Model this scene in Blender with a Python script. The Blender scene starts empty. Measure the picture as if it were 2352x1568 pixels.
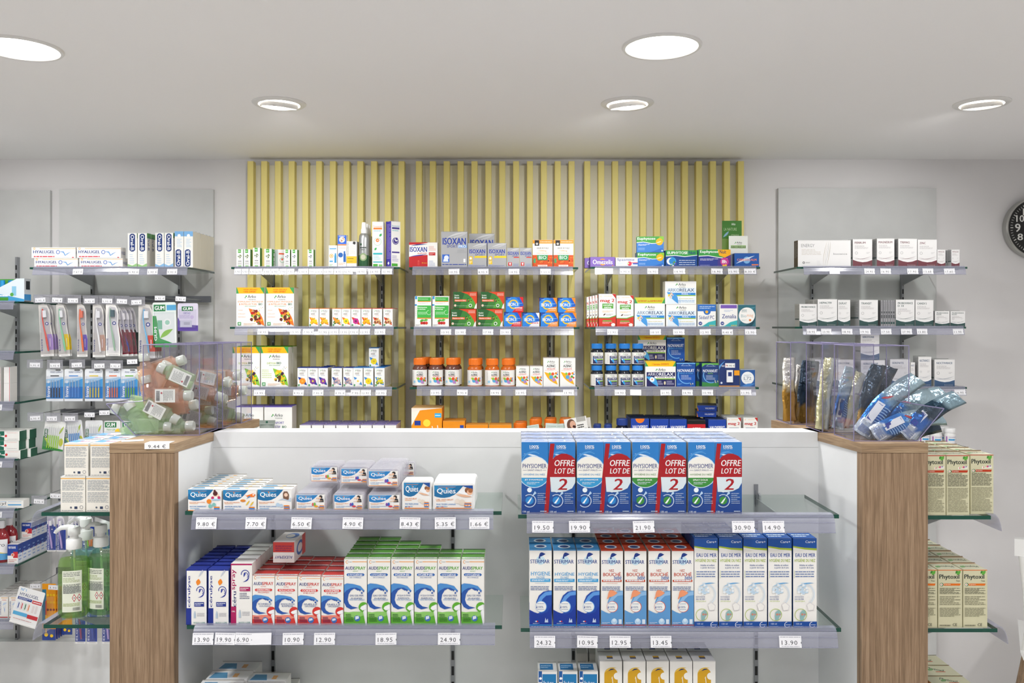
import bpy, bmesh, math, random
from mathutils import Vector, Matrix
random.seed(7)
scene = bpy.context.scene
# ---------------------------------------------------------------- camera
F, CX, CY, EYE = 1950.0, 1180.0, 748.0, 1.72      # focal length in pixels of the 2352x1568 frame, vanishing point, eye height
cam = bpy.data.cameras.new('camera'); cam.sensor_width = 36; cam.lens = F/2352*36
cam.shift_x = -(CX-1176)/2352; cam.shift_y = -(784-CY)/2352; cam.clip_start = .02
camo = bpy.data.objects.new('camera', cam); scene.collection.objects.link(camo)
camo.location = (0, 0, EYE); camo.rotation_euler = (math.pi/2, 0, 0); scene.camera = camo
# ---------------------------------------------------------------- world, exposure
w = bpy.data.worlds.new('world'); scene.world = w; w.use_nodes = True
w.node_tree.nodes['Background'].inputs[0].default_value = (.9, .95, 1, 1)
w.node_tree.nodes['Background'].inputs[1].default_value = .05
scene.view_settings.view_transform = 'Standard'; scene.view_settings.look = 'None'
scene.view_settings.gamma = 1; scene.view_settings.use_curve_mapping = False
scene.view_settings.exposure = 0.0
scene.cycles.transparent_max_bounces = 20; scene.cycles.max_bounces = 5; scene.cycles.diffuse_bounces = 4; scene.cycles.glossy_bounces = 3; scene.cycles.transmission_bounces = 2
scene.cycles.caustics_reflective = False; scene.cycles.caustics_refractive = False; scene.cycles.use_light_tree = False; scene.cycles.adaptive_threshold = .04; scene.cycles.adaptive_min_samples = 16
LED_WATT, SPOT_WATT = 23.5, 14.0
CEIL_H = .756                                       # ceiling above eye
WALL_D = 3.86

def PX(px, D): return (px-CX)/F*D
def PZ(py, D): return EYE-(py-CY)/F*D

# ---------------------------------------------------------------- colours and materials
_hc = {}
def col(h):
    if not isinstance(h, str): return h
    if h not in _hc:
        s = h.lstrip('#')
        if len(s) == 3: s = ''.join(c*2 for c in s)
        v = [int(s[i:i+2], 16)/255 for i in (0, 2, 4)]
        _hc[h] = tuple(c/12.92 if c <= .04045 else ((c+.055)/1.055)**2.4 for c in v)+(1.0,)
    return _hc[h]
MATS = {}
def mat(name, c='#ffffff', rough=.5, metal=0, spec=.5, emit=0, emitc=None, trans=0, noise=None, bump=0, coat=0):
    if name in MATS: return MATS[name]
    m = bpy.data.materials.new(name); m.use_nodes = True; nt = m.node_tree
    b = nt.nodes['Principled BSDF']
    b.inputs['Base Color'].default_value = col(c); b.inputs['Roughness'].default_value = rough
    b.inputs['Metallic'].default_value = metal; b.inputs['Specular IOR Level'].default_value = spec
    if coat: b.inputs['Coat Weight'].default_value = coat; b.inputs['Coat Roughness'].default_value = .12
    if trans: b.inputs['Transmission Weight'].default_value = trans
    if emit:
        b.inputs['Emission Color'].default_value = col(emitc or c); b.inputs['Emission Strength'].default_value = emit; m.cycles.emission_sampling = 'NONE'
    if noise or bump:
        tc = nt.nodes.new('ShaderNodeTexCoord'); n = nt.nodes.new('ShaderNodeTexNoise')
        mp = nt.nodes.new('ShaderNodeMapping'); nt.links.new(tc.outputs['Object'], mp.inputs[0]); nt.links.new(mp.outputs[0], n.inputs['Vector'])
        n.inputs['Scale'].default_value = (noise or (3,))[0]; n.inputs['Detail'].default_value = 4
        if noise and len(noise) > 1:
            r = nt.nodes.new('ShaderNodeValToRGB'); r.color_ramp.elements[0].color = col(noise[1]); r.color_ramp.elements[1].color = col(noise[2])
            r.color_ramp.elements[0].position = .35; r.color_ramp.elements[1].position = .65
            nt.links.new(n.outputs[0], r.inputs[0]); nt.links.new(r.outputs[0], b.inputs['Base Color'])
            if len(noise) > 3: mp.inputs['Scale'].default_value = noise[3]
        if bump:
            bp = nt.nodes.new('ShaderNodeBump'); bp.inputs['Strength'].default_value = bump; bp.inputs['Distance'].default_value = .002
            nt.links.new(n.outputs[0], bp.inputs['Height']); nt.links.new(bp.outputs[0], b.inputs['Normal'])
    MATS[name] = m; return m
def clear(name, tint='#ffffff', glossy=.08, body=None, bodyfac=0, rough=.05, bump=0):
    """thin clear plastic or glass: tinted transparency, a fresnel reflection and, where the plastic is cloudy, a little body colour"""
    if name in MATS: return MATS[name]
    m = bpy.data.materials.new(name); m.use_nodes = True; nt = m.node_tree; nt.nodes.clear()
    out = nt.nodes.new('ShaderNodeOutputMaterial'); tr = nt.nodes.new('ShaderNodeBsdfTransparent'); tr.inputs[0].default_value = col(tint)
    gl = nt.nodes.new('ShaderNodeBsdfGlossy'); gl.inputs['Roughness'].default_value = rough
    lw0 = nt.nodes.new('ShaderNodeLayerWeight'); lw0.inputs['Blend'].default_value = .5                  # Schlick reflection, the same from both sides
    pw = nt.nodes.new('ShaderNodeMath'); pw.operation = 'POWER'; pw.inputs[1].default_value = 5; nt.links.new(lw0.outputs['Facing'], pw.inputs[0])
    lw = nt.nodes.new('ShaderNodeMath'); lw.operation = 'MULTIPLY_ADD'; lw.inputs[1].default_value = .42; lw.inputs[2].default_value = .03 if glossy < .1 else .05; nt.links.new(pw.outputs[0], lw.inputs[0])
    mix = nt.nodes.new('ShaderNodeMixShader'); last = tr
    if body:
        d = nt.nodes.new('ShaderNodeBsdfPrincipled'); d.inputs['Base Color'].default_value = col(body); d.inputs['Roughness'].default_value = .25
        m0 = nt.nodes.new('ShaderNodeMixShader'); m0.inputs[0].default_value = bodyfac
        nt.links.new(tr.outputs[0], m0.inputs[1]); nt.links.new(d.outputs[0], m0.inputs[2]); last = m0
    if bump:
        n = nt.nodes.new('ShaderNodeTexNoise'); n.inputs['Scale'].default_value = 60; tc = nt.nodes.new('ShaderNodeTexCoord')
        nt.links.new(tc.outputs['Object'], n.inputs['Vector']); bp = nt.nodes.new('ShaderNodeBump'); bp.inputs['Strength'].default_value = bump
        bp.inputs['Distance'].default_value = .004; nt.links.new(n.outputs[0], bp.inputs['Height']); nt.links.new(bp.outputs[0], gl.inputs['Normal']); nt.links.new(bp.outputs[0], lw0.inputs['Normal'])
    nt.links.new(lw.outputs[0], mix.inputs[0]); nt.links.new(last.outputs[0], mix.inputs[1]); nt.links.new(gl.outputs[0], mix.inputs[2])
    nt.links.new(mix.outputs[0], out.inputs[0]); MATS[name] = m; return m
def printmat(name, rough=.42, coat=0, metal=0):
    if name in MATS: return MATS[name]
    m = bpy.data.materials.new(name); m.use_nodes = True; nt = m.node_tree; b = nt.nodes['Principled BSDF']
    a = nt.nodes.new('ShaderNodeAttribute'); a.attribute_name = 'ink'; nt.links.new(a.outputs['Color'], b.inputs['Base Color'])
    b.inputs['Roughness'].default_value = rough; b.inputs['Coat Weight'].default_value = coat; b.inputs['Metallic'].default_value = metal
    b.inputs['Specular IOR Level'].default_value = .35
    MATS[name] = m; return m
def wood(name, c1, c2, c3, scale=(38, 38, 1.6)):
    if name in MATS: return MATS[name]
    m = bpy.data.materials.new(name); m.use_nodes = True; nt = m.node_tree; b = nt.nodes['Principled BSDF']
    tc = nt.nodes.new('ShaderNodeTexCoord'); mp = nt.nodes.new('ShaderNodeMapping'); mp.inputs['Scale'].default_value = scale
    wv = nt.nodes.new('ShaderNodeTexNoise'); wv.inputs['Scale'].default_value = 1.6; wv.inputs['Detail'].default_value = 8; wv.inputs['Distortion'].default_value = .9
    n2 = nt.nodes.new('ShaderNodeTexNoise'); n2.inputs['Scale'].default_value = 9; n2.inputs['Detail'].default_value = 6
    r = nt.nodes.new('ShaderNodeValToRGB'); e = r.color_ramp.elements
    e[0].position = .3; e[0].color = col(c1); e[1].position = .7; e[1].color = col(c3); x = e.new(.5); x.color = col(c2)
    r2 = nt.nodes.new('ShaderNodeValToRGB'); r2.color_ramp.elements[0].color = (.72, .7, .68, 1); r2.color_ramp.elements[0].position = .38; r2.color_ramp.elements[1].position = .6
    mx = nt.nodes.new('ShaderNodeMixRGB'); mx.blend_type = 'MULTIPLY'; mx.inputs[0].default_value = .75
    L = nt.links.new
    L(tc.outputs['Object'], mp.inputs[0]); L(mp.outputs[0], wv.inputs['Vector']); L(mp.outputs[0], n2.inputs['Vector'])
    L(wv.outputs[0], r.inputs[0]); L(n2.outputs[0], r2.inputs[0]); L(r.outputs[0], mx.inputs[1]); L(r2.outputs[0], mx.inputs[2]); L(mx.outputs[0], b.inputs['Base Color'])
    bp = nt.nodes.new('ShaderNodeBump'); bp.inputs['Strength'].default_value = .12; bp.inputs['Distance'].default_value = .001
    L(n2.outputs[0], bp.inputs['Height']); L(bp.outputs[0], b.inputs['Normal'])
    b.inputs['Roughness'].default_value = .5; b.inputs['Specular IOR Level'].default_value = .3; MATS[name] = m; return m

INK = printmat('printed_card'); GLOSSINK = printmat('printed_gloss', .22, .3); FOIL = printmat('printed_foil', .24, .2, .5)
_n = FOIL.node_tree.nodes.new('ShaderNodeTexNoise'); _n.inputs['Scale'].default_value = 70; _t = FOIL.node_tree.nodes.new('ShaderNodeTexCoord'); _p = FOIL.node_tree.nodes.new('ShaderNodeBump'); _p.inputs['Strength'].default_value = .8; _p.inputs['Distance'].default_value = .004
FOIL.node_tree.links.new(_t.outputs['Object'], _n.inputs['Vector']); FOIL.node_tree.links.new(_n.outputs[0], _p.inputs['Height']); FOIL.node_tree.links.new(_p.outputs[0], FOIL.node_tree.nodes['Principled BSDF'].inputs['Normal'])
WHITE = mat('white_laminate', '#e3e4e4', .38, noise=(6, '#dfe0e0', '#e6e7e7')); WALL = mat('wall_paint', '#e2e0e0', .7, noise=(2.2, '#dfdddd', '#e5e3e3'))
CEIL = mat('ceiling_paint', '#fbf9f9', .75); STEEL = mat('grey_steel', '#94969a', .4, .15); DARK = mat('slot_black', '#0c0c0d', .6)
GLASS = clear('shelf_glass', '#f9fdfb', .2, rough=.02); GLASSEDGE = mat('glass_edge_green', '#0f4a3c', .15, spec=.6)
RAIL = clear('rail_plastic', '#f4f4fa', .2, '#bfc1d2', .26, .1); ACRYL = clear('acrylic', '#fbfbfd', .2, rough=.03); ACRYLEDGE = mat('acrylic_edge', '#807b9c', .2)
BLIST = clear('blister_plastic', '#f7f7fa', .05, '#eeeeee', .05, .12); OAK = wood('oak_laminate', '#7f6851', '#9a8066', '#ab9176', (105, 105, 2.6))
OAKH = wood('oak_edge', '#86705a', '#a08669', '#b29a7c', (4, 4, 110))
YEL = mat('slat_yellow', '#eadb86', .55, noise=(14, '#e6d682', '#eedf8c', (1, 1, .05))); BACKB = mat('slat_backing', '#e2decc', .6)
BOARD = mat('board_laminate', '#cfd0cf', .45, noise=(6, '#cbcccb', '#d2d3d2'))
BLACKPL = mat('black_plastic', '#1a1a1c', .35); WHITEPL = mat('white_plastic', '#f0f0ee', .3)

# ---------------------------------------------------------------- mesh building
class MB:
    def __init__(s): s.v = []; s.f = []; s.c = []; s.m = []
    def poly(s, pts, c=None, m=0):
        n = len(s.v); s.v += [tuple(p) for p in pts]; s.f.append(tuple(range(n, n+len(pts)))); s.c += [col(c) if c else (1, 1, 1, 1)]*len(pts); s.m.append(m)
    def box(s, x0, y0, z0, x1, y1, z1, c=None, m=0, faces='FBLRTD', mm=None, cc=None):
        P = {'F': [(x0, y0, z0), (x1, y0, z0), (x1, y0, z1), (x0, y0, z1)], 'B': [(x1, y1, z0), (x0, y1, z0), (x0, y1, z1), (x1, y1, z1)],
             'L': [(x0, y1, z0), (x0, y0, z0), (x0, y0, z1), (x0, y1, z1)], 'R': [(x1, y0, z0), (x1, y1, z0), (x1, y1, z1), (x1, y0, z1)],
             'T': [(x0, y0, z1), (x1, y0, z1), (x1, y1, z1), (x0, y1, z1)], 'D': [(x0, y1, z0), (x1, y1, z0), (x1, y0, z0), (x0, y0, z0)]}
        for k in faces: s.poly(P[k], (cc or {}).get(k, c), (mm or {}).get(k, m))
    def solid(s, bot, top, c=None, m=0, ms=None):
        """prism between two loops of the same length (counter-clockwise seen from the top loop)"""
        n = len(bot); s.poly(top, c, m); s.poly(list(reversed(bot)), c, m)
        for i in range(n): s.poly([bot[i], bot[(i+1) % n], top[(i+1) % n], top[i]], c, (ms or {}).get(i, m))
    def prism(s, prof, axis, a, b, c=None, m=0):
        f = {'x': lambda p, t: (t, p[0], p[1]), 'y': lambda p, t: (p[0], t, p[1]), 'z': lambda p, t: (p[0], p[1], t)}[axis]
        s.solid([f(p, a) for p in prof], [f(p, b) for p in prof], c, m)
    def lathe(s, prof, seg=20, c=None, m=0, cx=0, cy=0, sx=1, sy=1, cap=True):
        rings = []; 
        for r, z in prof:
            n = len(s.v); rings.append(n)
            for k in range(seg):
                a = 2*math.pi*k/seg; s.v.append((cx+r*sx*math.cos(a), cy+r*sy*math.sin(a), z)); s.c.append(col(c) if c else (1, 1, 1, 1))
        for a, b in zip(rings, rings[1:]):
            for k in range(seg): s.f.append((a+k, a+(k+1) % seg, b+(k+1) % seg, b+k)); s.m.append(m)
        if cap:
            s.f.append(tuple(reversed(range(rings[0], rings[0]+seg)))); s.m.append(m); s.f.append(tuple(range(rings[-1], rings[-1]+seg))); s.m.append(m)
    def tube(s, pts, r, seg=8, c=None, m=0, rs=None):
        pts = [Vector(p) for p in pts]; rings = []
        for i, p in enumerate(pts):
            t = (pts[min(i+1, len(pts)-1)]-pts[max(i-1, 0)]).normalized(); u = t.orthogonal().normalized() if i == 0 else (u-t*u.dot(t)).normalized(); q = t.cross(u)
            n = len(s.v); rings.append(n); rr = rs[i] if rs else r
            for k in range(seg):
                a = 2*math.pi*k/seg; s.v.append(tuple(p+(u*math.cos(a)+q*math.sin(a))*rr)); s.c.append(col(c) if c else (1, 1, 1, 1))
        for a, b in zip(rings, rings[1:]):
            for k in range(seg): s.f.append((a+k, a+(k+1) % seg, b+(k+1) % seg, b+k)); s.m.append(m)
        s.f.append(tuple(reversed(range(rings[0], rings[0]+seg)))); s.m.append(m); s.f.append(tuple(range(rings[-1], rings[-1]+seg))); s.m.append(m)
    def mesh(s, name, mats, smooth=False):
        me = bpy.data.meshes.new(name); me.from_pydata(s.v, [], s.f)
        for x in (mats if isinstance(mats, (list, tuple)) else [mats]): me.materials.append(x)
        me.polygons.foreach_set('material_index', s.m)
        a = me.attributes.new('ink', 'FLOAT_COLOR', 'POINT'); a.data.foreach_set('color', [x for c in s.c for x in c])
        if smooth:
            me.polygons.foreach_set('use_smooth', [True]*len(me.polygons)); me.set_sharp_from_angle(angle=math.radians(40))
        me.update(); return me
    def build(s, name, mats, parent=None, smooth=False): return obj(name, s.mesh(name, mats, smooth), parent)
COL = scene.collection
def obj(name, me, parent=None, loc=None, rz=0):
    o = bpy.data.objects.new(name, me); COL.objects.link(o); o.parent = parent
    if loc: o.location = loc
    if rz: o.rotation_euler.z = rz
    return o
def tag(o, label, cat, group=None, kind=None):
    if label: o['label'] = label
    if cat: o['category'] = cat
    if group: o['group'] = group
    if kind: o['kind'] = kind
    return o
def thing(name, label, cat, loc=(0, 0, 0), rz=0, group=None): return tag(obj(name, None, None, loc, rz), label, cat, group)
def struct(name, mb, mats, parent=None):
    o = mb.build(name, mats, parent)
    if not parent: o['kind'] = 'structure'
    return o
def copy_tree(root, parent=None, loc=None, rz=None, label=None, group=None):
    r = root.copy(); COL.objects.link(r); r.parent = parent
    if loc is not None: r.location = loc
    if rz is not None: r.rotation_euler = (0, 0, rz)
    if label: r['label'] = label
    if group: r['group'] = group
    for ch in list(root.children): copy_tree(ch, r)
    return r
ORD = 'first second third fourth fifth sixth seventh eighth ninth tenth eleventh twelfth'.split()

# ---------------------------------------------------------------- flat print: polygons and lettering on a face
_tc = {}
_fc = bpy.data.curves.new('lettering', 'FONT'); _fc.resolution_u = 2; _fo = bpy.data.objects.new('lettering', _fc)
def glyphs(txt, bold, shear, space):
    k = (txt, bold, shear, space)
    if k not in _tc:
        _fc.body = txt; _fc.shear = shear; _fc.space_character = space
        me = _fo.to_mesh(); vs = [(v.co.x, v.co.y) for v in me.vertices]; fs = [tuple(p.vertices) for p in me.polygons]; _fo.to_mesh_clear()
        xs = [v[0] for v in vs]; ys = [v[1] for v in vs]; x0, x1, y0, y1 = min(xs), max(xs), min(ys), max(ys)
        _tc[k] = ([((x-x0)/(x1-x0), (y-y0)/(y1-y0)) for x, y in vs], fs, (x1-x0)/(y1-y0))
    return _tc[k]
def clip(pts, a, b, c):                              # keep a*x+b*y<=c
    out = []
    for i in range(len(pts)):
        p, q = pts[i-1], pts[i]; dp, dq = a*p[0]+b*p[1]-c, a*q[0]+b*q[1]-c
        if (dp <= 0) != (dq <= 0):
            t = dp/(dp-dq); out.append((p[0]+(q[0]-p[0])*t, p[1]+(q[1]-p[1])*t))
        if dq <= 0: out.append(q)
    return out
class Art:
    """print in the unit square of a face of size w x h; map(u, v, lift) -> 3D point"""
    def __init__(s, mb, w, h, mp, m=0, strips=1): s.mb, s.w, s.h, s.mp, s.m, s.k, s.strips = mb, w, h, mp, m, 0, strips
    def P(s, pts, c):
        for a, b, d in ((1, 0, 1), (-1, 0, 0), (0, 1, 1), (0, -1, 0)):
            pts = clip(pts, a, b, d)
            if len(pts) < 3: return
        s.k += 1; L = .00005+.00004*s.k
        for j in range(s.strips):
            q = pts
            if s.strips > 1:
                q = clip(clip(pts, 1, 0, (j+1)/s.strips), -1, 0, -j/s.strips)
                if len(q) < 3: continue
            s.mb.poly([s.mp(u, v, L) for u, v in q], c, s.m)
    def R(s, x0, y0, x1, y1, c): s.P([(x0, y0), (x1, y0), (x1, y1), (x0, y1)], c)
    def E(s, cx, cy, rx, ry, c, a0=0, a1=360, n=24): s.P([(cx+rx*math.cos(math.radians(a0+(a1-a0)*i/n)), cy+ry*math.sin(math.radians(a0+(a1-a0)*i/n))) for i in range(n+(a1-a0 < 360))], c)
    def C(s, cx, cy, r, c, a0=0, a1=360, n=24): s.E(cx, cy, r, r*s.w/s.h, c, a0, a1, n)
    def ring(s, cx, cy, r, t, c, a0=0, a1=360, n=20):
        k = s.w/s.h; f = lambda rr, a: (cx+rr*math.cos(a), cy+rr*k*math.sin(a)); A = [math.radians(a0+(a1-a0)*i/n) for i in range(n+1)]
        for a, b in zip(A, A[1:]): s.P([f(r, a), f(r, b), f(r-t, b), f(r-t, a)], c); s.k -= 1
        s.k += 1
    def lens(s, x0, y0, x1, y1, b0, b1, c, n=10):
        f = lambda b, t: (x0+(x1-x0)*t-(y1-y0)*b*math.sin(math.pi*t)*s.h/s.w, y0+(y1-y0)*t+(x1-x0)*b*math.sin(math.pi*t)*s.w/s.h)
        s.P([f(b0, i/n) for i in range(n+1)]+[f(b1, i/n) for i in range(n-1, 0, -1)], c)
    def T(s, t, cx, cy, w, h, c, bold=.0, rot=0, shear=0, space=1):
        vs, fs, asp = glyphs(t, 0, shear, space); s.k += 1; L = .00005+.00004*s.k
        if h is None: h = w*s.w/asp/s.h if not rot else None
        def q(u, v):
            u, v = (u-.5)*w, (v-.5)*h
            if rot == 90: return cx-v, cy+u
            if rot == -90: return cx+v, cy-u
            if rot == 180: return cx-u, cy-v
            if rot:
                a = math.radians(rot); X, Y = u*s.w, v*s.h; return cx+(X*math.cos(a)-Y*math.sin(a))/s.w, cy+(X*math.sin(a)+Y*math.cos(a))/s.h
            return cx+u, cy+v
        bx = max(bold, 0)*1.3/asp                    # heavier strokes: the same letters set twice, a hair apart
        for j, du in enumerate((-bx, bx) if bx else (0,)):
            n = len(s.mb.v); s.mb.v += [tuple(s.mp(*q(u+du, v), L+j*.00001)) for u, v in vs]; s.mb.c += [col(c)]*len(vs)
            for f in fs: s.mb.f.append(tuple(i+n for i in f)); s.mb.m.append(s.m)
    def L(s, x0, y0, x1, y1, n, c, fill=.36, seed=1):                   # illegible small print
        rr = random.Random(seed+n); st = (y1-y0)/n; s.k += 1
        for i in range(n):
            y = y1-st*(i+.5); x = x0; end = x1-(x1-x0)*rr.choice((0, 0, .03, .08, .3))
            while x < end-.01:
                e = min(end, x+(x1-x0)*rr.uniform(.08, .26)); s.P([(x, y-st*fill/2), (e, y-st*fill/2), (e, y+st*fill/2), (x, y+st*fill/2)], c); s.k -= 1; x = e+(x1-x0)*.025
        s.k += 1
class Carton:
    def __init__(s, w, h, d):
        s.mb = MB(); s.w, s.h, s.d = w, h, d; s.cols = {}
        g = lambda m, ww, hh: Art(s.mb, ww, hh, m)
        s.F = g(lambda u, v, l: (-w/2+u*w, -d/2-l, v*h), w, h); s.T = g(lambda u, v, l: (-w/2+u*w, -d/2+v*d, h+.0004+l), w, d)
        s.Rt = g(lambda u, v, l: (w/2+l, -d/2+u*d, v*h), d, h); s.Lt = g(lambda u, v, l: (-w/2-l, d/2-u*d, v*h), d, h)
    def base(s, c, top=None, side=None): s.cols = {'F': c, 'T': top or c, 'L': side or c, 'R': side or c, 'B': side or c, 'D': side or c}
    def mesh(s, name, m=None):
        w, h, d = s.w, s.h, s.d; b = MB(); e = min(.0012, w*.03)                  # body with a folded lid panel and soft corners
        b.box(-w/2, -d/2, 0, w/2, d/2, h, cc=s.cols)
        b.box(-w/2+e, -d/2+e*.4, h, w/2-e, d/2-e, h+.0004, s.cols['T'], faces='FLRBT')
        b.box(-w/2+e, -d/2-.0001, h-e*.9, w/2-e, -d/2, h-e*.6, '#8c8a86', faces='F')
        n = len(b.v); b.v += s.mb.v; b.c += s.mb.c; b.m += s.mb.m; b.f += [tuple(i+n for i in f) for f in s.mb.f]
        t = s.cols['T']; t = col(t); b.poly([(-w/2, d/2-e, h+.0026), (w/2, d/2-e, h+.0026), (w/2, d/2, h+.0006), (-w/2, d/2, h+.0006)], tuple(x*.55 for x in t[:3])+(1,))  # gap shade between rows, painted as a darker strip on the lid
        return b.mesh(name, m or INK)
# ================================================================ the room
Z0, ZC = 0.0, EYE+CEIL_H
b = MB(); b.box(-3.3, -1.7, -.1, 3.3, WALL_D+.1, 0); struct('floor', b, mat('floor_tile', '#e2e0dc', .35, noise=(5, '#dedcd8', '#e6e4e0')))
b = MB(); b.box(-3.3, WALL_D, 0, 3.3, WALL_D+.1, ZC); struct('wall_back', b, WALL)
b = MB(); b.box(-3.3, -1.7, 0, -3.2, WALL_D, ZC); struct('wall_left', b, WALL)
b = MB(); b.box(3.0, -1.7, 0, 3.1, WALL_D, ZC); struct('wall_right', b, WALL)
b = MB(); b.box(-3.2, -1.8, 0, 3.1, -1.7, ZC); struct('wall_front', b, WALL)  # unseen wall behind the viewer, set close to strengthen bounced light
b = MB(); b.box(-3.3, -1.8, ZC, 3.3, WALL_D+.1, ZC+.08); struct('ceiling', b, CEIL)
# lamps of the ceiling: flat round panels, and tilted spots along the wall
LEDM = mat('lamp_diffuser', '#ffffff', .5, emit=6, emitc='#fffaf2'); TRIM = mat('lamp_trim', '#e8e6e3', .35)
SPOTM = mat('spot_lens', '#ffffff', .4, emit=6, emitc='#fff8ee')
def panel_lamp(x, d, label, dim=1):
    t = thing('ceiling_lamp', label, 'lamp', (x, d, ZC))
    b = MB(); b.lathe([(.094, -.001), (.098, -.006), (.105, -.006), (.108, -.001), (.108, .0)], 48, cap=False); b.build('trim_ring', TRIM, t, True)
    b = MB(); b.lathe([(.0945, -.003), (.05, -.0045)], 48); b.build('diffuser', LEDM, t)
    l = bpy.data.lights.new('panel_light', 'AREA'); l.shape = 'DISK'; l.size = .18; l.energy = LED_WATT*dim; l.color = (1, 1, 1)
    o = bpy.data.objects.new('panel_light', l); COL.objects.link(o); o.parent = t; o.location = (0, 0, -.008)
def spot_lamp(x, d, aim, label):
    t = thing('ceiling_spotlight', label, 'spotlight', (x, d, ZC))
    b = MB(); b.lathe([(.068, -.001), (.07, -.007), (.084, -.006), (.09, -.0015), (.09, 0)], 40, cap=False); b.build('trim_ring', TRIM, t, True)
    b = MB(); b.lathe([(.0675, .0), (.03, -.001)], 32); b.build('lens', SPOTM, t)
    v = (Vector(aim)-Vector((x, d, ZC))).normalized(); h = MB(); h.lathe([(.062, .006), (.063, -.009), (.058, -.009), (.056, .004)], 36, cap=False); h.lathe([(.004, -.006), (.004, -.0065)], 8, m=1, cy=-.0635)
    h = h.build('gimbal_ring', [TRIM, STEEL], t, True); h.location = (0, 0, -.006); h.rotation_euler = (math.radians(9), math.radians(6)*(1 if x < 0 else -1), 0)
    l = bpy.data.lights.new('spot_light', 'SPOT'); l.energy = SPOT_WATT; l.spot_size = math.radians(108); l.spot_blend = 1; l.shadow_soft_size = .03; l.color = (1, .995, .985)
    o = bpy.data.objects.new('spot_light', l); COL.objects.link(o); o.parent = t; o.location = (0, .02, -.03); o.rotation_euler = (-v).to_track_quat('Z', 'Y').to_euler()
panel_lamp(.40, 2.296, 'large round ceiling panel lamp above the gondola', .6); panel_lamp(-1.343, 2.31, 'large round ceiling panel lamp cut by the photo edge', .68)
for x, d, k, l_ in [(-1.343, 1.1, .9, 'nearer the viewer at the left'), (.40, 1.1, .36, 'nearer the viewer in the middle'), (2.14, 1.1, .75, 'nearer the viewer at the right'), (-1.343, -.1, .2, 'above the viewer at the left'), (.4, -.1, .2, 'above the viewer in the middle'), (2.14, -.1, .2, 'above the viewer at the right')]:
    panel_lamp(x, d, 'added unseen ceiling panel lamp '+l_, k)  # unseen panels added out of frame, each dimmed to balance the light
for i, (x, ax) in enumerate([(-.797, -.95), (.386, .15), (1.59, 1.45), (-1.98, -2.1)]):
    spot_lamp(x, 2.885, (ax, 3.75, 1.75), ('small tilted ceiling spotlight over the left slatted bay', 'small tilted ceiling spotlight below the large panel lamp', 'small tilted ceiling spotlight above the right white board', 'tilted ceiling spotlight outside the view over toothbrush board')[i])
# ---------------------------------------------------------------- slatted panels and boards on the wall
SLAT_D, BACK_D = 3.80, 3.836
def upright(px, y0, y1, D, parent, depth=.024):
    x = PX(px, D); b = MB(); w_ = .0046
    z1, z0 = PZ(y0, D)-parent.location.z, PZ(y1, D)-parent.location.z
    b.box(x-w_, D, z0, x+w_, D+depth, z1)
    z = z0+.01
    while z+.022 < z1: b.box(x-.0030, D-.0006, z, x+.0030, D, z+.021, m=1); z += .036
    b.build('upright', [STEEL, DARK], parent)
for bay, (x0, x1, nm, ups) in enumerate([(568, 929, 'left', (627, 877)), (955, 1320, 'middle', (1012, 1263)), (1342, 1709, 'right', (1395, 1647))]):
    t = thing('slatted_wall_panel', 'pale yellow slatted wall panel, %s one of three bays' % nm, 'wall panel')
    xa, xb = PX(x0, SLAT_D), PX(x1, SLAT_D); zt = PZ(370, SLAT_D); pw = PX(13.9+CX, SLAT_D)
    b = MB(); b.box(xa+.004, BACK_D, .25, xb-.004, WALL_D-.001, zt-.012); b.build('backing_board', BACKB, t)
    sb = MB(); e = .0015; L_ = zt-.25
    sb.prism([(0, 0), (0, -.0345), (e, -.036), (pw-e, -.036), (pw, -.0345), (pw, 0)], 'z', 0, L_); sm = sb.mesh('slat', YEL)
    for k in range(12): obj('slat', sm, t, (xa+(xb-xa-pw)*k/11, BACK_D-.0002, .25))
    for u in ups: upright(u, 620, 1560, SLAT_D-.002, t)
BRD_D = 3.842
def board(x0, x1, y0, label, ups):
    t = thing('wall_board', label, 'wall board'); b = MB(); b.box(PX(x0, BRD_D), BRD_D, .19, PX(x1, BRD_D), WALL_D-.001, PZ(y0, BRD_D)); b.build('panel', BOARD, t)
    for u, ya in ups: upright(u, ya, 1470, BRD_D-.022, t, .021)
board(-420, 115, 437, 'white wall board at the photo edge with slotted uprights', [(37, 590)])
board(136, 490, 435, 'white wall board behind the hanging toothbrushes', [(210, 628), (411, 628)])
board(1788, 2151, 432, 'white wall board behind the grey and white cartons', [(1866, 628), (2074, 628)])
b = MB(); b.box(-3.198, 3.80, 0, PX(540, 3.8), WALL_D-.001, PZ(1473, 3.8)); b.box(-3.198, 3.796, .0, PX(540, 3.8), 3.80, .07, m=1); b.build('base_cabinet', [WHITE, STEEL]); tag(bpy.data.objects['base_cabinet'], 'low white base cabinet under the toothbrush wall', 'cabinet')
# ---------------------------------------------------------------- glass shelves with price rails and tags
TAGW = .0435
_tagmesh = {}
def tag_mesh(txt, w, h):
    k = (txt, round(w, 4), round(h, 4))
    if k not in _tagmesh:
        b = MB(); b.box(-w/2, 0, 0, w/2, .0003, h, '#f2f2f6'); a = Art(b, w, h, lambda u, v, l: (-w/2+u*w, -l, v*h))
        if txt:
            e = txt.endswith('€'); a.T(txt, .5 if e else .46, .42, .86 if e else .7, .36, '#3a3a40', .0, space=1.15)
            if not e: a.C(1.02, .42, .05, '#3a3a40')
            a.L(.05, .82, .95, .95, 1, '#b9b9c4', .5); a.L(.1, .06, .9, .16, 1, '#b9b9c4', .5)
        _tagmesh[k] = b.mesh('price_tag', INK)
    return _tagmesh[k]
RP = [(.004, .0042), (-.010, .003), (-.0172, -.006), (-.0215, -.019), (-.024, -.033)]        # rail section: outwards, height
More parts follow.
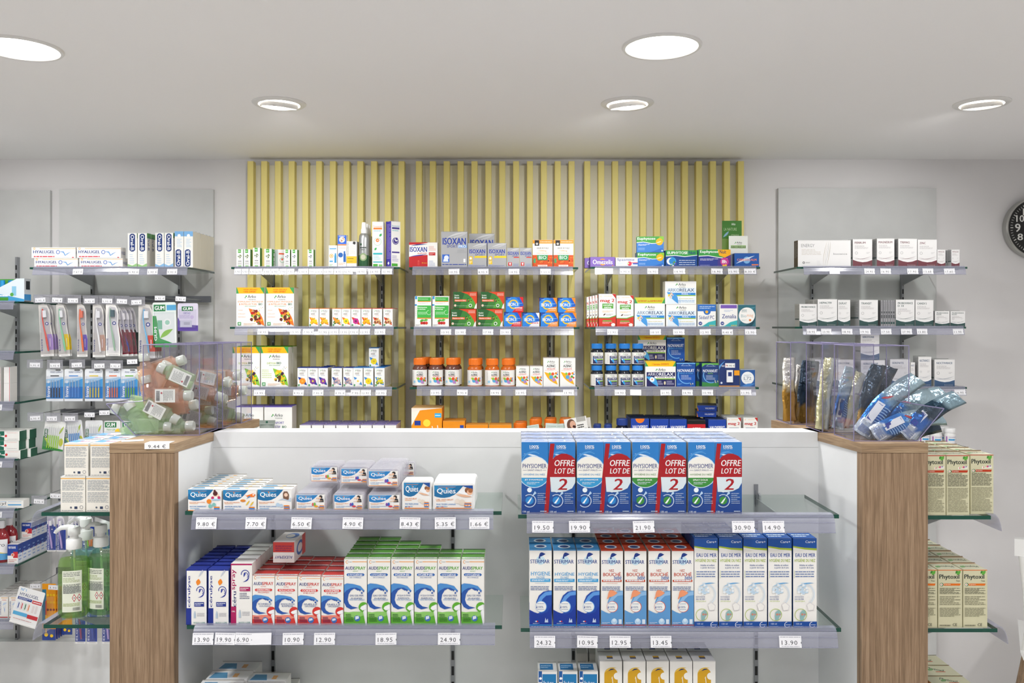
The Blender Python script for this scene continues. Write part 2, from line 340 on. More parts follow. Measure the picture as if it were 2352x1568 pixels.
_bm = MB(); _bm.prism([(0, 0), (-.2, 0), (-.2, -.012), (-.02, -.05), (0, -.055)][::-1], 'x', -.0015, .0015); BRM = _bm.mesh('bracket', STEEL)
SH = {}
def glass_shelf(key, place, gx0, gx1, rx0, rx1, ytop, D, back, ups, tags, tagy=None, name='glass_shelf', bd=.2):
    """gx, rx: pixel ends of glass and rail at depth D; tags: [(px0, px1, text)]"""
    z = PZ(ytop, D); xa, xb = PX(gx0, D), PX(gx1, D); xm = (xa+xb)/2
    t = thing(name, 'green-edged glass shelf with clear price rail, '+place, 'shelf', (xm, D, z))
    b = MB(); b.box(xa-xm, 0, -.008, xb-xm, back-D, 0, mm={'F': 1, 'L': 1, 'R': 1}); b.build('glass_plate', [GLASS, GLASSEDGE], t)
    if rx0 is not None:
        ra, rb = PX(rx0, D-.02)-xm, PX(rx1, D-.02)-xm; b = MB()
        pr = RP+[(y+.0016, zz-.0006) for y, zz in reversed(RP)]
        b.prism(pr, 'x', ra, rb)
        for g in (.35, .62, .98):                    # moulded ribs
            i = min(int(g*4), 3); f = g*4-i; y = RP[i][0]+(RP[i+1][0]-RP[i][0])*f; zz = RP[i][1]+(RP[i+1][1]-RP[i][1])*f
            b.box(ra, y-.0014, zz-.0007, rb, y, zz+.0007)
        r = b.build('price_rail', RAIL, t)
        th = math.atan2(RP[4][0]-RP[2][0], RP[4][1]-RP[2][1])
        for (p0, p1, txt) in tags:
            wt = PX(p1, D-.022)-PX(p0, D-.022); xc = PX((p0+p1)/2, D-.022)-xm
            o = obj('price_tag', tag_mesh(txt, wt, .0235), r, (xc, RP[4][0]-.0024, RP[4][1]+.0018)); o.rotation_euler = (-.21, random.uniform(-.03, .03), 0)
    for u in ups:
        o = obj('bracket', BRM, t, (PX(u, back)-xm, back-D+.004, -.0082)); o.scale = ((1, (back-D)/.28, 1))
    SH[key] = dict(z=z, D=D+.012, place=place, back=back); return t
WF, WB = 3.50, 3.79
def tg(off, sc, *a):                                 # tags given in crop pixels: (x0, x1, text)
    return [(off+x0/sc, off+x1/sc, t) for x0, x1, t in a]
S4 = 5.226; S5 = 5.6; S6 = 5.47; S7 = 3.973; S8 = 3.843
glass_shelf('a1', 'top shelf, left bay', 531, 918, 538, 904, 613, WF, WB, (627, 877), tg(520, S4, (97, 180, '5.90'), (186, 268, '5.90'), (276, 352, '4.90'), (356, 432, '6.20'), (440, 530, '5.90'), (536, 630, '6.90'), (638, 724, '7.90'), (728, 815, '7.90'), (865, 985, '5.90 €'), (990, 1065, '7.90'), (1068, 1160, '6.90 €'), (1165, 1285, '10.90'), (1290, 1400, '14.90'), (1405, 1520, '16.90'), (1560, 1685, '18.90'), (1705, 1850, '24.90'), (1862, 1990, '32.90')))
glass_shelf('a2', 'second shelf, left bay', 528, 913, 539, 904, 750.5, WF, WB, (627, 877), tg(520, S4, (375, 503, '18.95'), (763, 893, '15.95'), (920, 1050, '7.95 €'), (1100, 1230, '11.95'), (1237, 1350, '10.95'), (1355, 1470, '13.95'), (1475, 1590, '7.95 €'), (1600, 1725, '12.95'), (1780, 1910, '12.95')))
glass_shelf('a3', 'third shelf, left bay', 528, 911, 539, 900, 889.5, WF, WB, (627, 877), tg(520, S5, (355, 500, '13.95'), (860, 995, '8.95 €'), (1110, 1250, '7.95 €'), (1395, 1530, '8.95 €'), (1600, 1720, '7.95'), (1730, 1860, '12.90'), (1920, 2060, '12.95')))
glass_shelf('a4', 'lowest shelf, left bay', 528, 911, 539, 900, 1028, WF, WB, (627, 877), [])
glass_shelf('b1', 'top shelf, middle bay', 940, 1328, 947, 1316, 613.5, WF, WB, (1012, 1263), tg(920, S4, (578, 708, '10.95'), (928, 1057, '8.95 €'), (1297, 1427, '14.95'), (1675, 1803, '9.50 €')))
glass_shelf('b2', 'second shelf, middle bay', 943, 1331, 950, 1318, 751, WF, WB, (1012, 1263), tg(920, S4, (480, 608, '10.95'), (655, 785, '21.90'), (985, 1113, '17.90'), (1195, 1322, '21.90')))
glass_shelf('b3', 'third shelf, middle bay', 941, 1329, 957, 1326, 889, WF, WB, (1012, 1263), tg(920, S5, (385, 525, '13.95'), (725, 862, '9.95 €'), (1153, 1293, '14.95'), (1478, 1617, '12.95'), (2090, 2230, '13.90')))
glass_shelf('b4', 'lowest shelf, middle bay', 941, 1329, 950, 1320, 1028, WF, WB, (1012, 1263), [])
glass_shelf('c1', 'top shelf, right bay', 1357, 1746, 1367, 1738, 612.5, WF, WB, (1395, 1647), tg(1330, S4, (275, 407, ''), (488, 620, '6.90 €'), (818, 948, '16.90'), (1133, 1273, '14.90'), (1585, 1722, '16.90'), (1788, 1920, '15.90'), (1980, 2122, '8.30 €')))
glass_shelf('c2', 'second shelf, right bay', 1356, 1745, 1368, 1737, 751, WF, WB, (1395, 1647), tg(1330, S4, (337, 465, '12.90'), (850, 983, '18.50'), (1128, 1265, '33.95'), (1448, 1580, '12.90'), (1713, 1845, '8.40 €'), (1990, 2125, '12.90')))
glass_shelf('c3', 'third shelf, right bay', 1354, 1743, 1366, 1736, 889, WF, WB, (1395, 1647), tg(1330, S6, (447, 583, '14.90'), (640, 780, ''), (1022, 1158, '21.95'), (1293, 1427, '14.90'), (1542, 1683, '10.90'), (2025, 2163, '11.95')))
glass_shelf('c4', 'lowest shelf, right bay', 1354, 1743, 1366, 1736, 1028, WF, WB, (1395, 1647), [])
glass_shelf('r1', 'top shelf, white board', 1830, 2222, 1846, 2218, 612.5, WF, WB+.02, (1866, 2074), tg(1760, S7, (575, 670, ''), (893, 988, '24.90'), (1040, 1135, '16.90'), (1285, 1385, '17.90'), (1425, 1522, '13.60'), (1622, 1720, '17.60')))
glass_shelf('r2', 'second shelf, white board', 1826, 2219, 1844, 2215, 750, WF, WB+.02, (1866, 2074), tg(1740, S8, (432, 520, '18.95'), (560, 650, '23.90'), (740, 835, '18.90'), (900, 995, '19.90'), (1087, 1180, '17.50'), (1265, 1362, '27.90'), (1405, 1497, '13.80'), (1725, 1815, '11.90')))
glass_shelf('r3', 'third shelf, white board', 1826, 2221, 1844, 2219, 888.5, WF, WB+.02, (1866, 2074), tg(1740, S8, (1080, 1170, '17.90'), (1380, 1470, '14.90'), (1738, 1835, '16.90')))
glass_shelf('r4', 'lowest shelf, white board', 1826, 2221, 1844, 2219, 1026, WF, WB+.02, (1866, 2074), [])
glass_shelf('l1', 'top shelf, toothbrush board', 68, 432, 75, 430, 613.5, WF, WB+.02, (210, 411), tg(0, 3.92, (658, 750, '7.87 €'), (1160, 1253, '5.90 €'), (1328, 1422, '5.90 €'), (1505, 1597, '9.90 €')))
for k, (y, txt) in enumerate([(692, ''), (807, ''), (923, '8.90 €'), (1053, '6.20 €'), (1168, '7.50 €'), (1296, ''), (1422, '')]):
    glass_shelf('f%d' % k, '%s shelf, photo edge' % ORD[k], -330, 40, -322, 31, y, WF, WB+.02, (37,), [(-22, 5, txt)] if txt else [])
# ================================================================ the gondola
GF, GP, GB = 1.804, 1.996, 2.073                     # wing front, back panel front, ledge back
HT = EYE-.2498                                       # worktop height
gon = thing('display_gondola', 'white gondola with oak end columns and a white ledge', 'display unit')
b = MB(); b.box(PX(490, GP)-.03, GP, .06, PX(1877, GP)+.03, GB, HT-.036); b.build('back_panel', WHITE, gon)
b = MB(); b.box(PX(489, GP)-.028, GP-.0006, HT-.0355, PX(1878, GP)+.028, GB, HT); b.build('top_ledge', WHITE, gon)
b = MB(); b.box(-.72, GF+.06, .06, .72, GP, .10); b.build('bottom_deck', WHITE, gon)
LI = [(-.7215, GF), (-.7063, GP), (-.684, 2.28)]; RI = [(.7395, GF), (.7134, GP), (.683, 2.25)]
def wing(inner, ofs, sgn):
    (x0, d0), (x1, d1), (x2, d2) = inner; t = .019; sl = (x2-x0)/(d2-d0)
    def loop(a, z, dA, dB, i0, i1):
        p = [(x0+sl*(dA-d0)+sgn*i0, dA, z), (x0+sl*(dA-d0)+sgn*i1, dA, z), (x0+sl*(dB-d0)+sgn*i1, dB, z), (x0+sl*(dB-d0)+sgn*i0, dB, z)]
        return p if sgn > 0 else p[::-1]
    b = MB(); b.solid(loop(0, .0, d0, d0+t, 0, ofs), loop(0, HT-.0205, d0, d0+t, 0, ofs)); b.build('column_front', OAK, gon)
    b = MB(); b.solid(loop(0, 0, d0+t+.0003, d2-.02, .0012, ofs-.001), loop(0, HT-.0205, d0+t+.0003, d2-.02, .0012, ofs-.001)); b.build('column_body', WHITE, gon)
    b = MB(); b.solid(loop(0, HT-.02, d0-.001, d2, -.001, ofs), loop(0, HT, d0-.001, d2, -.001, ofs)); b.build('worktop', OAKH, gon)
wing(LI, .137, -1); wing(RI, .1405, 1)
for u in (627, 1040, 1317, 1737): upright(u, 1150 if u != 1737 else 1112, 2300, GP-.004, gon, .0042)
GFR = 1.79
def gt(off, sc, *a): return tg(off, sc, *a)
glass_shelf('g1', 'gondola upper left', 425, 1152, 440, 1133, 1173.5, GFR, GP-.004, (627, 1040), [(451, 498, '9.80 €'), (564.5, 611.7, '7.70 €'), (669, 716, '6.50 €'), (787, 834, '4.90 €'), (918, 965, '8.43 €'), (999, 1047, '5.35 €'), (1078, 1124, '1.66 €')])
glass_shelf('g2', 'gondola lower left', 429, 1153, 443, 1137, 1435.5, GFR, GP-.004, (627, 1040), [(443, 491, '13.90'), (494, 540, '19.90'), (540.5, 579, '6.90'), (579, 624, ''), (650, 698, '10.90'), (722, 770, '12.90'), (863, 911, '18.95'), (1006, 1057, '24.90')])
glass_shelf('g3', 'gondola upper right', 1190, 1927, 1210, 1918, 1181.5, GFR-.01, GP-.004, (1317, 1737), [(1222, 1271, '19.50'), (1307, 1355, '19.90'), (1454, 1503, '21.90'), (1681, 1733, '30.90'), (1751, 1801, '14.90')])
glass_shelf('g4', 'gondola lower right', 1196, 1932, 1217, 1924, 1442, GFR-.01, GP-.004, (1317, 1737), [(1227, 1275, '24.32'), (1325, 1372, '10.95'), (1400, 1448, '12.95'), (1494, 1542, '13.45'), (1789, 1840, '13.90')])
glass_shelf('g5', 'gondola lowest left', 429, 1153, 443, 1137, 1706, GFR, GP-.004, (627, 1040), [])
glass_shelf('g6', 'gondola lowest right', 1196, 1932, 1217, 1924, 1709, GFR-.01, GP-.004, (1317, 1737), [])
for k in ('g1', 'g2', 'g3', 'g4', 'g5', 'g6'): SH[k]['D'] -= .010
# side shelves on the outer faces of the columns
def side_shelf(key, place, xin, xout, ytop, d0, d1, rail_d1, sgn, tags=()):
    z = PZ(ytop, d0); xa, xb = sorted((xin, xout)); t = thing('glass_shelf', 'green-edged glass side shelf, '+place, 'shelf', (0, d0, z))
    b = MB(); b.box(xa, 0, -.008, xb, d1-d0, 0, mm={'F': 1, 'L': 1, 'R': 1, 'B': 1}); b.build('glass_plate', [GLASS, GLASSEDGE], t)
    pr = [(xout-sgn*y, zz) for y, zz in RP]+[(xout-sgn*(y+.0016), zz-.0006) for y, zz in reversed(RP)]
    if sgn > 0: pr = pr[::-1]
    b = MB(); b.prism(pr, 'y', .0, rail_d1-d0); b.build('price_rail', RAIL, t)
    for dd in (.07, d1-d0-.07):
        b = MB(); b.prism([(xin, -.0082), (xout-sgn*.03, -.0082), (xin, -.05)], 'y', dd, dd+.003); b.build('bracket', STEEL, t)
    SH[key] = dict(z=z, D=d0+.004, place=place, back=d1)
SD = 1.83
side_shelf('sl1', 'upper left column', -.865, PX(95, SD), 1176, SD, 2.24, 2.24, -1); side_shelf('sl2', 'lower left column', -.865, PX(100, SD), 1434, SD, 2.24, 2.24, -1)
side_shelf('sr1', 'upper right column', .886, PX(2276, SD), 1184, SD, 2.22, 2.22, 1); side_shelf('sr2', 'lower right column', .886, PX(2291, SD), 1443, SD, 2.22, 2.22, 1)
side_shelf('sr3', 'lowest right column', .886, PX(2291, SD), 1706, SD, 2.22, 2.22, 1)
# ================================================================ printed cartons: one drawing per kind
W = '#f3f2ee'
def leafmark(a, cx, cy, r, c='#3aa535'): a.P([(cx-r, cy-r*.9*a.w/a.h), (cx+r*.1, cy+r*1.1*a.w/a.h), (cx+r*.9, cy-r*.5*a.w/a.h), (cx+r*.2, cy-r*.1*a.w/a.h)], c); a.C(cx-r*.7, cy-r*.6, r*.35, '#0a7d5a')
def arko(a, cx, cy, w, dark='#333a3c'):
    leafmark(a, cx-w*.36, cy+.004, w*.12); a.T('Arko', cx+w*.13, cy+.006, w*.7, w*.26*a.w/a.h, dark, .01)
    a.T('PHARMA', cx+w*.16, cy-w*.24*a.w/a.h, w*.6, w*.09*a.w/a.h, dark)
def blob(a, cx, cy, r, cs, seed=0, n=9):
    q = random.Random(seed); n = int(n*1.8)
    for i in range(n):
        t = q.uniform(0, 6.28); d = r*math.sqrt(q.uniform(.0, .75)); a.C(cx+d*math.cos(t), cy+d*math.sin(t)*a.w/a.h, r*q.uniform(.14, .3), cs[i % len(cs)], n=8); a.k -= 1 if i % 3 else 0
def flower(a, cx, cy, r, c, mid):
    for i in range(7):
        t = i*6.283/7; a.C(cx+r*.55*math.cos(t), cy+r*.55*math.sin(t)*a.w/a.h, r*.36, c, n=9)
    a.C(cx, cy, r*.28, mid, n=9)
def D_oil(accent):
    def f(c):
        c.base(W, side='#3f8f3a'); a = c.F; a.R(.22, .8, .68, 1, '#4fa83d'); a.T('BIO', .45, .9, .3, .05, '#fff', .02)
        blob(a, .5, .6, .3, accent, 3, 8); a.C(.5, .42, .05, '#c7d83a'); a.L(.24, .31, .76, .36, 1, '#444', .7); a.L(.2, .14, .8, .27, 3, '#777'); a.R(.25, .03, .75, .09, '#6fbf4a')
    return f
def D_stim(kind):
    def f(c):
        top = '#f4a62a' if kind == 'stim' else '#7cc02f'; c.base(W, top=top, side='#e5e2da'); a = c.F
        a.R(0, .845, 1, 1, '#f7b90f'); a.P([(0, .845), (.09, .845), (0, 1)], '#3d9b52'); a.P([(0, 1), (.0, .845), (.09, .845), (.02, 1)], '#3d9b52'); a.P([(.98, .845), (1, .845), (1, 1), (.84, 1)], '#3d9b52')
        a.T('OFFRE SPÉCIALE', .5, .95, .5, .035, '#d8311c', .02); a.T('+50% OFFERT', .48, .893, .46, .045, '#d8311c', .02)
        arko(a, .5, .765, .42)
        if kind == 'stim':
            a.T('STIMULANT PHYSIQUE', .5, .635, .9, .045, '#ee8a2a', .012); a.T('& INTELLECTUEL', .42, .575, .65, .045, '#ee8a2a', .012); a.T('BIO', .86, .575, .13, .05, '#1f6b49', .03); a.T('ultra concentré', .5, .525, .4, .028, '#3d9b52')
            sw = '#ef7a22'; cs = ['#7a1f1a', '#c6261f', '#e9c33a', '#5c2d1a', '#6aa83a', '#e8d9a0']
            for i, y in enumerate((.42, .33, .25)): a.T(('TONUS', 'STIMULANT', 'FORTIFIANT')[i], .06+(.08, .13, .14)[i], y, (.16, .26, .28)[i], .02, '#ef8a3a'); 
        else:
            a.T('DÉTOX', .39, .6, .32, .055, '#a3c43a', .012); a.T('BIO', .66, .6, .16, .055, '#1f6b49', .03); a.T('ultra concentré', .5, .545, .4, .028, '#3d9b52')
            sw = '#8cc63f'; cs = ['#f2c21b', '#f6dc3c', '#3a2140', '#5b3b20', '#58a83a', '#f2b21b']
            a.L(.04, .22, .4, .45, 5, '#cfe0a0')
        a.lens(.44, .47, 1.0, .03, .20, -.14, sw); blob(a, .66, .27, .22, cs, 5, 16); blob(a, .82, .13, .12, cs, 6, 8)
        q = random.Random(2)
        for i in range(8): a.C(.6+q.random()*.35, .38+q.random()*.12, .012, cs[i % 5], n=6)
        a.R(.05, .04, .17, .12, '#3d9b52'); a.T('AB', .11, .08, .07, .05, '#fff', .03); a.L(.26, .04, .7, .1, 2, '#f3c9a8')
    return f
def D_arko(topc, sw, cs, fl=None):
    def f(c):
        c.base(W, top=topc, side='#d9d4c9'); a = c.F; a.R(0, .975, 1, 1, topc); arko(a, .5, .86, .62); c.Rt.L(.15, .1, .85, .9, 16, '#a49d92')
        a.L(.2, .65, .8, .74, 2, '#7a6a60', .5, 3); a.L(.3, .58, .7, .62, 1, sw)
        a.lens(.05, .53, .95, .1, .17, -.16, sw)
        if fl: flower(a, .5, .31, .36, cs[0], cs[1])
        else: blob(a, .5, .31, .42, cs, 4, 13)
        a.R(.06, .06, .22, .15, '#4f9d62'); a.L(.35, .03, .75, .07, 1, '#b9a99a')
    return f
def D_confort(c):
    c.base(W, top='#6a58b8', side='#dcd6cc'); a = c.F; a.R(0, .98, 1, 1, '#6a58b8'); arko(a, .46, .78, .42); a.T('CONFORT', .46, .6, .5, .055, '#5a4aa6', .015); a.T('DIGESTIF', .36, .5, .44, .055, '#5a4aa6', .015); a.T('BIO', .72, .5, .15, .055, '#1f6b49', .03)
    a.lens(.4, .4, 1, 0, .2, -.14, '#7cc02f'); a.C(.62, .2, .14, '#6a58b8')
def D_pure(kind):
    def f(c):
        c.base(W, top='#e9e9e4', side=W); a = c.F
        a.T('Puressentiel', .5, .9, .8, .035, '#e4793a' if kind == 0 else '#4a9ac4', .01); a.R(.1, .83, .9, .87, '#ef7d22' if kind == 0 else '#3a9bd0' if kind == 1 else '#40308a'); a.L(.12, .78, .8, .815, 1, '#4ab6c4')
        if kind == 0:
            a.ring(.48, .56, .36, .03, '#7cc68a'); a.C(.48, .59, .16, '#ef7d22'); a.T('41', .48, .59, .16, .03, '#fff', .02); a.lens(.66, .67, .86, .74, .3, -.3, '#3fae5a'); a.lens(.2, .37, .4, .43, .3, -.3, '#3fae5a')
            a.R(.08, .275, .92, .315, '#2fb3b8'); a.L(.08, .16, .8, .26, 4, '#7ac9cf'); a.R(.08, .1, .92, .125, '#2fb3b8'); a.R(.08, 0, .5, .07, '#4fae3a'); a.R(.6, .01, .92, .06, '#7ac46a')
        elif kind == 1:
            a.C(.32, .52, .24, '#f6a81b'); a.C(.32, .52, .16, '#fff'); a.C(.32, .52, .1, '#f6a81b'); a.R(.68, .2, .92, .55, '#2b8fc4'); a.R(.72, .55, .88, .64, '#2b8fc4'); a.R(.1, .24, .5, .3, '#3a9bd0'); a.R(0, 0, 1, .03, '#5fb94a'); a.L(.08, .06, .5, .14, 2, '#5fb94a')
        else:
            a.C(.48, .57, .34, '#40308a'); a.C(.48, .57, .26, '#f3f2ee'); a.C(.48, .57, .23, '#40308a'); a.C(.56, .6, .16, '#f3f2ee'); a.C(.6, .62, .13, '#40308a'); a.R(.08, .31, .9, .34, '#40308a'); a.L(.1, .12, .8, .26, 4, '#a99fd0'); a.R(.06, .02, .7, .08, '#4fae3a')
            c.cols['L'] = '#4a3fb0'; c.Lt.L(.1, .18, .9, .95, 26, '#b9a6d8'); c.Lt.P([(.3, .09), (.5, .05), (.7, .09), (.5, .13)], '#fff'); c.cols['T'] = '#3f36a0'; c.cols['D'] = '#4fae3a'
    return f
def D_purecard(c):
    c.base(W, top='#2a63c8', side=W); a = c.F; a.R(0, .72, 1, 1, '#1f62d0'); a.C(.5, .86, .34, '#f1d9c8'); blob(a, .5, .86, .28, ['#c98a6a', '#f3e6da', '#a85f48'], 1, 7); a.T('NOUVEAU', .5, .97, .7, .03, '#fff', .02)
    a.R(0, .68, 1, .715, '#ef7d22'); a.T('Puressentiel', .5, .6, .8, .03, '#e4793a'); a.C(.34, .38, .28, '#1f62b0'); a.R(.66, .16, .95, .42, '#1f62b0'); a.R(.7, .42, .88, .5, '#1f62b0'); a.L(.1, .06, .9, .14, 2, '#ef9d5a')
def D_pran(c):
    c.base('#e8e6e0', side='#f1efe8'); a = c.F; a.R(0, .15, 1, .42, '#e3bd2c'); a.T('PRANARÔM', .12, .7, .5, .12, '#333', .01, 90); a.lens(.62, .9, .9, .97, .5, -.5, '#333'); a.L(.1, .3, .7, .36, 1, '#6a5a10'); a.L(.3, .5, .9, .85, 6, '#d6d3ca'); a.L(.1, .2, .6, .25, 1, '#b8962a')
def D_iso(kind):
    def f(c):
        if kind == 'red':
            c.base(W, top='#b8262a', side=W); a = c.F; a.R(0, 0, .655, 1, '#f3f2ee'); a.P([(0, .9), (.3, .92), (.655, .98), (.655, 1), (0, 1)], '#c3282c'); a.P([(0, 0), (.655, 0), (.655, .5), (.35, .47), (0, .42)], '#c3282c')
            a.lens(0, .43, .655, .52, .03, -.02, '#2340a8'); a.lens(.04, .86, .655, .93, .05, -.01, '#27418f'); a.T('ISOXAN', .33, .72, .6, .2, '#2138a0', .03); a.T('ActiFLASH', .46, .56, .34, .06, '#c3282c', .015, shear=.2); a.R(.31, .08, .36, .27, '#e06a60'); a.R(.32, .08, .35, .25, '#c3282c'); a.T('20 doses', .54, .18, .18, .04, '#f3d23a')
            a.L(.7, .66, .95, .86, 4, '#e9a9a0'); a.R(.7, .48, .93, .6, '#c3282c'); a.L(.72, .5, .9, .58, 2, '#f0c0b8'); a.L(.7, .05, .92, .28, 5, '#a9b4d8')
            return
        c.base('#b3b4b6', top='#6f7072', side='#8d8e92'); a = c.F; a.lens(.2, .82, 1.05, .98, .1, .02, '#d4d5d6'); a.lens(.3, .8, 1.1, 1.02, .0, -.09, '#c6c7c9')
        if kind == 'pro':
            a.T('ISOXAN', .5, .73, .88, .19, '#1f3ea8', .03); a.T('SPORT', .42, .585, .4, .07, '#24409c', .01); a.R(.645, .545, .985, .625, '#79a8e2'); a.T('PRO', .81, .585, .28, .065, '#fff', .01)
            a.R(.04, .14, .31, .36, '#3f6fd0'); a.C(.2, .27, .09, '#e6eefc'); a.P([(.07, .16), (.28, .16), (.24, .25), (.1, .24)], '#e6eefc'); a.L(.62, .4, .98, .5, 4, '#9a9ba0', .2); a.L(.04, .06, .96, .1, 1, '#4458a8', .6); a.R(.85, .14, .93, .24, '#f4f4f4')
        elif kind == 'sport':
            a.T('ISOXAN', .5, .66, .82, .17, '#1f3ea8', .03); a.T('SPORT', .65, .52, .52, .075, '#24409c', .015, space=1.15); a.P([(.32, .39), (1, .39), (1, .47), (.38, .47)], '#f4d62a'); a.R(.06, .3, .25, .45, '#f2c91f'); a.R(.06, .13, .25, .28, '#f2c91f'); a.C(.15, .37, .06, '#fff'); a.L(.08, .16, .22, .25, 2, '#fff'); a.L(.05, .03, .9, .09, 2, '#5a6cb8')
        else:
            a.T('ISOXAN', .5, .72, .9, .18, '#1f3ea8', .03); a.T('SPORT', .68, .58, .52, .06, '#24409c', .015); a.P([(.52, .49), (.98, .49), (.98, .54), (.56, .54)], '#d93a2e'); a.R(.08, .08, .36, .26, '#d9302a'); a.P([(.15, .22), (.3, .24), (.26, .1), (.2, .12)], '#fff'); a.L(.5, .05, .95, .2, 3, '#8a98c8')
    return f
def D_gelee(c):
    c.base(W, side='#e8e2d8'); a = c.F; a.R(0, .87, 1, 1, '#f19a1f'); a.R(.1, .79, .33, .99, '#1d1b1a'); a.C(.215, .86, .06, '#c8c2ba'); a.L(.38, .91, .95, .955, 1, '#fff')
    a.T('GELÉE ROYALE', .5, .71, .6, .07, '#2a2a2a', .01); a.T('1500mg', .5, .6, .38, .07, '#f0a63a', .01); a.L(.2, .5, .8, .54, 1, '#f0b060')
    a.R(0, 0, 1, .45, '#d9541e'); q = random.Random(1)
    for i in range(40): a.C(q.random(), q.random()*.42, .035, ('#e8702a', '#c8441a', '#f08a3a')[i % 3], n=6)
    a.P([(.22, .45), (.77, .45), (.74, .26), (.25, .26)], '#3f9e63'); a.T('BIO', .5, .36, .38, .12, '#fff', .0); a.R(.04, .16, .15, .32, '#4aa06a'); a.R(.26, .03, .74, .09, '#f6efe6'); a.L(.3, .04, .7, .08, 1, '#d9541e'); a.C(.8, .24, .03, '#222', n=8)
def D_multi(c):
    c.base(W, side='#e5e2dc'); a = c.F; a.R(.17, .84, .97, .97, '#3fae49'); a.T('Multivitamines', .5, .91, .6, .035, '#d8f0d0', .01); a.R(.17, .815, .97, .84, '#ef8a2a'); a.R(.02, .9, .13, 1, '#2a8fd0'); a.R(.0, .69, .12, .74, '#2a8fd0'); a.L(.2, .75, .8, .79, 2, '#bbb')
    a.R(.14, .30, .98, .7, '#43b24b'); a.R(.14, .27, .98, .3, '#ef8a2a'); a.T('Multivitamines', .45, .64, .58, .045, '#fff', .015); a.T('et minéraux', .4, .58, .48, .045, '#fff', .015); a.L(.2, .4, .7, .5, 3, '#c8ecc8'); a.ring(.85, .47, .14, .02, '#d8f4d8', 90, 330); a.L(.04, .36, .09, .66, 9, '#a8a8a8')
    for i, x in enumerate((.42, .56, .7)): a.C(x, .13, .09, ('#c9302a', '#b3261f', '#d23a2e')[i], n=12)
    a.lens(.3, .17, .56, .24, .3, -.2, '#58a83a'); a.lens(.52, .2, .8, .24, .3, -.2, '#6ab84a'); a.L(.05, .04, .35, .09, 2, '#999')
def D_boost(c):
    c.base('#3e7d3a', top='#8a241c', side='#a3302a'); a = c.F; a.R(0, 0, 1, 1, '#5aa23e'); a.P([(0, 0), (.5, 0), (.9, 1), (0, 1)], '#3c7f38'); a.P([(0, .0), (.22, 0), (.5, 1), (0, 1)], '#2a6132'); a.R(.0, 0, 1, .03, '#2f5f30')
    a.P([(.32, 1), (.62, .85), (.8, .62), (.92, .35), (.98, 0), (1, 0), (1, 1)], '#d94a25'); a.P([(.88, 0), (1, 0), (1, .35), (.93, .2)], '#f0ede6')
    a.T('Vitalité', .14, .79, .2, .09, '#e8f0e0', .015); a.T('Boost', .15, .66, .2, .1, '#fff', .025, shear=.15); a.R(.05, .42, .56, .55, '#e2622c'); a.T('Vitamines et Caféine', .3, .49, .46, .07, '#fff', .015); blob(a, .68, .5, .1, ['#c9302a', '#6ab82a', '#3a1a10'], 2, 8)
    a.C(.72, .19, .07, '#f2f4ee'); a.C(.72, .19, .045, '#3c7f38'); a.E(.08, .19, .05, .07, '#e9cdb8'); a.T('30 comprimés effervescents', .38, .17, .44, .05, '#dfeed8'); a.L(.7, .76, .97, .93, 3, '#f7d8c8')
def D_bion(kind):
    def f(c):
        kc = {'red': '#d8232a', 'orange': '#f08a1f', 'white': '#e9e9ec'}[kind]; c.base('#1f50b0', top='#20304f', side='#b8262a'); a = c.F; a.R(0, 0, 1, 1, '#1c5fc4'); a.E(.3, .5, .5, .55, '#2f86dd'); a.P([(0, .75), (.3, 1), (0, 1)], '#16449c')
        a.P([(.35, 0), (1, .0), (1, .4), (.6, .32)], kc); a.P([(.78, 1), (1, .55), (1, 1)], kc); a.ring(.44, .52, .27, .07, '#f7c51e', 20, 300); a.T('BION', .33, .52, .44, .22, '#fff', .015); a.T('3', .655, .52, .12, .22, '#d8eefa', .02)
        a.T({'red': 'DEFENSE', 'orange': 'VITALITÉ', 'white': 'SENIOR'}[kind], .74, .28, .42, .1, '#fff' if kind != 'white' else '#d8232a', .03); a.L(.55, .12, .95, .18, 1, '#fff'); a.L(.1, .86, .3, .92, 1, '#cfe4fa'); a.L(.64, .56, .95, .62, 1, '#a8d8f6')
    return f
def D_azinc(c):
    c.base(W, top='#e6dcd6', side='#e6e2da'); a = c.F; arko(a, .5, .87, .5); a.T('AZINC', .5, .725, .56, .085, '#26282a', .035); a.T('VITALITÉ', .5, .63, .54, .05, '#d8382a', .03); a.L(.1, .555, .9, .59, 2, '#e8a8a0')
    a.lens(.06, .52, .93, .08, .17, -.12, '#f4b51d'); azb(a, .56, .34)
def azb(a, x, y):
    for dx, dy, r, cc in ((-.06, .0, .13, '#58a9dc'), (.12, -.09, .12, '#b48ac8'), (.05, .11, .1, '#e0562a'), (.22, .02, .08, '#5aa83c'), (-.14, .12, .08, '#8cc63f'), (.26, .13, .08, '#f0952a'), (.32, -.02, .06, '#d8402a'), (.34, .1, .05, '#4a90d0'), (.36, .18, .03, '#a05ab8')): a.C(x+dx, y+dy, r, cc, n=10)
def D_vitasc(c):
    c.base('#f49a1c', top='#f8c98a', side='#ef8416'); a = c.F; a.R(0, 0, 1, 1, '#f79a1e'); a.P([(0, 0), (.4, 0), (.7, .2), (.3, .5), (0, .45)], '#fbb92a'); a.P([(0, .55), (.3, .98), (0, 1)], '#fdf3e4'); a.P([(0, .9), (.35, .95), (1, 1), (0, 1)], '#f6ece0'); a.T('Vitascorbol', .5, .42, .76, .2, '#fff', .03, 8); a.R(.1, .56, .3, .68, '#22409a'); a.R(.76, .76, .98, .87, '#3fb4e4'); a.L(.78, .79, .95, .84, 1, '#fff'); a.L(.4, .2, .95, .28, 1, '#fbe2b8'); a.C(.5, .62, .12, '#ffe04a'); a.L(.05, .04, .45, .12, 2, '#fdeacb'); a.C(.85, .1, .04, '#4a2a1a', n=8)
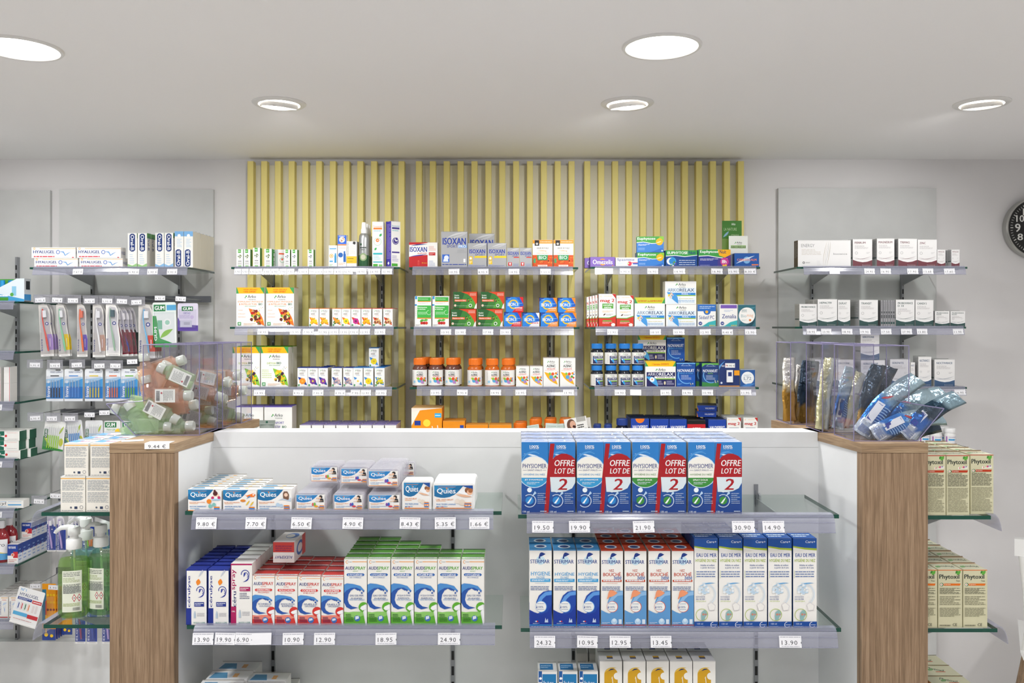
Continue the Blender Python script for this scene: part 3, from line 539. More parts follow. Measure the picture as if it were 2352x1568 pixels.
def D_flatorange(c):
    c.base('#f0941c', top='#f3a43c', side='#e8861a'); a = c.F; a.T('Vitascorbol', .62, .35, .6, .3, '#fff', .03, 6); a.R(.78, .7, .95, .85, '#2a4aa0')
def D_omez(c):
    c.base('#8a6cc0', top='#6f52a8', side='#6f4fb0'); a = c.F; a.C(.5, .5, .14, '#f0992a'); a.R(0, .3, 1, .72, '#8a6cc0'); a.T('Omezelis', .5, .5, .8, .46, '#fff', .02); a.C(.91, .12, .025, '#f0992a')
def D_spas(c):
    c.base(W, top='#e5e3de'); a = c.F; a.T('Spasmine', .46, .74, .78, .34, '#1f3a8c', .012); a.R(.78, .26, 1, .4, '#2a6fd0'); a.R(.7, .4, 1, .48, '#d8485a'); a.C(.63, .34, .1, '#e0405a'); a.L(.08, .26, .32, .44, 2, '#7ac4e4'); a.lens(.5, .3, .62, .42, .3, -.3, '#c8e0a8')
def D_euph(kind):
    def f(c):
        c.base('#3d7fcf', top='#57a83a', side='#2f6fa8'); a = c.F
        if kind == 'day':
            a.R(0, 0, 1, 1, '#3d82d2'); a.P([(0, .62), (.25, .66), (.55, .56), (.8, .58), (1, .72), (1, 1), (0, 1)], '#4aa548'); a.P([(0, .6), (.25, .64), (.55, .54), (.8, .56), (.8, .59), (.55, .58), (.25, .68), (0, .64)], '#fff'); a.P([(.7, .58), (1, .66), (1, 1), (.85, 1)], '#8cc63f'); a.P([(0, 0), (.5, 0), (.9, .25), (1, .2), (1, 0)], '#2f6cc0')
            a.T('Euphytose', .36, .85, .66, .2, '#fff', .02); a.C(.84, .66, .13, '#f9b81c'); a.lens(.72, .58, .92, .7, .08, -.08, '#fdf0c0'); a.L(.06, .42, .48, .54, 2, '#fff'); a.L(.06, .14, .3, .3, 3, '#a8cdf4'); a.C(.94, .1, .03, '#cfe2f8')
        elif kind == 'nuit':
            a.R(0, 0, 1, 1, '#1b4a92'); a.P([(0, .66), (.3, .7), (.6, .64), (1, .72), (1, 1), (0, 1)], '#3f9f4a'); a.P([(0, .63), (.3, .67), (.6, .6), (1, .69), (1, .72), (.6, .64), (.3, .71), (0, .67)], '#fff'); a.T('EUPHYTOSE', .38, .85, .64, .16, '#fff', .03); a.T('Nuit', .84, .86, .22, .18, '#1b3a7a', .02); a.C(.2, .34, .13, '#3fa4e0'); a.C(.14, .34, .11, '#e8f2fb', 60, 300); a.C(.2, .34, .1, '#2f8ad0'); blob(a, .24, .15, .1, ['#7a4a9a', '#58a83a', '#e8e8e0'], 1, 8); a.L(.42, .08, .94, .46, 3, '#dfe9f8', .25)
        else:
            a.R(0, 0, 1, 1, '#4a3a8c'); a.P([(0, 0), (.6, 0), (.6, .6), (0, .6)], '#2f3f92'); a.P([(0, .63), (.3, .66), (.6, .56), (.75, .5), (1, .7), (1, 1), (0, 1)], '#3f9f4a'); a.P([(0, .6), (.3, .63), (.6, .53), (.9, .46), (.9, .5), (.6, .57), (.3, .67), (0, .64)], '#fff'); a.P([(.6, 1), (.64, .66), (.82, .54), (1, .7), (1, 1)], '#f8b51c'); a.R(.9, .0, 1, .62, '#6a2a86'); a.T('Euphytose', .33, .86, .56, .2, '#fff', .02); a.T('Nuit', .76, .87, .2, .2, '#2a2a5a', .015); a.C(.81, .3, .13, '#c93a92'); a.T('8h', .8, .31, .14, .2, '#fff', .02); a.C(.78, .07, .035, '#f8c81c'); a.C(.85, .09, .035, '#f8c81c'); a.L(.05, .36, .62, .5, 2, '#e8e4f4'); a.L(.05, .06, .35, .14, 1, '#9fa6d8')
    return f
def D_cardio(c):
    c.base('#1c4f98', top='#163a70', side='#173f7c'); a = c.F; a.R(0, 0, 1, 1, '#1d58a8'); a.C(.5, .5, .14, '#7fb6e4'); a.lens(.05, .25, .82, .82, .05, -.03, '#d8e6f4'); a.T('CARDIOCALM', .5, .52, .78, .17, '#f0854a', .02); a.R(.7, .12, .97, .2, '#f0854a')
def D_mag2(kind):
    def f(c):
        c.base(W, top='#dfe0dc', side='#e8e6e2'); a = c.F; rd = '#c8302a'
        c.Lt.R(0, 0, 1, .28, rd); c.Lt.R(.4, .3, .6, .95, '#c9b8b0')
        a.L(.3, .925, .8, .945, 1, '#f0b860', .5); a.ring(.12, .93, .05, .015, '#f0b040'); a.P([(.78, 1), (1, .86), (1, 1)], rd); a.T('mag 2', .5, .79, .82, .13, rd, .03)
        if kind == 'green':
            a.R(.2, .56, .85, .71, '#5aa43f'); a.T('cannabis', .52, .67, .54, .055, '#fff', .015); a.T('sativa', .52, .6, .42, .055, '#fff', .015); a.L(.2, .44, .85, .5, 2, '#e0b060'); a.lens(.25, .35, .4, .41, .2, -.2, '#5a4030'); a.L(.42, .35, .85, .4, 2, '#777')
            a.P([(0, 0), (1, 0), (1, .33), (.6, .26), (0, .27)], '#d03a2c'); a.P([(0, .27), (.6, .26), (1, .33), (1, .36), (.6, .29), (0, .29)], '#5aa43f'); a.R(.22, .17, .75, .205, '#6ab04a'); a.L(.2, .1, .8, .16, 2, '#f6dcd6'); a.E(.84, .07, .12, .05, '#eef2e6')
        else:
            a.R(.15, .48, .85, .66, '#1f4468'); a.T('sommeil', .5, .57, .6, .1, '#fff', .015)
    return f
def D_relax(kind):
    def f(c):
        k = kind; yt = k != 'plain'; s = .78 if yt else 1.0; c.base(W, top='#e9c83a' if yt else '#e2e4e4', side='#e4e4e2'); a = c.F
        if yt:
            a.R(0, s+.02, 1, 1, '#f2c21c' if k != 'moral' else '#c8c83a'); a.P([(0, s+.02), (.1, s+.02), (0, 1)], '#3d9b52'); a.P([(.9, s+.02), (1, s+.02), (1, 1)], '#3d9b52')
            a.T('SATISFAIT ou REMBOURSÉ' if k == 'moral' else '1 Semaine OFFERTE', .5, .89, .8 if k == 'moral' else .55, .07, '#d8451c', .02)
        Y = lambda v: v*s
        arko(a, .5, Y(.86), .34)
        if k == 'sommeil':
            a.R(.04, Y(.02), .98, Y(.74), '#2a2a5e'); a.T('ARKO', .26, Y(.64), .36, Y(.15), '#f0f0f4', .0); a.T('RELAX', .69, Y(.64), .46, Y(.15), '#fff', .02); a.R(.3, Y(.43), .98, Y(.53), '#f3f2ee'); a.T('SOMMEIL FORT 8h', .66, Y(.48), .56, Y(.07), '#3a3a6a', .01); a.R(.34, Y(.38), .98, Y(.43), '#8cc63f'); a.lens(.02, Y(.52), .42, Y(.02), .28, -.06, '#4aa8e4'); a.C(.22, Y(.37), .08, '#e8f4fc'); a.C(.22, Y(.38), .025, '#f08a2a'); a.L(.4, Y(.1), .58, Y(.32), 4, '#c8c8e4'); a.L(.7, Y(.1), .95, Y(.32), 4, '#c8c8e4'); a.E(.64, Y(.2), .03, Y(.09), '#e8dcb8')
        else:
            a.R(.05, Y(.02), .98, Y(.72), '#dfeaf2'); a.R(.5, Y(.02), .98, Y(.4), '#eef3f4'); a.T('ARKO', .27, Y(.62), .38, Y(.14), '#5a6a8a', -.004); a.T('RELAX', .7, Y(.62), .46, Y(.14), '#33456f', .015); a.R(.2, Y(.4), .98, Y(.5), '#2f88d4'); a.T('MORAL +', .67, Y(.45), .28, Y(.06), '#fff', .02); a.R(.25, Y(.36), .98, Y(.4), '#9ac42f'); a.lens(.05, Y(.53), .42, Y(.02), .3, -.05, '#4a9adc'); blob(a, .18, Y(.38), .09, ['#f4d030', '#e89a8a', '#f0e4d8'], 3, 9); a.L(.45, Y(.22), .9, Y(.27), 1, '#d0c060'); a.L(.4, Y(.08), .95, Y(.19), 3, '#7aa8d8')
    return f
def D_boiron(kind):
    def f(c):
        c.base(W, side='#dfe6ea'); a = c.F; a.P([(0, 0), (1, 0), (1, .3), (.6, .22), (.3, .06), (0, .02)], '#3fb4b8'); a.C(.15, .16, .1, '#1f3a8c'); a.T('24', .15, .16, .1, .06, '#fff', .02)
        if kind == 's': a.R(0, .7, 1, 1, '#2f6fc0'); a.C(.52, .7, .2, '#2f6fc0'); a.C(.5, .67, .08, '#f4b02a'); a.L(.1, .8, .95, .94, 2, '#cfe2f6'); a.T('Sédatif PC', .5, .43, .84, .16, '#27408c', .005)
        else: a.R(.05, .82, .97, .97, '#7a5ab4'); a.L(.25, .66, .75, .76, 2, '#9fb4d8'); a.T('Zenalia', .53, .47, .8, .18, '#27408c', .01)
        a.T('BOIRON', .8, .07, .3, .05, '#f4d03a', .02)
    return f
def D_round(kind):
    def f(c):
        if kind == 'bio':
            c.base('#2f6a78', top='#dfe4e4', side='#dfe4e4'); a = c.F; a.lens(0, .0, 1, .9, .3, .1, '#4a8a98'); a.lens(.2, 0, 1, .5, -.1, -.3, '#1c4a58'); a.C(.5, .52, .46, '#f3f2ee'); a.L(.2, .66, .5, .8, 3, '#3a6a78'); a.T('Bio', .32, .5, .3, .13, '#9ab4b8', .0); a.T('mag', .68, .49, .36, .13, '#e8a87a', .0); a.E(.68, .31, .07, .05, '#e07a2a'); a.L(.2, .28, .5, .33, 2, '#8aa')
        else:
            c.base('#2a5a9c', top='#cfd8e4', side='#c8d4e4'); a = c.F; a.C(.5, .52, .43, '#eef1f2'); a.lens(0, 0, 1, .2, .1, -.1, '#4a86c8'); a.T('L72', .5, .5, .5, .18, '#5a6e88', -.006); a.L(.25, .62, .75, .72, 2, '#8fa4b8'); a.L(.3, .3, .7, .36, 2, '#9ab')
    return f
def D_nova(kind):
    def f(c):
        g = kind == 'phyto'; c.base('#1f4f9c' if not g else '#243f7a', top='#1a3468', side='#1f3f7c'); a = c.F
        a.R(0, 0, 1, .5, '#1d58b0' if not g else '#25508c')
        if g: a.P([(0, 0), (1, 0), (1, .18), (.5, .16), (0, .22)], '#3f8a4a'); a.P([(0, 1), (0, .84), (.2, .95), (1, .93), (1, 1)], '#6ab84a'); blob(a, .85, .22, .12, ['#dfe4d0', '#b8c8a0'], 2, 6)
        else: a.R(0, .96, 1, 1, '#6fb4e8'); blob(a, .8, .12, .09, ['#f08a2a', '#e8e0d0', '#8ac04a'], 2, 6)
        a.ring(.55, .5, .48, .05, '#6fb0e8', 160, 290); a.ring(.5, .78, .26, .012, '#b8d4f0', 30, 150); a.T('NOVANUIT', .5, .68, .88, .12, '#f3f6fa', .02); a.T('PHYTO' if g else 'TRIPLE ACTION', .5, .565, .3 if g else .72, .055, '#8fd04a' if g else '#5aa8e4', .015); a.L(.25, .3, .8, .5, 4, '#cfdcf0', .3); a.L(.25, .86, .8, .9, 1, '#b8c8e4')
        if not g: a.L(.06, .08, .3, .15, 2, '#8fc8f4')
    return f
def D_valdi(kind):
    def f(c):
        if kind == 'red': c.base('#c8202a', top='#1a1a1c', side='#1f3f94'); a = c.F; a.R(0, .85, 1, 1, '#1a1a1c'); a.T('OFFRE', .5, .66, .44, .13, '#fff', .03); a.T('SPÉCIALE', .5, .45, .54, .15, '#fff', .03); return
        c.base('#1f46a8', top='#22345c', side='#1f3f94'); a = c.F; a.P([(0, 0), (.06, 0), (.02, .6), (0, .7)], '#f08a2a')
        if kind == 'flat': a.T('VALDISPERT', .65, .5, .5, .3, '#e8ecf6', .02); return
        if kind == 'or': a.C(.5, 1, .25, '#ef7d22', 180, 360)
        a.T('VALDISPERT', .5, .7, .84, .13, '#fff', .025); a.R(.12, .52, .88, .57, '#e8507a' if kind != 'bl' else '#4ac0e8'); a.T('Sommeil', .5, .4, .6, .12, '#fff', .02)
    return f
def D_inov(title, cc, energy=False, t2=None, ts=.55):
    def f(c):
        c.base('#ecebea', top='#dcdcda', side='#bdbdbd' if not energy else '#4a3a20'); a = c.F; c.Lt.L(.1, .35, .9, .95, 20, '#8f8f90', .35); c.Lt.R(.1, .3, .9, .36, '#5a6a6a') if not energy else None
        if energy:
            c.cols['R'] = '#e4e4e2'; a.T(title, .19, .8, .25, .12, '#8f8f92', .0); a.L(.07, .44, .44, .68, 5, '#c4b8a8', .22)
            for i, cc2 in enumerate(('#b8a888', '#a8a8a8', '#c8c0b0', '#9a8a6a')): a.lens(.48+i*.02, 0, .56+i*.02, 1, (.04, -.05, .06, -.03)[i], (.05, -.04, .068, -.02)[i], cc2)
            a.T('Inovance', .8, .49, .26, .07, '#9a9a9c', .0); a.ring(.11, .16, .022, .01, '#555'); a.T('SPORT', .19, .16, .08, .04, '#666'); a.L(.36, .06, .44, .24, 4, '#ddd')
            return
        a.P([(0, 0), (1, 0), (1, .25), (.75, .19), (.5, .17), (.25, .2), (0, .26)], cc); a.P([(0, .26), (.25, .2), (.5, .17), (.75, .19), (1, .25), (1, .27), (.75, .215), (.5, .2), (.25, .225), (0, .28)], '#fff')
        lt = tuple(.45*x+.4 for x in col(cc)[:3])+(1,)
        a.lens(-.02, .36, 1.02, .3, -.06, -.075, lt); a.lens(-.02, .28, 1.02, .38, -.05, -.06, cc); a.lens(-.02, .33, 1.02, .42, -.1, -.112, lt)
        a.T(title, .1+ts/2, .87, ts, .075, cc, .018)
        y = .87
        if t2: a.T(t2, .1+ts*.2, .77, ts*.4, .07, cc, .018); y = .77
        a.L(.1, y-.22, .8, y-.09, 4, '#b4b0b0', .3); a.ring(.18, .5, .07, .012, '#8a8a8a'); a.L(.7, .47, .88, .54, 2, '#c4c4c4'); a.T('Inovance', .7, .07, .42, .05, lt, .0)
    return f
def D_hyal(c):
    c.base(W, side='#e8e6e4'); a = c.F; a.R(.18, .87, 1, .91, '#f2b03a'); a.ring(.06, .88, .025, .01, '#f2a62a'); a.T('HYALUGEL', .28, .58, .48, .27, '#24408c', .03); a.L(.3, .33, .52, .41, 1, '#8fa4d8'); a.ring(.6, .56, .045, .014, '#3f6ac0'); a.P([(.63, .62), (.72, .5), (.76, .2), (.9, .6), (.8, .42), (.77, .3), (.73, .62)], '#6fa4dc'); a.L(.05, .08, .52, .2, 1, '#d8485a', .8); a.R(.92, .02, .96, .1, '#c8303a'); c.Rt.T('HYALUGEL', .5, .5, .8, .3, '#24408c', .02)
def D_oralb(kind):
    def f(c):
        c.base('#eeeeea', top='#d8e4ee', side='#e2ded6'); a = c.F
        def logo(cx, cy, w, h):
            a.P([(cx-w*.5, cy-h*.42), (cx-w*.2, cy-h*.5), (cx+w*.2, cy-h*.5), (cx+w*.5, cy-h*.42), (cx+w*.5, cy+h*.42), (cx+w*.2, cy+h*.5), (cx-w*.2, cy+h*.5), (cx-w*.5, cy+h*.42)], '#1c3878'); a.T('Oral-B', cx, cy, h*.86, w*.6, '#fff', .02, -90 if kind != 'up' else 90)
        if kind == 'up': logo(.42, .26, .62, .48); a.R(0, .86, 1, 1, '#7ab0e0'); a.C(.5, .88, .18, '#eef4fa'); a.L(.25, .55, .8, .8, 6, '#a8cdea', .3)
        else: logo(.5, .72, .6, .52); a.L(.2, .1, .7, .4, 5, '#b8cfe4', .3); a.P([(0, 0), (1, 0), (1, .12), (.5, .05), (0, .1)], '#8fc0e8' if kind == 'bl' else '#9ed08a'); c.Rt.R(.0, .85, 1, 1, '#3f8a3a'); c.Rt.T('Oral-B', .45, .7, .4, .4, '#1c3878', .03, -90)
    return f
def D_quies(kind):
    def f(c):
        c.base('#f4f2ee', top='#eceae4', side='#e9e7e2'); a = c.F; quies(a, kind); c.T.R(.02, .1, .7, .9, '#e6e8ea'); c.T.P([(.05, .2), (.5, .2), (.4, .8), (.1, .8)], '#5a94b8'); c.T.R(.6, .3, .72, .7, '#f0b878')
    return f
def quies(a, kind):
    q = [(0, .98), (0, .54), (.06, .5), (.16, .47), (.27, .465), (.4, .5), (.52, .59), (.62, .72), (.71, .88), (.76, .98)]; a.P(q, '#1f6fa4' if kind in ('swim', 'plane', 'read', 'wax') else '#2a80c4'); a.P([(0, .98), (0, .8), (.2, .72), (.45, .8), (.6, .98)], '#2a86bc' if kind in ('swim', 'plane', 'read', 'wax') else '#3f9ad4')
    a.T('Quies', .31, .735, .48, .25, '#fff', .012); a.C(.322, .85, .018, '#f08a1e'); a.L(.1, .9, .55, .925, 1, '#e07a2a', .6)
    if kind == 'wax0': a.T('CIRE ANTI-BRUIT', .3, .43, .45, .055, '#e58a3a', .01)
    t1, t2 = {'swim': ('SILICONE NATATION', 'SILICONE ZWEMSPORT'), 'plane': ('FILTRE ANTI-PRESSION', 'ANTIDRUKFILTER'), 'read': ('SILICONE ANTI-BRUIT', 'SILICONE TEGEN LAWAAI'), 'wax': ('CIRE ANTI-BRUIT', 'WAS TEGEN LAWAAI')}.get(kind, ('MOUSSE ANTI-BRUIT', 'SCHUIM TEGEN LAWAAI'))
    a.T(t1, .27, .39, .46, .06, '#e58a3a', .01); a.L(.05, .31, .3, .35, 1, '#e9a86a', .5); a.T(t2, .3, .2, .5, .065, '#3f86c4', .015); a.L(.06, .08, .34, .14, 1, '#9cc0e0', .6)
    a.R(.78, .13, .95, .19, '#ef8a2a'); a.R(.78, .08, .95, .13, '#2f8ad8')
    if kind == 'swim':
        a.R(0, 0, .22, .03, '#ef8a1e'); a.C(.85, .68, .09, '#f3d2bc'); a.C(.82, .8, .07, '#5a2a2c'); a.C(.8, .92, .035, '#5a2a2c'); a.E(.84, .6, .12, .05, '#f0f4f8'); a.C(.74, .6, .045, '#c8306a'); a.C(.93, .61, .045, '#c8306a'); a.E(.84, .52, .14, .04, '#a8d0ec'); a.C(.63, .44, .07, '#ef8a2a'); a.C(.67, .22, .06, '#86c4bc'); a.C(.78, .29, .055, '#86c4bc')
    elif kind == 'plane':
        a.P([(.62, .78), (.7, .72), (.9, .82), (.98, .76), (.93, .66), (.75, .64)], '#ef7a2a'); a.P([(.7, .56), (.84, .68), (.78, .7)], '#3f8ac4'); a.C(.91, .76, .025, '#f4f0e6'); a.E(.6, .48, .08, .06, '#e08a3a'); a.lens(.68, .24, .8, .5, .1, -.1, '#f0c83a'); a.lens(.8, .22, .93, .46, .1, -.1, '#f0c83a')
    elif kind == 'read':
        a.P([(.75, .8), (.78, .9), (.88, .9), (.93, .75), (.92, .5), (.76, .55)], '#7a5a48'); a.C(.84, .74, .055, '#f0d0b8'); a.P([(.6, .48), (.75, .52), (.98, .42), (.98, .62), (.9, .5), (.74, .58)], '#c4d4e4'); a.C(.6, .28, .06, '#bcd4e8'); a.C(.7, .24, .055, '#bcd4e8'); a.R(.78, .1, .94, .26, '#ef8a2a'); a.R(.78, .15, .94, .2, '#2f8ad8')
    elif kind == 'wax':
        a.P([(.7, .98), (1, .98), (1, .8)], '#1c4f9c'); a.P([(.6, .7), (.75, .84), (.98, .8), (.98, .5), (.8, .55)], '#f4f6f8'); a.C(.86, .78, .07, '#8a5a3c'); a.C(.92, .7, .075, '#e9b898'); a.C(.94, .77, .06, '#a86a40'); a.lens(.55, .62, .98, .52, .05, -.1, '#e9b898'); a.C(.6, .33, .065, '#ece0d2'); a.C(.72, .28, .08, '#e6d8c8'); a.R(.78, .12, .96, .27, '#ef8a2a'); a.T('27 dB', .87, .155, .12, .05, '#fff', .02); a.R(.78, .2, .96, .235, '#2f8ad8'); a.R(.03, .03, .97, .06, '#ef8a2a'); a.R(.05, .085, .11, .105, '#24408c'); a.R(.18, .085, .24, .105, '#d8303a')
    else:
        a.C(.74, .72, .045, '#e9c8b0'); a.P([(.67, .52), (.8, .52), (.78, .66), (.7, .68)], '#f0f2f4'); a.C(.86, .85, .06, '#2a2224'); a.C(.83, .78, .045, '#ecc4a8'); a.P([(.8, .5), (.97, .5), (.95, .72), (.86, .74)], '#23262f'); a.lens(.65, .55, .95, .6, .05, -.05, '#e9c0a0')
        c1 = ('#7a4aa8', '#3a62c0', '#d84a5a') if kind == 'purple' else ('#e06a6a', '#7ac04a', '#f0a83a')
        a.E(.58, .33, .035, .12, c1[0]); a.E(.645, .34, .035, .13, c1[1]); a.E(.7, .2, .07, .07, c1[2]); a.R(.82, .08, .98, .27, '#ef8a2a'); a.R(.82, .155, .98, .21, '#2f8ad8'); a.R(0, .0, 1, .03, '#ef9a2a')
def D_ceru(kind):
    def f(c):
        n = '#22348c' if kind == 'lyse' else '#b01f5e'; k = '#26389a'
        c.base('#f1efea', top='#2a3a94' if kind == 'lyse' else '#f1efea', side='#2a3a94' if kind == 'lyse' else '#ece9e4'); a = c.F
        a.R(0, .0, .26, .3, n); a.R(0, 0, .03, 1, n); a.R(0, .975, 1, 1, n)
        if kind == 'lyse': a.T('cérulyse', .16, .6, .56, .17, '#24348e', .015, 90)
        else: a.T('céru', .17, .42, .25, .17, '#2a2f6a', .015, 90); a.T('spray', .165, .74, .33, .2, '#b01f5e', .015, 90); a.T('ORL', .13, .22, .16, .022, '#fff', .01)
        x, y = (.7, .62) if kind == 'lyse' else (.68, .83)
        a.ring(x, y, .2, .035, k, -60, 190); a.ring(x+.02, y-.01, .11, .03, k, -30, 150); a.lens(x-.12, y-.13, x+.2, y-.02, -.25, -.12, k); a.P([(x-.06, y-.05), (x+.02, y), (x-.0, y+.03), (x-.08, y-.01)], k)
        if kind == 'lyse': a.lens(.56, .71, .62, .83, .3, -.35, '#ef8a2a'); a.P([(.6, .86), (.68, .93), (.8, .99), (.86, .97), (.72, .9)], '#c8ccd8'); a.R(.4, .33, .88, .41, n); a.L(.43, .345, .85, .4, 2, '#fff')
        else: a.R(.42, .55, .92, .62, n); a.L(.45, .56, .85, .61, 2, '#fff'); a.L(.42, .42, .9, .53, 4, '#555a80', .35)
        a.P([(.38, .12), (.48, .12), (.48, .2), (.44, .25), (.42, .25), (.38, .2)], '#b8c8d8'); a.L(.54, .15, .9, .22, 3, '#9a9aa8', .3); a.T('BAUSCH + LOMB', .65, .04, .55, .025, '#3a8a86', .01)
    return f
def wave(a, y, red):
    a.P([(0, y+.02), (0, y+.29), (.12, y+.31), (.4, y+.3), (.72, y+.27), (.9, y+.2), (.86, y+.17), (.78, y+.21), (.6, y+.2), (.45, y+.23), (.3, y+.2), (.2, y+.14), (.16, y+.06), (.22, y+.0), (.36, y-.04), (.62, y-.06), (.3, y-.085), (.1, y-.05)], '#2b57a8'); a.P([(0, y+.29), (.12, y+.31), (.4, y+.3), (.72, y+.27), (.9, y+.2), (.82, y+.2), (.55, y+.245), (.3, y+.24), (.1, y+.2), (0, y+.16)], '#4f8fd0'); a.C(.7, y+.2, .03, '#2b57a8'); a.C(.78, y+.165, .04, '#2b57a8')
def D_audi(kind, l1, l2, p1, p2):
    def f(c):
        red = kind == 'red'; ac = '#d43a34' if red else '#5fae30'
        c.base('#f1efea', top='#c8403c' if red else '#6fae48', side='#e6e3dc'); a = c.F
        t = c.T; t.R(.02, .3, .98, .95, '#c23a36' if red else '#5f9e3c'); t.R(.02, .05, .98, .3, '#dfdcd6'); t.T('AUDISPRAY', .5, .17, .7, .14, '#7a86b8', .02, 180)
        a.R(.36, .95, 1, .96, '#ef9a2a'); a.ring(.14, .953, .07, .02, '#ef9a2a', 60, 300); a.T('Cooper', .26, .953, .18, .018, '#6a6a72', .01)
        y = .86 if not red else .835; k = 1 if not red else 1.28
        a.T('AUDI', .24, y, .38, .05*k, '#23307e', .02); a.T('SPRAY', .69, y, .5, .05*k, ac, .02); a.T('ADULT' if not red else 'ULTRA', .5, y-.047*k, .24, .017*k, ac)
        a.P([(.15, y-.12*k), (.1, y-.1*k), (.15, y-.08*k), (.85, y-.08*k), (.9, y-.1*k), (.85, y-.12*k)], '#2f66b0' if not red else ac); a.T(l1, .5, y-.1*k, .62, .03*k, '#fff', .02); a.T(l2, .5, y-.142*k, .5, .018*k, '#2f66b0' if not red else ac, .005)
        a.P([(0, 0), (1, 0), (1, .26), (.7, .2), (.4, .2), (.2, .19), (0, .2)], '#8fca6a' if not red else '#ee8a78'); a.P([(0, 0), (1, 0), (1, .16), (.5, .1), (0, .12)], '#62b236' if not red else '#dd4038')
        yy = .32 if not red else .3; wave(a, yy, red)
        a.T(p1, .56, yy+.125, .6, .027*k, '#3a5a98', .005); a.T(p2, .56, yy+.09-.005*k, .5, .027*k, '#3a5a98', .005)
        if not red: a.T('100% NATURELLE', .57, yy+.062, .66, .024, '#6a98cc', .005)
        cy = .27; a.C(.86, cy-.0, .22, ac); a.P([(.7, cy-.02), (.76, cy+.012), (.96, cy+.045), (1, cy+.03), (1, cy-.045), (.8, cy-.05)], '#dfe1e2'); a.P([(.72, cy-.018), (.77, cy+.006), (.94, cy+.036), (.97, cy-.03), (.8, cy-.044)], '#f6f7f7'); a.P([(.84, cy-.07), (.9, cy-.045), (1, cy-.035), (1, 0), (.95, 0)], '#e6e8e9'); a.P([(.9, cy-.05), (1, cy-.05), (1, .03)], '#f6f7f7'); a.C(.58, .1, .13, '#3f72b8'); a.P([(.5, .08), (.66, .1), (.64, .14), (.5, .13)], '#dfe8f2'); a.L(.07, .05, .42, .17, 5, '#2c6a2a' if not red else '#5a2a58', .45)
    return f
def D_ster(kind, t1, t2):
    def f(c):
        rd = kind == 'red'; tc = '#c8401c' if rd else '#3f92cc'
        c.base('#f3f1ec', top=tc, side='#dfe6f0' if not rd else '#e8e0d8'); c.T.E(.5, .5, .28, .32, '#dfe8f0'); c.T.E(.5, .5, .2, .2, '#26407a'); a = c.F
        a.R(0, .985, 1, 1, tc); a.C(.5, .86, .2, '#c8e2ee'); a.T('STERIMAR', .47, .845, .86, .048, '#233f8e', .018)
        a.lens(.42, .9, .72, .94, .45, -.05, '#1f3a86'); a.P([(.42, .9), (.4, .875), (.45, .885), (.5, .88), (.46, .915)], '#1f3a86'); a.P([(.54, .945), (.6, .96), (.62, .94)], '#1f3a86')
        if rd: a.T('NEZ', .48, .735, .22, .03, '#c8401c', .0); a.T('BOUCHÉ', .5, .69, .8, .055, '#c8401c', .012); a.T('bébé', .76, .645, .34, .05, '#2f62b0', .01, shear=.2); bar = '#cc4a22'
        else: a.T(t1, .5, .69, .86, .05, '#42a4dc', .01); a.T(t2, .5, .642, .36, .026, '#42a4dc', .0); bar = '#42a4dc'
        a.R(.04, .585 if not rd else .59, .94, .625 if not rd else .615, bar); a.L(.1, .592, .88, .618, 2 if not rd else 1, '#eaf4fa', .5); a.L(.25, .563, .75, .575, 1, '#9fb8cc' if not rd else '#e0a088'); a.L(.05, .475, .88, .535, 3, '#5a72a4', .4)
        d, m_, l_ = ('#2c60a8', '#5f9ad0', '#8fbce4') if rd else ('#17389a', '#2a62c0', '#5f9ae0')
        a.P([(0, .23), (.12, .2), (.3, .18), (.45, .19), (.32, .27), (.3, .33), (.42, .41), (.62, .46), (.85, .475), (1, .475), (1, 0), (0, 0)], m_ if rd else '#1f4aa8'); a.P([(.32, .32), (.48, .4), (.7, .455), (1, .47), (1, .42), (.75, .41), (.6, .37), (.5, .32)], l_); a.P([(0, .23), (.2, .2), (.5, .17), (.8, .2), (1, .3), (1, 0), (0, 0)], m_ if rd else d)
        a.C(.52, .27, .255, '#dd5a30' if rd else '#7fb8ea'); a.C(.51, .27, .235, '#f1f2f0'); a.T('100%', .5, .265, .24, .028, '#3a5a94', .005); a.L(.34, .3, .66, .315, 1, '#6f88b4'); a.L(.34, .228, .66, .242, 1, '#6f88b4'); a.P([(.3, .25), (.35, .25), (.325, .29)], '#233f8e')
        if rd: a.lens(.3, .39, .75, .45, .5, -.1, '#ef9a70'); a.P([(.3, .4), (.26, .37), (.34, .375), (.36, .4)], '#ef9a70'); a.R(0, .03, 1, .04, '#cc4a3a'); a.C(.6, .08, .14, '#b8d8f2'); a.C(.6, .1, .08, '#d8ecfa'); a.R(.8, .05, .94, .11, '#dceaf6'); a.L(.05, .045, .4, .075, 2, '#dfeaf6')
        else: a.R(0, .03, 1, .04, '#3fa4e4'); a.R(.2, .075, .27, .09, '#2f62b0'); a.R(.27, .075, .33, .09, '#f3f3f3'); a.R(.33, .075, .39, .09, '#d8303a'); a.L(.15, .045, .45, .065, 2, '#b8cbe8'); a.P([(.68, .07), (.72, .13), (.76, .09), (.82, .12), (.84, .07)], '#c8d8f0')
        a.L(.08, .01, .92, .022, 1, '#e6eef8', .7)
    return f
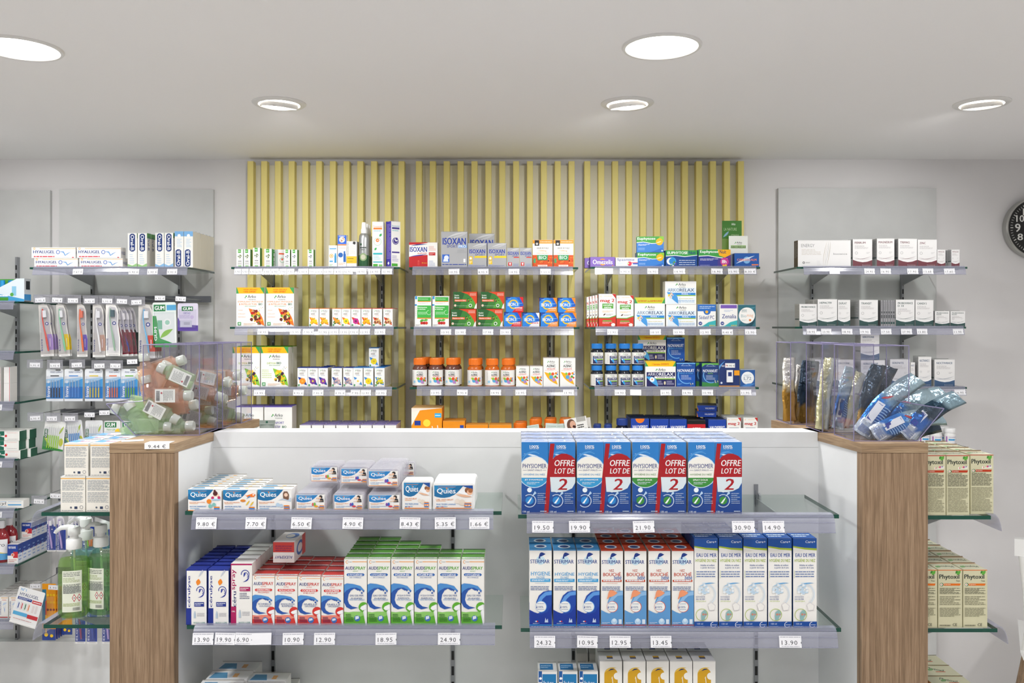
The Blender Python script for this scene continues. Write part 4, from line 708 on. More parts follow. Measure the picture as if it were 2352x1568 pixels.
def D_care(c):
    c.base('#f3f1ec', top='#1f56a4', side='#1c4a90'); c.T.L(.1, .2, .9, .8, 2, '#dfe8f4', .45); a = c.F; a.P([(0, .9), (.5, .875), (1, .865), (1, 1), (0, 1)], '#1f55a4'); a.P([(0, .9), (.5, .875), (1, .865), (1, .888), (.5, .895), (0, .915)], '#a8c038')
    a.T('Care+', .73, .962, .42, .028, '#eef2f8', .005); a.T('EAU DE MER', .52, .812, .84, .042, '#1f4a9c', .02); a.T('HYGIÈNE DU NEZ', .5, .757, .88, .042, '#a4bc38', .015); a.T('Adulte et enfant', .56, .7, .6, .02, '#44629c', .012); a.T('à partir de 6 ans', .57, .67, .6, .022, '#44629c', .012); a.R(.05, .555, .06, .64, '#a8c038'); a.L(.09, .56, .9, .64, 3, '#6f86b4', .4)
    a.ring(.42, .375, .5, .045, '#dbe7f0', -62, 100, 26); a.ring(.46, .38, .4, .03, '#e6eef4', -60, 90, 22); a.lens(.16, .455, .9, .5, .12, .04, '#a4cbe8'); a.lens(.34, .485, .86, .5, .07, .0, '#5aa0d8'); blob(a, .4, .425, .24, ['#d3e3ee', '#eef3f6', '#c0d8ea'], 3, 12)
    a.T('ISOTONIQUE', .26, .345, .38, .015, '#3a5a98', .01); a.T('EAU DE MER', .26, .32, .38, .015, '#3a5a98', .01); a.T('100% NATURELLE', .28, .297, .42, .012, '#a8c038', .0)
    a.ring(.32, .145, .26, .02, '#a8c038'); a.P([(.3, .17), (.42, .2), (.5, .19), (.55, .15), (.46, .12), (.44, .09), (.3, .08), (.28, .13)], '#8fb8b8'); a.C(.38, .15, .05, '#c88a78'); a.C(.48, .15, .04, '#c88a78'); a.P([(.56, .26), (.72, .285), (.9, .25), (.86, .2), (.64, .19)], '#d8d4d8'); a.P([(.58, .257), (.72, .279), (.88, .247), (.84, .204), (.65, .196)], '#f3f1ec'); a.R(0, 0, 1, .07, '#1c50a0'); a.T('125 ml', .24, .045, .24, .018, '#dfe8f4', .01); a.L(.04, .012, .42, .024, 1, '#a8c0e0'); a.ring(.8, .035, .12, .025, '#e8eef6', 90, 330); a.L(.72, .028, .95, .042, 1, '#e8eef6')
def D_nose(c):
    c.base('#efedE6', top='#e4e2dc', side='#e6e4de'); c.T.R(.35, .25, .62, .55, '#c89a20'); c.T.R(.35, .25, .62, .38, '#2a3a6a'); a = c.F; a.R(.2, .0, .8, .84, '#d2a01c'); a.C(.5, .84, .3, '#d2a01c', 0, 180); a.lens(.2, .86, .75, .92, .2, .08, '#e8c45a'); a.lens(.38, .88, .66, .9, .25, .05, '#24386a'); a.C(.78, .82, .16, '#efede6'); a.P([(.5, .78), (.54, .8), (.62, .6), (.64, .5), (.56, .45), (.48, .48), (.48, .44), (.58, .41), (.67, .47), (.67, .58), (.56, .82)], '#f3efe2'); a.ring(.42, .46, .08, .02, '#f3efe2', 90, 270)
def D_marin(c):
    c.base('#efeeea', top='#e4e4e0', side='#e2e2de'); c.T.R(.1, .15, .8, .85, '#2a78b0'); c.T.L(.15, .3, .7, .7, 2, '#b8d8ec'); a = c.F; a.R(.22, .45, .95, .96, '#1f7ab4'); a.R(.02, .85, .2, 1, '#1f5aa0'); a.C(.12, .9, .07, '#fff'); a.T('Eau de mer', .55, .84, .52, .05, '#fff', .01); a.T('hypertonique', .58, .75, .6, .055, '#fff', .01); a.L(.26, .64, .8, .68, 1, '#b8dcf2'); a.R(.25, .5, .8, .56, '#efeeea'); a.T('LARAN', .1, .62, .4, .1, '#333', .0, 90)
def D_phyto(junior):
    def f(c):
        c.base('#d0ccab', top='#d2d0b6', side='#c8c49e'); a = c.F; rd = '#b83a1a' if junior else '#e0701c'
        a.R(0, .985, 1, 1, rd); a.T('Phytoxil', .46, .875 if junior else .87, .82, .1, '#26302c', .02); a.lens(.72, .93, .86, .97, .5, -.1, '#3f8a34'); a.lens(.78, .91, .93, .985, .3, -.25, '#5fa83f')
        if junior: a.P([(.5, .76), (.93, .775), (.93, .82), (.51, .8)], '#f0eee0'); [a.T(ch, .56+.063*i, .785+.005*i, .045, .03, ('#d8304a', '#3a9a4a', '#e08a2a', '#c8307a', '#4a7ac0', '#7a3a9a')[i], .02) for i, ch in enumerate('JUNIOR')]
        else: a.T('Toux', .82, .81, .16, .025, '#3a3a30', .01)
        y = .73 if junior else .745; a.P([(.22, y-.018), (.9, y-.018), (.93, y+.018), (.22, y+.018)], rd); a.C(.14, y, .07, '#2f6a34'); a.C(.13, y, .05, '#f0efe4'); a.C(.13, y, .02, '#c83a2a'); a.T('Propriétés', .38, y, .28, .022, '#f4e4d0', .01)
        if junior: a.L(.05, .48, .93, .7, 9, '#5e5d4c', .4); a.L(.05, .05, .93, .46, 18, '#8b886f', .34)
        else: a.L(.06, .58, .92, .69, 6, '#5e5d4c', .4); a.L(.06, .39, .92, .55, 6, '#7c7a62', .36); a.L(.06, .19, .92, .35, 7, '#7c7a62', .36); a.T('CE', .69, .055, .18, .045, '#3a3a30', .0); a.L(.06, .03, .5, .055, 1, '#77755f', .6)
        t = c.T; t.T('Phytoxil', .5, .5, .7, .3, '#5a6e58', .02, 180); t.lens(.1, .3, .3, .6, .3, -.3, '#7aa86a'); t.R(0, .9, 1, 1, '#c8a080')
    return f
def D_back(c):
    c.base('#e8e4da', top='#e6ecf2', side='#dfdcd4'); a = c.F; a.R(0, .93, 1, .955, '#e6a83a' ); a.R(0, .92, 1, .93, '#e8e4da'); a.L(.06, .6, .94, .9, 12, '#828a96', .4); a.L(.06, .26, .9, .56, 11, '#8e96a0', .36, 5); a.ring(.84, .13, .07, .012, '#3a4258'); a.C(.42, .12, .04, '#5a6270'); a.R(.56, .08, .68, .15, '#33405e'); a.L(.04, .02, .9, .05, 1, '#77808c'); c.T.P([(0, .3), (.4, .2), (.5, .7), (0, .9)], '#5f9ad8'); c.T.P([(.5, .3), (1, .1), (1, .4), (.6, .6)], '#c8dcf0'); c.T.L(.4, .42, .85, .58, 1, '#c8504a', .8)
def D_green(c):
    c.base(W, side='#1f5a44'); a = c.F; a.R(0, 0, .62, 1, '#1f6a55'); a.T('Parodont', .28, .62, .5, .3, '#fff', .03); a.R(.05, .32, .5, .42, '#d8383a'); a.P([(.5, .5), (.62, .55), (.7, .4), (.6, .35)], '#f3f0ea'); a.C(.66, .5, .03, '#d8383a'); a.L(.68, .8, .95, .88, 1, '#e8a8a0'); a.L(.7, .12, .95, .2, 1, '#999'); c.Rt.R(.1, 0, .9, 1, '#1f5a44')
def D_ncyl(c):
    c.base(W, side='#e6e4e0'); a = c.F; a.T('Fluoncyl', .3, .55, .55, .5, '#23272e', .0, shear=.15); a.R(0, .82, .58, .86, '#3f9ad8'); a.R(0, .16, .58, .2, '#3f9ad8'); a.R(.62, .35, .95, .5, '#4aa4dc'); a.R(.62, .82, .95, .85, '#4aa4dc')
def D_pento(c):
    c.base(W, top='#e8e4e4', side='#233f8c'); a = c.F; a.R(0, .42, 1, 1, '#24439a'); a.R(.55, .3, 1, .62, '#c8303a'); a.T('MENTOBAUME', .45, .84, .7, .12, '#fff', .02); a.C(.5, .46, .17, '#eecbb8'); a.C(.5, .46, .1, '#d8705a'); a.L(.1, .08, .9, .24, 2, '#d8706a'); c.Rt.R(0, 0, 1, .5, '#d8dce6'); c.Rt.L(.2, .1, .8, .8, 4, '#7f9ad0')
def D_hyals(c):
    c.base(W, top='#e6e2de', side='#e3dfd8'); a = c.F; a.R(.2, .93, .95, .955, '#f2b03a'); a.T('HYALUGEL', .14, .5, .62, .16, '#24408c', .02, 90); a.lens(.35, .6, .85, .72, .3, -.1, '#c8d8ee'); a.P([(.45, .6), (.6, .4), (.7, .7), (.62, .25)], '#8fb0e0'); a.L(.3, .82, .8, .88, 1, '#e0604a'); a.R(.05, .03, .95, .07, '#c8303a')
def D_plainw(c): c.base('#efeeec', side='#dcdad6'); c.F.R(.88, 0, .95, 1, '#c83a4a')
def D_purple(c): c.base(W, top='#9a8cc8', side='#d8d2d8'); c.T.T('Arko', .5, .5, .5, .3, '#d8d0e8', .02); arko(c.F, .5, .8, .6)
def D_graytext(c): c.base('#c8c4bc', side='#b8b4ac'); c.F.L(.1, .1, .9, .9, 12, '#8a8680'); c.F.T('SE', .7, .4, .3, .1, '#333', .02)
def D_slim(cc):
    def f(c): c.base('#9d9da0', side='#8a8a8c'); c.F.R(.1, .1, .9, .18, cc); c.F.R(.2, .32, .8, .45, '#55585a'); c.F.R(.2, .5, .8, .58, '#55585a'); c.F.L(.2, .62, .8, .95, 8, '#77787a')
    return f
# ================================================================ placing the cartons
_cm = {}
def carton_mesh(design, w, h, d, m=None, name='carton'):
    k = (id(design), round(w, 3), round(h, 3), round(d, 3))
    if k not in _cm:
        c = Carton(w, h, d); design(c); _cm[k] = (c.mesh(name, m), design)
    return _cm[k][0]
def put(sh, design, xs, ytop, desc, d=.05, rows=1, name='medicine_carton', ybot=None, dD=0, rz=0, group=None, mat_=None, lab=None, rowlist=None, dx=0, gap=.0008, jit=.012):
    """a run of equal cartons on shelf SH: xs pixel spans of their fronts, ytop/ybot pixel heights, rows of copies behind"""
    s = SH[sh]; D = s['D']+dD; zb = s['z']+.0003 if ybot is None else PZ(ybot, D); zt = PZ(ytop, D)
    w = min(x1-x0 for x0, x1 in xs)/F*D*.985; h = zt-zb; me = carton_mesh(design, w, h, d, mat_, name); out = []
    for i, (x0, x1) in enumerate(xs):
        n = rowlist[i] if rowlist else rows
        for r in range(n):
            x = PX((x0+x1)/2, D)+dx*r; o = obj(name, me, None, (x, D+d/2+r*(d+gap)+(.0006 if r else 0), zb), rz+(random.uniform(-jit, jit) if not rz else 0))
            L = (lab[i] if lab else desc)+(', %s from left' % ORD[i] if len(xs) > 1 and not lab else '')
            if r: L = (lab[i] if lab else desc)+(', %s row, %s column' % (ORD[r], ORD[i]) if len(xs) > 1 and not lab else ', %s in file' % ORD[r])
            tag(o, L+', '+s['place'], 'carton', desc+(' run' if r == 0 else ' rows behind') if len(xs) > 1 or n > 1 else group)
            out.append(o)
    return out
def cx(off, sc, *a): return [(off+x0/sc, off+x1/sc) for x0, x1 in a]
# ---- left slatted bay
G = ['#5a7a3a', '#8a9a4a', '#3f5a2a']
o_ = D_oil(G); V_ = D_oil(['#5a4a8a', '#7a6aa8', '#4a7a3a'])
put('a1', o_, [(543, 558.5), (559.8, 575)], 572.5, 'small white and green oil carton', .03)
put('a1', o_, [(581, 597)], 569, 'taller white and green oil carton', .032, name='oil_carton', dD=-.004)
put('a1', o_, [(607, 624)], 571.5, 'white and green oil carton beside the turned pale carton', .03, name='oil_carton')
put('a1', o_, [(625, 639)], 573, 'white and green oil carton half hidden behind others', .03, dD=.045, name='oil_carton')
def D_pale(c): c.base('#e4dede', side='#e4eaf0'); c.F.R(.1, .72, .9, .8, '#d8583a'); c.F.ring(.5, .4, .3, .05, '#7ab08a'); c.F.C(.5, .45, .12, '#e0604a'); c.Rt.L(.1, .1, .9, .9, 9, '#d8b8c0')
put('a1', D_pale, [(631, 651)], 572.8, 'pale turned carton with orange mark', .042, rz=.6, name='oil_carton', dD=.01)
put('a1', V_, [(652.5, 666), (667.5, 684), (705, 721.5)], 573, 'white carton with violet lavender print', .03, name='oil_carton')
put('a1', D_pure(1), [(755, 774.5)], 563.6, 'small white carton with orange drop and blue spray', .035, name='spray_carton')
put('a1', D_purecard, [(775.5, 795.5)], 540, 'white carton topped by a blue picture card', .035, name='spray_carton')
put('a1', D_pran, [(796, 819.5)], 554, 'white carton with wide mustard band', .045, name='oil_carton')
put('a1', D_pure(0), [(855, 880.5)], 509, 'tall white carton with orange band and leaf ring', .05, name='spray_carton')
put('a1', D_pure(2), [(889, 913)], 508, 'tall turned carton with violet side and moon', .047, rz=.62, name='spray_carton')
st = D_stim('stim')
put('a2', st, cx(520, S4, (117, 460), (473, 815)), 660, 'large yellow-topped carton with orange leaf', .07, name='supplement_carton')
cols = [('#ef8a2a', '#ee7a22', ['#f4d01c', '#e8b81c'], 0), ('#ef8a2a', '#ee7a22', ['#f2c42a', '#d8a01c'], 0), ('#ef8a2a', '#ee7a22', ['#e8a82a', '#4a7a3a'], 0), ('#ef8a2a', '#ee7a22', ['#f6d82a', '#7a9a2a'], 1), ('#d8402a', '#d8402a', ['#c8308a', '#5a2a4a'], 1), ('#e0502a', '#d8402a', ['#f6bc1c', '#f0a81c'], 0), ('#d8402a', '#e0502a', ['#a8703a', '#d8b07a', '#7a3a2a'], 0), ('#d8402a', '#e0502a', ['#b8804a', '#e0c08a', '#8a3a2a'], 0)]
nm = ['yellow ginger', 'yellow berry', 'orange sprig', 'yellow flower', 'magenta flower', 'yellow fruit', 'brown root', 'brown bark']
xs = cx(520, S4, (990, 1108), (1115, 1237), (1270, 1380), (1382, 1492), (1497, 1613), (1617, 1740), (1752, 1870), (1882, 1997))
for i, x in enumerate(xs): put('a2', D_arko(*cols[i]), [x], 708, 'small white herbal carton with %s print' % nm[i], .05, name='herbal_carton', rows=3 if i in (1, 7) else 1)
put('a3', D_stim('detox'), cx(520, S5, (75, 435), (440, 797)), 796.6, 'large yellow-topped carton with green leaf', .07, rows=2, name='supplement_carton')
bl, lb = '#24429a', '#3f8ad0'
cols = [(bl, bl, ['#f2952a', '#f6b84a'], 1), (bl, bl, ['#7a3f92', '#f0d04a'], 1), (bl, bl, ['#86479c', '#e8c84a'], 1), (bl, bl, ['#e4c8c8', '#c8a8a8', '#7a8a9a'], 0), (bl, bl, ['#dcc4c0', '#b89a98', '#8a94a0'], 0), (lb, lb, ['#f0f0e8', '#f2c82a'], 1), (lb, lb, ['#f4d82a', '#e0b81c'], 1), (lb, lb, ['#e8d42a', '#8a9a3a'], 0)]
nm = ['orange poppy', 'purple passionflower', 'deep purple flower', 'pale pink blossom', 'grey pink blossom', 'white daisy', 'yellow star flower', 'yellow shrub']
xs = cx(520, S5, (913, 1045), (1047, 1178), (1182, 1305), (1352, 1487), (1500, 1628), (1630, 1755), (1762, 1890), (1905, 2035))
for i, x in enumerate(xs):
    put('a3', D_arko(*cols[i]), [x], 844, 'small blue herbal carton with %s' % nm[i], .05, name='herbal_carton', rows=4 if i == 7 else 3 if i in (2, 6) else 2 if i == 5 else 1, dD=-.004 if i == 3 else 0)
put('a3', D_arko(*cols[6]), cx(520, S5, (1832, 1960)), 798.7, 'single herbal carton standing on top of the blue run', .05, name='herbal_carton', ybot=843.5, dD=.05)
put('a4', D_confort, [(540, 605), (606, 672)], 933, 'large white carton with violet lettering', .07, name='supplement_carton')
put('a4', D_purple, [(688+i*28, 714+i*28) for i in range(8)], 976, 'small carton with lilac top', .05, rows=3, name='herbal_carton')
# ---- middle slatted bay
put('b1', D_iso('red'), [(939, 1004.8)], 556.5, 'red and white sports supplement carton', .05, name='supplement_carton')
put('b1', D_iso('pro'), [(1012.8, 1073.6)], 531.7, 'tallest silver sports supplement carton with pale blue tab', .06, name='supplement_carton')
put('b1', D_iso('pro'), [(1077, 1136)], 536.4, 'silver sports carton standing behind two smaller ones', .06, name='supplement_carton', dD=.075)
put('b1', D_iso('sport'), cx(920, S4, (807, 1037), (1043, 1273)), 558, 'silver sports carton with yellow ribbon', .06, name='supplement_carton')
put('b1', D_iso('small'), cx(920, S4, (1280, 1427), (1432, 1577)), 569, 'small silver sports carton with red tab', .04, name='supplement_carton')
put('b1', D_gelee, [(1222, 1270.4), (1270.8, 1317)], 551, 'white and honeycomb orange royal jelly carton', .055, name='supplement_carton')
put('b2', D_multi, [(952.5, 991), (992.7, 1031.5)], 680, 'white and green multivitamin carton with cherries', .06, name='vitamin_carton')
bo = D_boost
put('b2', bo, [(1034.8, 1093.6), (1095.5, 1155)], 709.6, 'dark green vitamin carton with orange corner', .08, name='vitamin_carton')
put('b2', bo, [(1040, 1097), (1103.7, 1158.6)], 670, 'dark green vitamin carton stacked on another', .06, name='vitamin_carton', ybot=708.7, dD=.012)
put('b2', D_bion('red'), [(1157, 1197.5)], 717.3, 'lower blue vitamin carton with red corner', .06, name='vitamin_carton'); put('b2', D_bion('red'), [(1161.5, 1202)], 682, 'upper blue vitamin carton with red corner', .055, name='vitamin_carton', ybot=716.7)
put('b2', D_bion('white'), [(1199.7, 1239)], 718, 'blue vitamin carton with white corner', .06, name='vitamin_carton')
put('b2', D_bion('orange'), [(1241.5, 1281.7), (1283.6, 1324.5)], 718, 'lower blue vitamin carton with orange corner', .06, name='vitamin_carton'); put('b2', D_bion('orange'), [(1238.5, 1278.8), (1281, 1322)], 683.8, 'upper blue vitamin carton with orange corner', .055, name='vitamin_carton', ybot=717.5)
put('b3', D_azinc, cx(920, S5, (1485, 1655), (1660, 1832)), 841, 'short white carton with colourful fruit cubes', .05, name='vitamin_carton'); put('b3', D_azinc, cx(920, S5, (1833, 2040), (2048, 2250)), 822, 'tall white carton with colourful fruit cubes', .05, name='vitamin_carton')
put('b4', D_vitasc, [(944.5, 1015.5)], 937, 'big orange vitamin carton', .06, rows=2, name='vitamin_carton'); put('b4', D_flatorange, [(1017, 1068)], 967, 'orange vitamin carton next to the big orange one', .05, rows=2, name='vitamin_carton', lab=['medium orange vitamin carton']); put('b4', D_flatorange, [(1069.5, 1121.5), (1123, 1175)], 975.5, 'low orange vitamin carton', .06, name='vitamin_carton')
# ---- right slatted bay
put('c1', D_omez, [(1355.4, 1412.8)], 590, 'flat violet tablet carton', .05, rows=2, dx=-.018); put('c1', D_spas, [(1413.8, 1465)], 591.4, 'flat white tablet carton with red dot', .05, dD=-.008)
put('c1', D_euph('day'), [(1463, 1526)], 580, 'lower green and blue carton with sun', .06, dD=.004); put('c1', D_euph('day'), [(1463.5, 1526)], 543, 'upper green and blue carton with sun', .05, ybot=579.4, rz=-.1, dD=.01)
put('c1', D_euph('nuit'), [(1528.6, 1602)], 574.7, 'green and navy carton with moon', .05); put('c1', D_euph('gum'), [(1604, 1678.6)], 573, 'green and purple carton with yellow corner', .05); put('c1', D_cardio, [(1686.5, 1744)], 581.4, 'blue carton with orange lettering', .05, dD=.003)
put('c2', D_mag2('green'), [(1375, 1414.6)], 675, 'white and red magnesium carton, nearer of two', .035, name='magnesium_carton', rz=.03, dD=-.006); put('c2', D_mag2('green'), [(1415.8, 1455.5)], 678.6, 'white and red magnesium carton, further of two', .035, name='magnesium_carton')
for i in range(4): put('c2', D_mag2('green'), [(1348+i*6.4, 1353.6+i*6.4)], 682-i*1.5, 'thin red and white carton seen edge on', .08, name='magnesium_carton', dD=.012, lab=['thin red and white carton edge on, %s in the row' % ORD[i]])
put('c2', D_relax('moral'), [(1457, 1527.6)], 683, 'white and pale blue relaxation carton with yellow strip', .06, name='relaxation_carton')
pl = D_relax('plain'); put('c2', pl, [(1529.5, 1600)], 699, 'lower white and pale blue relaxation carton', .06, name='relaxation_carton'); put('c2', pl, [(1527, 1599.6)], 646, 'upper white and pale blue relaxation carton', .055, ybot=698.5, name='relaxation_carton')
put('c2', D_boiron('s'), [(1602, 1644.3)], 699, 'white carton with blue top and teal wave', .05); put('c2', D_boiron('z'), [(1651.5, 1693.6)], 698.5, 'white carton with violet bar and teal wave', .05, rz=.06); put('c2', D_round('bio'), [(1695.2, 1736)], 699.7, 'teal carton with white round patch', .05)
put('c3', D_relax('sommeil'), [(1482, 1552.6)], 829.6, 'white and navy sleep carton with yellow strip', .06, rows=2, name='sleep_carton'); put('c3', D_relax('sommeil'), [(1465, 1530)], 768, 'white and navy sleep carton on top at the back', .06, ybot=829, dD=.075, name='sleep_carton')
put('c3', D_nova('ta'), [(1553.4, 1597.4)], 833, 'dark blue sleep carton in front', .05, rows=3, name='sleep_carton'); put('c3', D_nova('ta'), [(1531.5, 1573)], 775, 'dark blue sleep carton on top at the back', .05, ybot=832.6, dD=.075, name='sleep_carton')
put('c3', D_nova('phyto'), [(1611.8, 1651)], 834, 'blue and green sleep carton in front', .05, name='sleep_carton'); put('c3', D_nova('phyto'), [(1598.5, 1640)], 833, 'blue and green sleep carton half hidden', .05, dD=.055, name='sleep_carton')
put('c3', D_round('l72'), [(1700, 1734.5)], 849, 'blue carton with white round patch', .05)
put('c4', D_valdi('or'), [(1449, 1491)], 961, 'blue valerian carton with orange spot', .05, rows=3, name='valerian_carton'); put('c4', D_valdi('pk'), [(1493, 1536)], 962, 'blue valerian carton with pink line', .05, rows=3, name='valerian_carton'); put('c4', D_valdi('bl'), [(1537, 1577.4)], 962.5, 'blue valerian carton with cyan line', .05, rows=3, name='valerian_carton')
put('c4', D_valdi('red'), [(1578.6, 1620.6)], 964.5, 'red and black special offer carton', .05, rows=3, name='valerian_carton'); put('c4', D_valdi('bl'), [(1627, 1668)], 963, 'blue valerian carton right of the red one', .05, rows=2, name='valerian_carton')
put('c4', D_valdi('flat'), [(1603.7, 1648)], 944.5, 'lower flat blue carton lying on the valerian row', .09, ybot=957.5, dD=.06, name='valerian_carton', rz=-.12); put('c4', D_valdi('flat'), [(1607, 1651)], 931, 'upper flat blue carton lying on the valerian row', .09, ybot=943.8, dD=.06, name='valerian_carton', rz=-.2)
put('c4', D_mag2('sleep'), [(1669.5, 1702), (1704, 1744)], 959, 'white magnesium sleep carton', .035, rows=3, name='magnesium_carton')
# ---- right white board
R_, T_, B_ = '#76424a', '#375452', '#3f5c80'
put('r1', D_inov('ENERGY', R_, True), [(1832, 1955)], 551.6, 'wide white energy carton with brown side', .05, name='supplement_carton')
for (t, a, b2, y, tsz, d) in [('FERRUM', 1958.5, 2003.6, 549, .55, .05), ('MAGNESIUM', 2014, 2054.5, 547.6, .78, .06), ('TRIMAG', 2062.8, 2106.6, 548, .5, .06), ('ZINC', 2107.4, 2152, 550, .32, .06)]:
    put('r1', D_inov(t, R_, ts=tsz), [(a, b2)], y, 'white and burgundy carton', d, name='supplement_carton', lab=['white carton with burgundy base, %s' % {'FERRUM': 'next to the wide energy carton', 'MAGNESIUM': 'showing a grey side', 'TRIMAG': 'second from the smallest pair', 'ZINC': 'next to the smallest pair'}[t]], rows=2 if t == 'MAGNESIUM' else 1)
v3 = D_inov('VITA D3', R_, ts=.75); put('r1', v3, [(2152.6, 2171.5), (2184.5, 2204.5)], 573, 'smallest burgundy and white carton', .03, rows=2, name='supplement_carton')
put('r2', D_inov('PROBIOVANCE', T_, ts=.8), [(1836, 1877)], 698, 'shorter white and dark green carton', .06, name='supplement_carton', lab=['shorter dark green and white carton at the shelf end']); put('r2', D_inov('HEPACTIV', T_, ts=.62), [(1878, 1923)], 687, 'white and dark green carton in front', .05, dD=-.006, name='supplement_carton', lab=['tall dark green and white carton overlapping another'], rows=3)
put('r2', D_inov('DUFLAT', T_, ts=.62), [(1924, 1953)], 688.5, 'dark green and white carton half hidden', .05, name='supplement_carton'); put('r2', D_inov('TRANSIT', T_, ts=.56), [(1973.4, 2016.7)], 688.6, 'dark green and white carton standing alone with grey side', .1, name='supplement_carton')
for i in range(6): put('r2', D_slim(T_), [(2023+i*5.5, 2027.8+i*5.5)], 689.5, 'slim', .08, name='supplement_carton', lab=['thin grey carton seen edge on, %s of six' % ORD[i]], dD=.01)
put('r2', D_inov('PROBIOVANCE', T_, t2='D 10', ts=.8), [(2057.5, 2101)], 688, 'dark green and white carton beside the thin edges', .05, name='supplement_carton'); put('r2', D_inov('CANDI 5', T_, ts=.52), [(2102, 2144)], 688.8, 'dark green and white carton next to small pair', .05, name='supplement_carton'); put('r2', D_inov('PROBIOVANCE', T_, t2='INTIM', ts=.8), [(2147, 2181.5), (2183, 2217)], 714, 'small dark green and white carton', .045, name='supplement_carton')
put('r3', D_inov('SEROTONE', B_, ts=.62), [(1872, 1916), (1920, 1964)], 826, 'blue carton seen through acrylic bins', .06, rows=2, name='supplement_carton'); put('r3', D_inov('SEROTONE', B_, ts=.62), [(1976.8, 2020)], 766, 'blue and white carton stacked above another', .06, ybot=826, name='supplement_carton'); put('r3', D_inov('SEROTONE', B_, ts=.62), [(1977, 2033)], 827, 'wide blue and white carton under a stacked one', .07, name='supplement_carton')
put('r3', D_inov('SERENITE', B_, ts=.58), [(2044, 2090.5)], 825, 'blue and white carton behind the scoop of the bin', .05, name='supplement_carton'); put('r3', D_inov('NOCTI', B_, ts=.7), [(2091.5, 2101.5)], 832, 'narrow blue and white carton', .05, name='supplement_carton'); put('r3', D_inov('NOCTIVANCE 2', B_, ts=.76), [(2109.5, 2139.4)], 819, 'tall narrow blue and white carton', .05, name='supplement_carton'); put('r3', D_inov('NOCTIVANCE', B_, ts=.78), [(2146, 2193)], 825.4, 'blue and white carton at the shelf end', .05, name='supplement_carton')
# ---- toothpaste shelf and the board at the photo edge
put('l1', D_hyal, [(78, 179.5), (181, 283)], 593, 'flat white tube carton, lower of stack', .045, name='gel_carton'); put('l1', D_hyal, [(72, 174), (176, 278)], 568, 'flat white tube carton, upper of stack', .045, ybot=592.4, name='gel_carton')
put('l1', D_oralb('gr'), [(293, 315), (316, 337.5)], 535, 'upright toothpaste carton of the first pair', .04, rowlist=[1, 3], name='toothpaste_carton'); put('l1', D_oralb('bl'), [(356, 377), (377.6, 398)], 534.5, 'upright toothpaste carton of the second pair', .04, rowlist=[1, 3], name='toothpaste_carton'); put('l1', D_oralb('up'), [(401, 421.8), (422.4, 443.5)], 531, 'upright toothpaste carton with light blue top', .04, rowlist=[2, 6], name='toothpaste_carton')
for r, (yt, yb, xe) in enumerate([(990, 1011.6, 46), (1012, 1033.6, 44), (1034, 1053.4, 48)]): put('f3', D_green, [(-48, xe)], yt, 'dark green and white toothpaste carton', .05, ybot=yb, rows=2, dx=.012, name='toothpaste_carton', lab=['dark green toothpaste carton, %s of the edge stack' % ('top', 'middle', 'bottom')[r]])
put('f4', D_ncyl, [(-40, 54)], 1149, 'white toothpaste carton with black lettering', .045, name='toothpaste_carton'); put('f2', D_plainw, [(-20, 8), (9, 23)], 880, 'plain white carton with red stripe', .05, name='gel_carton'); put('f2', D_plainw, [(-20, 8), (9, 23)], 843, 'upper plain white carton with red stripe', .05, ybot=879.6, name='gel_carton')
put('f5', D_pento, [(17, 41)], 1250, 'navy and red cough balm carton', .033, rows=7, name='balm_carton', dD=-.002); put('f5', D_pento, [(49.5, 73.5)], 1200, 'upper navy and red balm carton', .033, ybot=1235.5, dD=.102, rows=4, name='balm_carton')
put('f6', D_hyals, [(-26, -4), (-2, 19), (20.5, 41)], 1370, 'small white gel carton with slanted print', .035, rows=6, name='gel_carton')
# ---- gondola
put('g1', D_quies('swim'), [(431.5, 509)], 1123, 'white and blue earplug carton with swimming child', .024, rows=7, name='earplug_carton'); put('g1', D_quies('plane'), [(511.7, 589.6)], 1124, 'white and blue earplug carton with orange plane', .024, rows=5, name='earplug_carton'); put('g1', D_quies('read'), [(591.3, 670)], 1123, 'white and blue earplug carton with reading woman', .024, rows=2, name='earplug_carton')
put('g2', D_ceru('lyse'), [(427, 475), (477, 526)], 1307, 'white and navy ear drop carton', .026, rows=7, name='ear_drop_carton'); put('g2', D_ceru('spray'), [(529.7, 579)], 1294, 'white and magenta ear spray carton', .032, rows=5, name='ear_spray_carton')
ar = [('OHRENSCHMALZ', 'PROPFEN', 'SCHNELLE', 'AUFLÖSUNG'), ('BOUCHON', 'DE CÉRUMEN', 'DISSOLUTION', 'RAPIDE'), ('OORSMEER', 'PROP', 'SNELLE', 'OPLOSSING'), ('OORSMEER', 'PROP', 'SNELLE', 'OPLOSSING')]
xs = [(579.5, 631), (631.7, 683.6), (684.2, 736.6), (737.6, 789)]
for i in range(4): put('g2', D_audi('red', *ar[i]), [xs[i]], 1321+i, 'white and red ear spray carton', .036, rows=4, name='ear_spray_carton', lab=['white and red ear spray carton, %s from left' % ORD[i]])
gr = ('HYGIÈNE', "DE L'OREILLE", 'EAU DE MER', 'PURIFIÉE'); it = ('IGIENE', "DELL'ORECCHIO", 'ACQUA DI MARE', 'PURIFICATA'); gxs = [(790, 843), (843.6, 896.6), (898, 950.8), (951.5, 1004.6), (1005.2, 1058), (1059.6, 1112.6)]
for i in range(6): put('g2', D_audi('green', *(it if i in (2, 3) else gr)), [gxs[i]], 1283, 'white and green ear spray carton', .035, rows=(5, 5, 4, 3, 2, 2)[i], name='ear_spray_carton', lab=['white and green ear spray carton, %s from left' % ORD[i]])
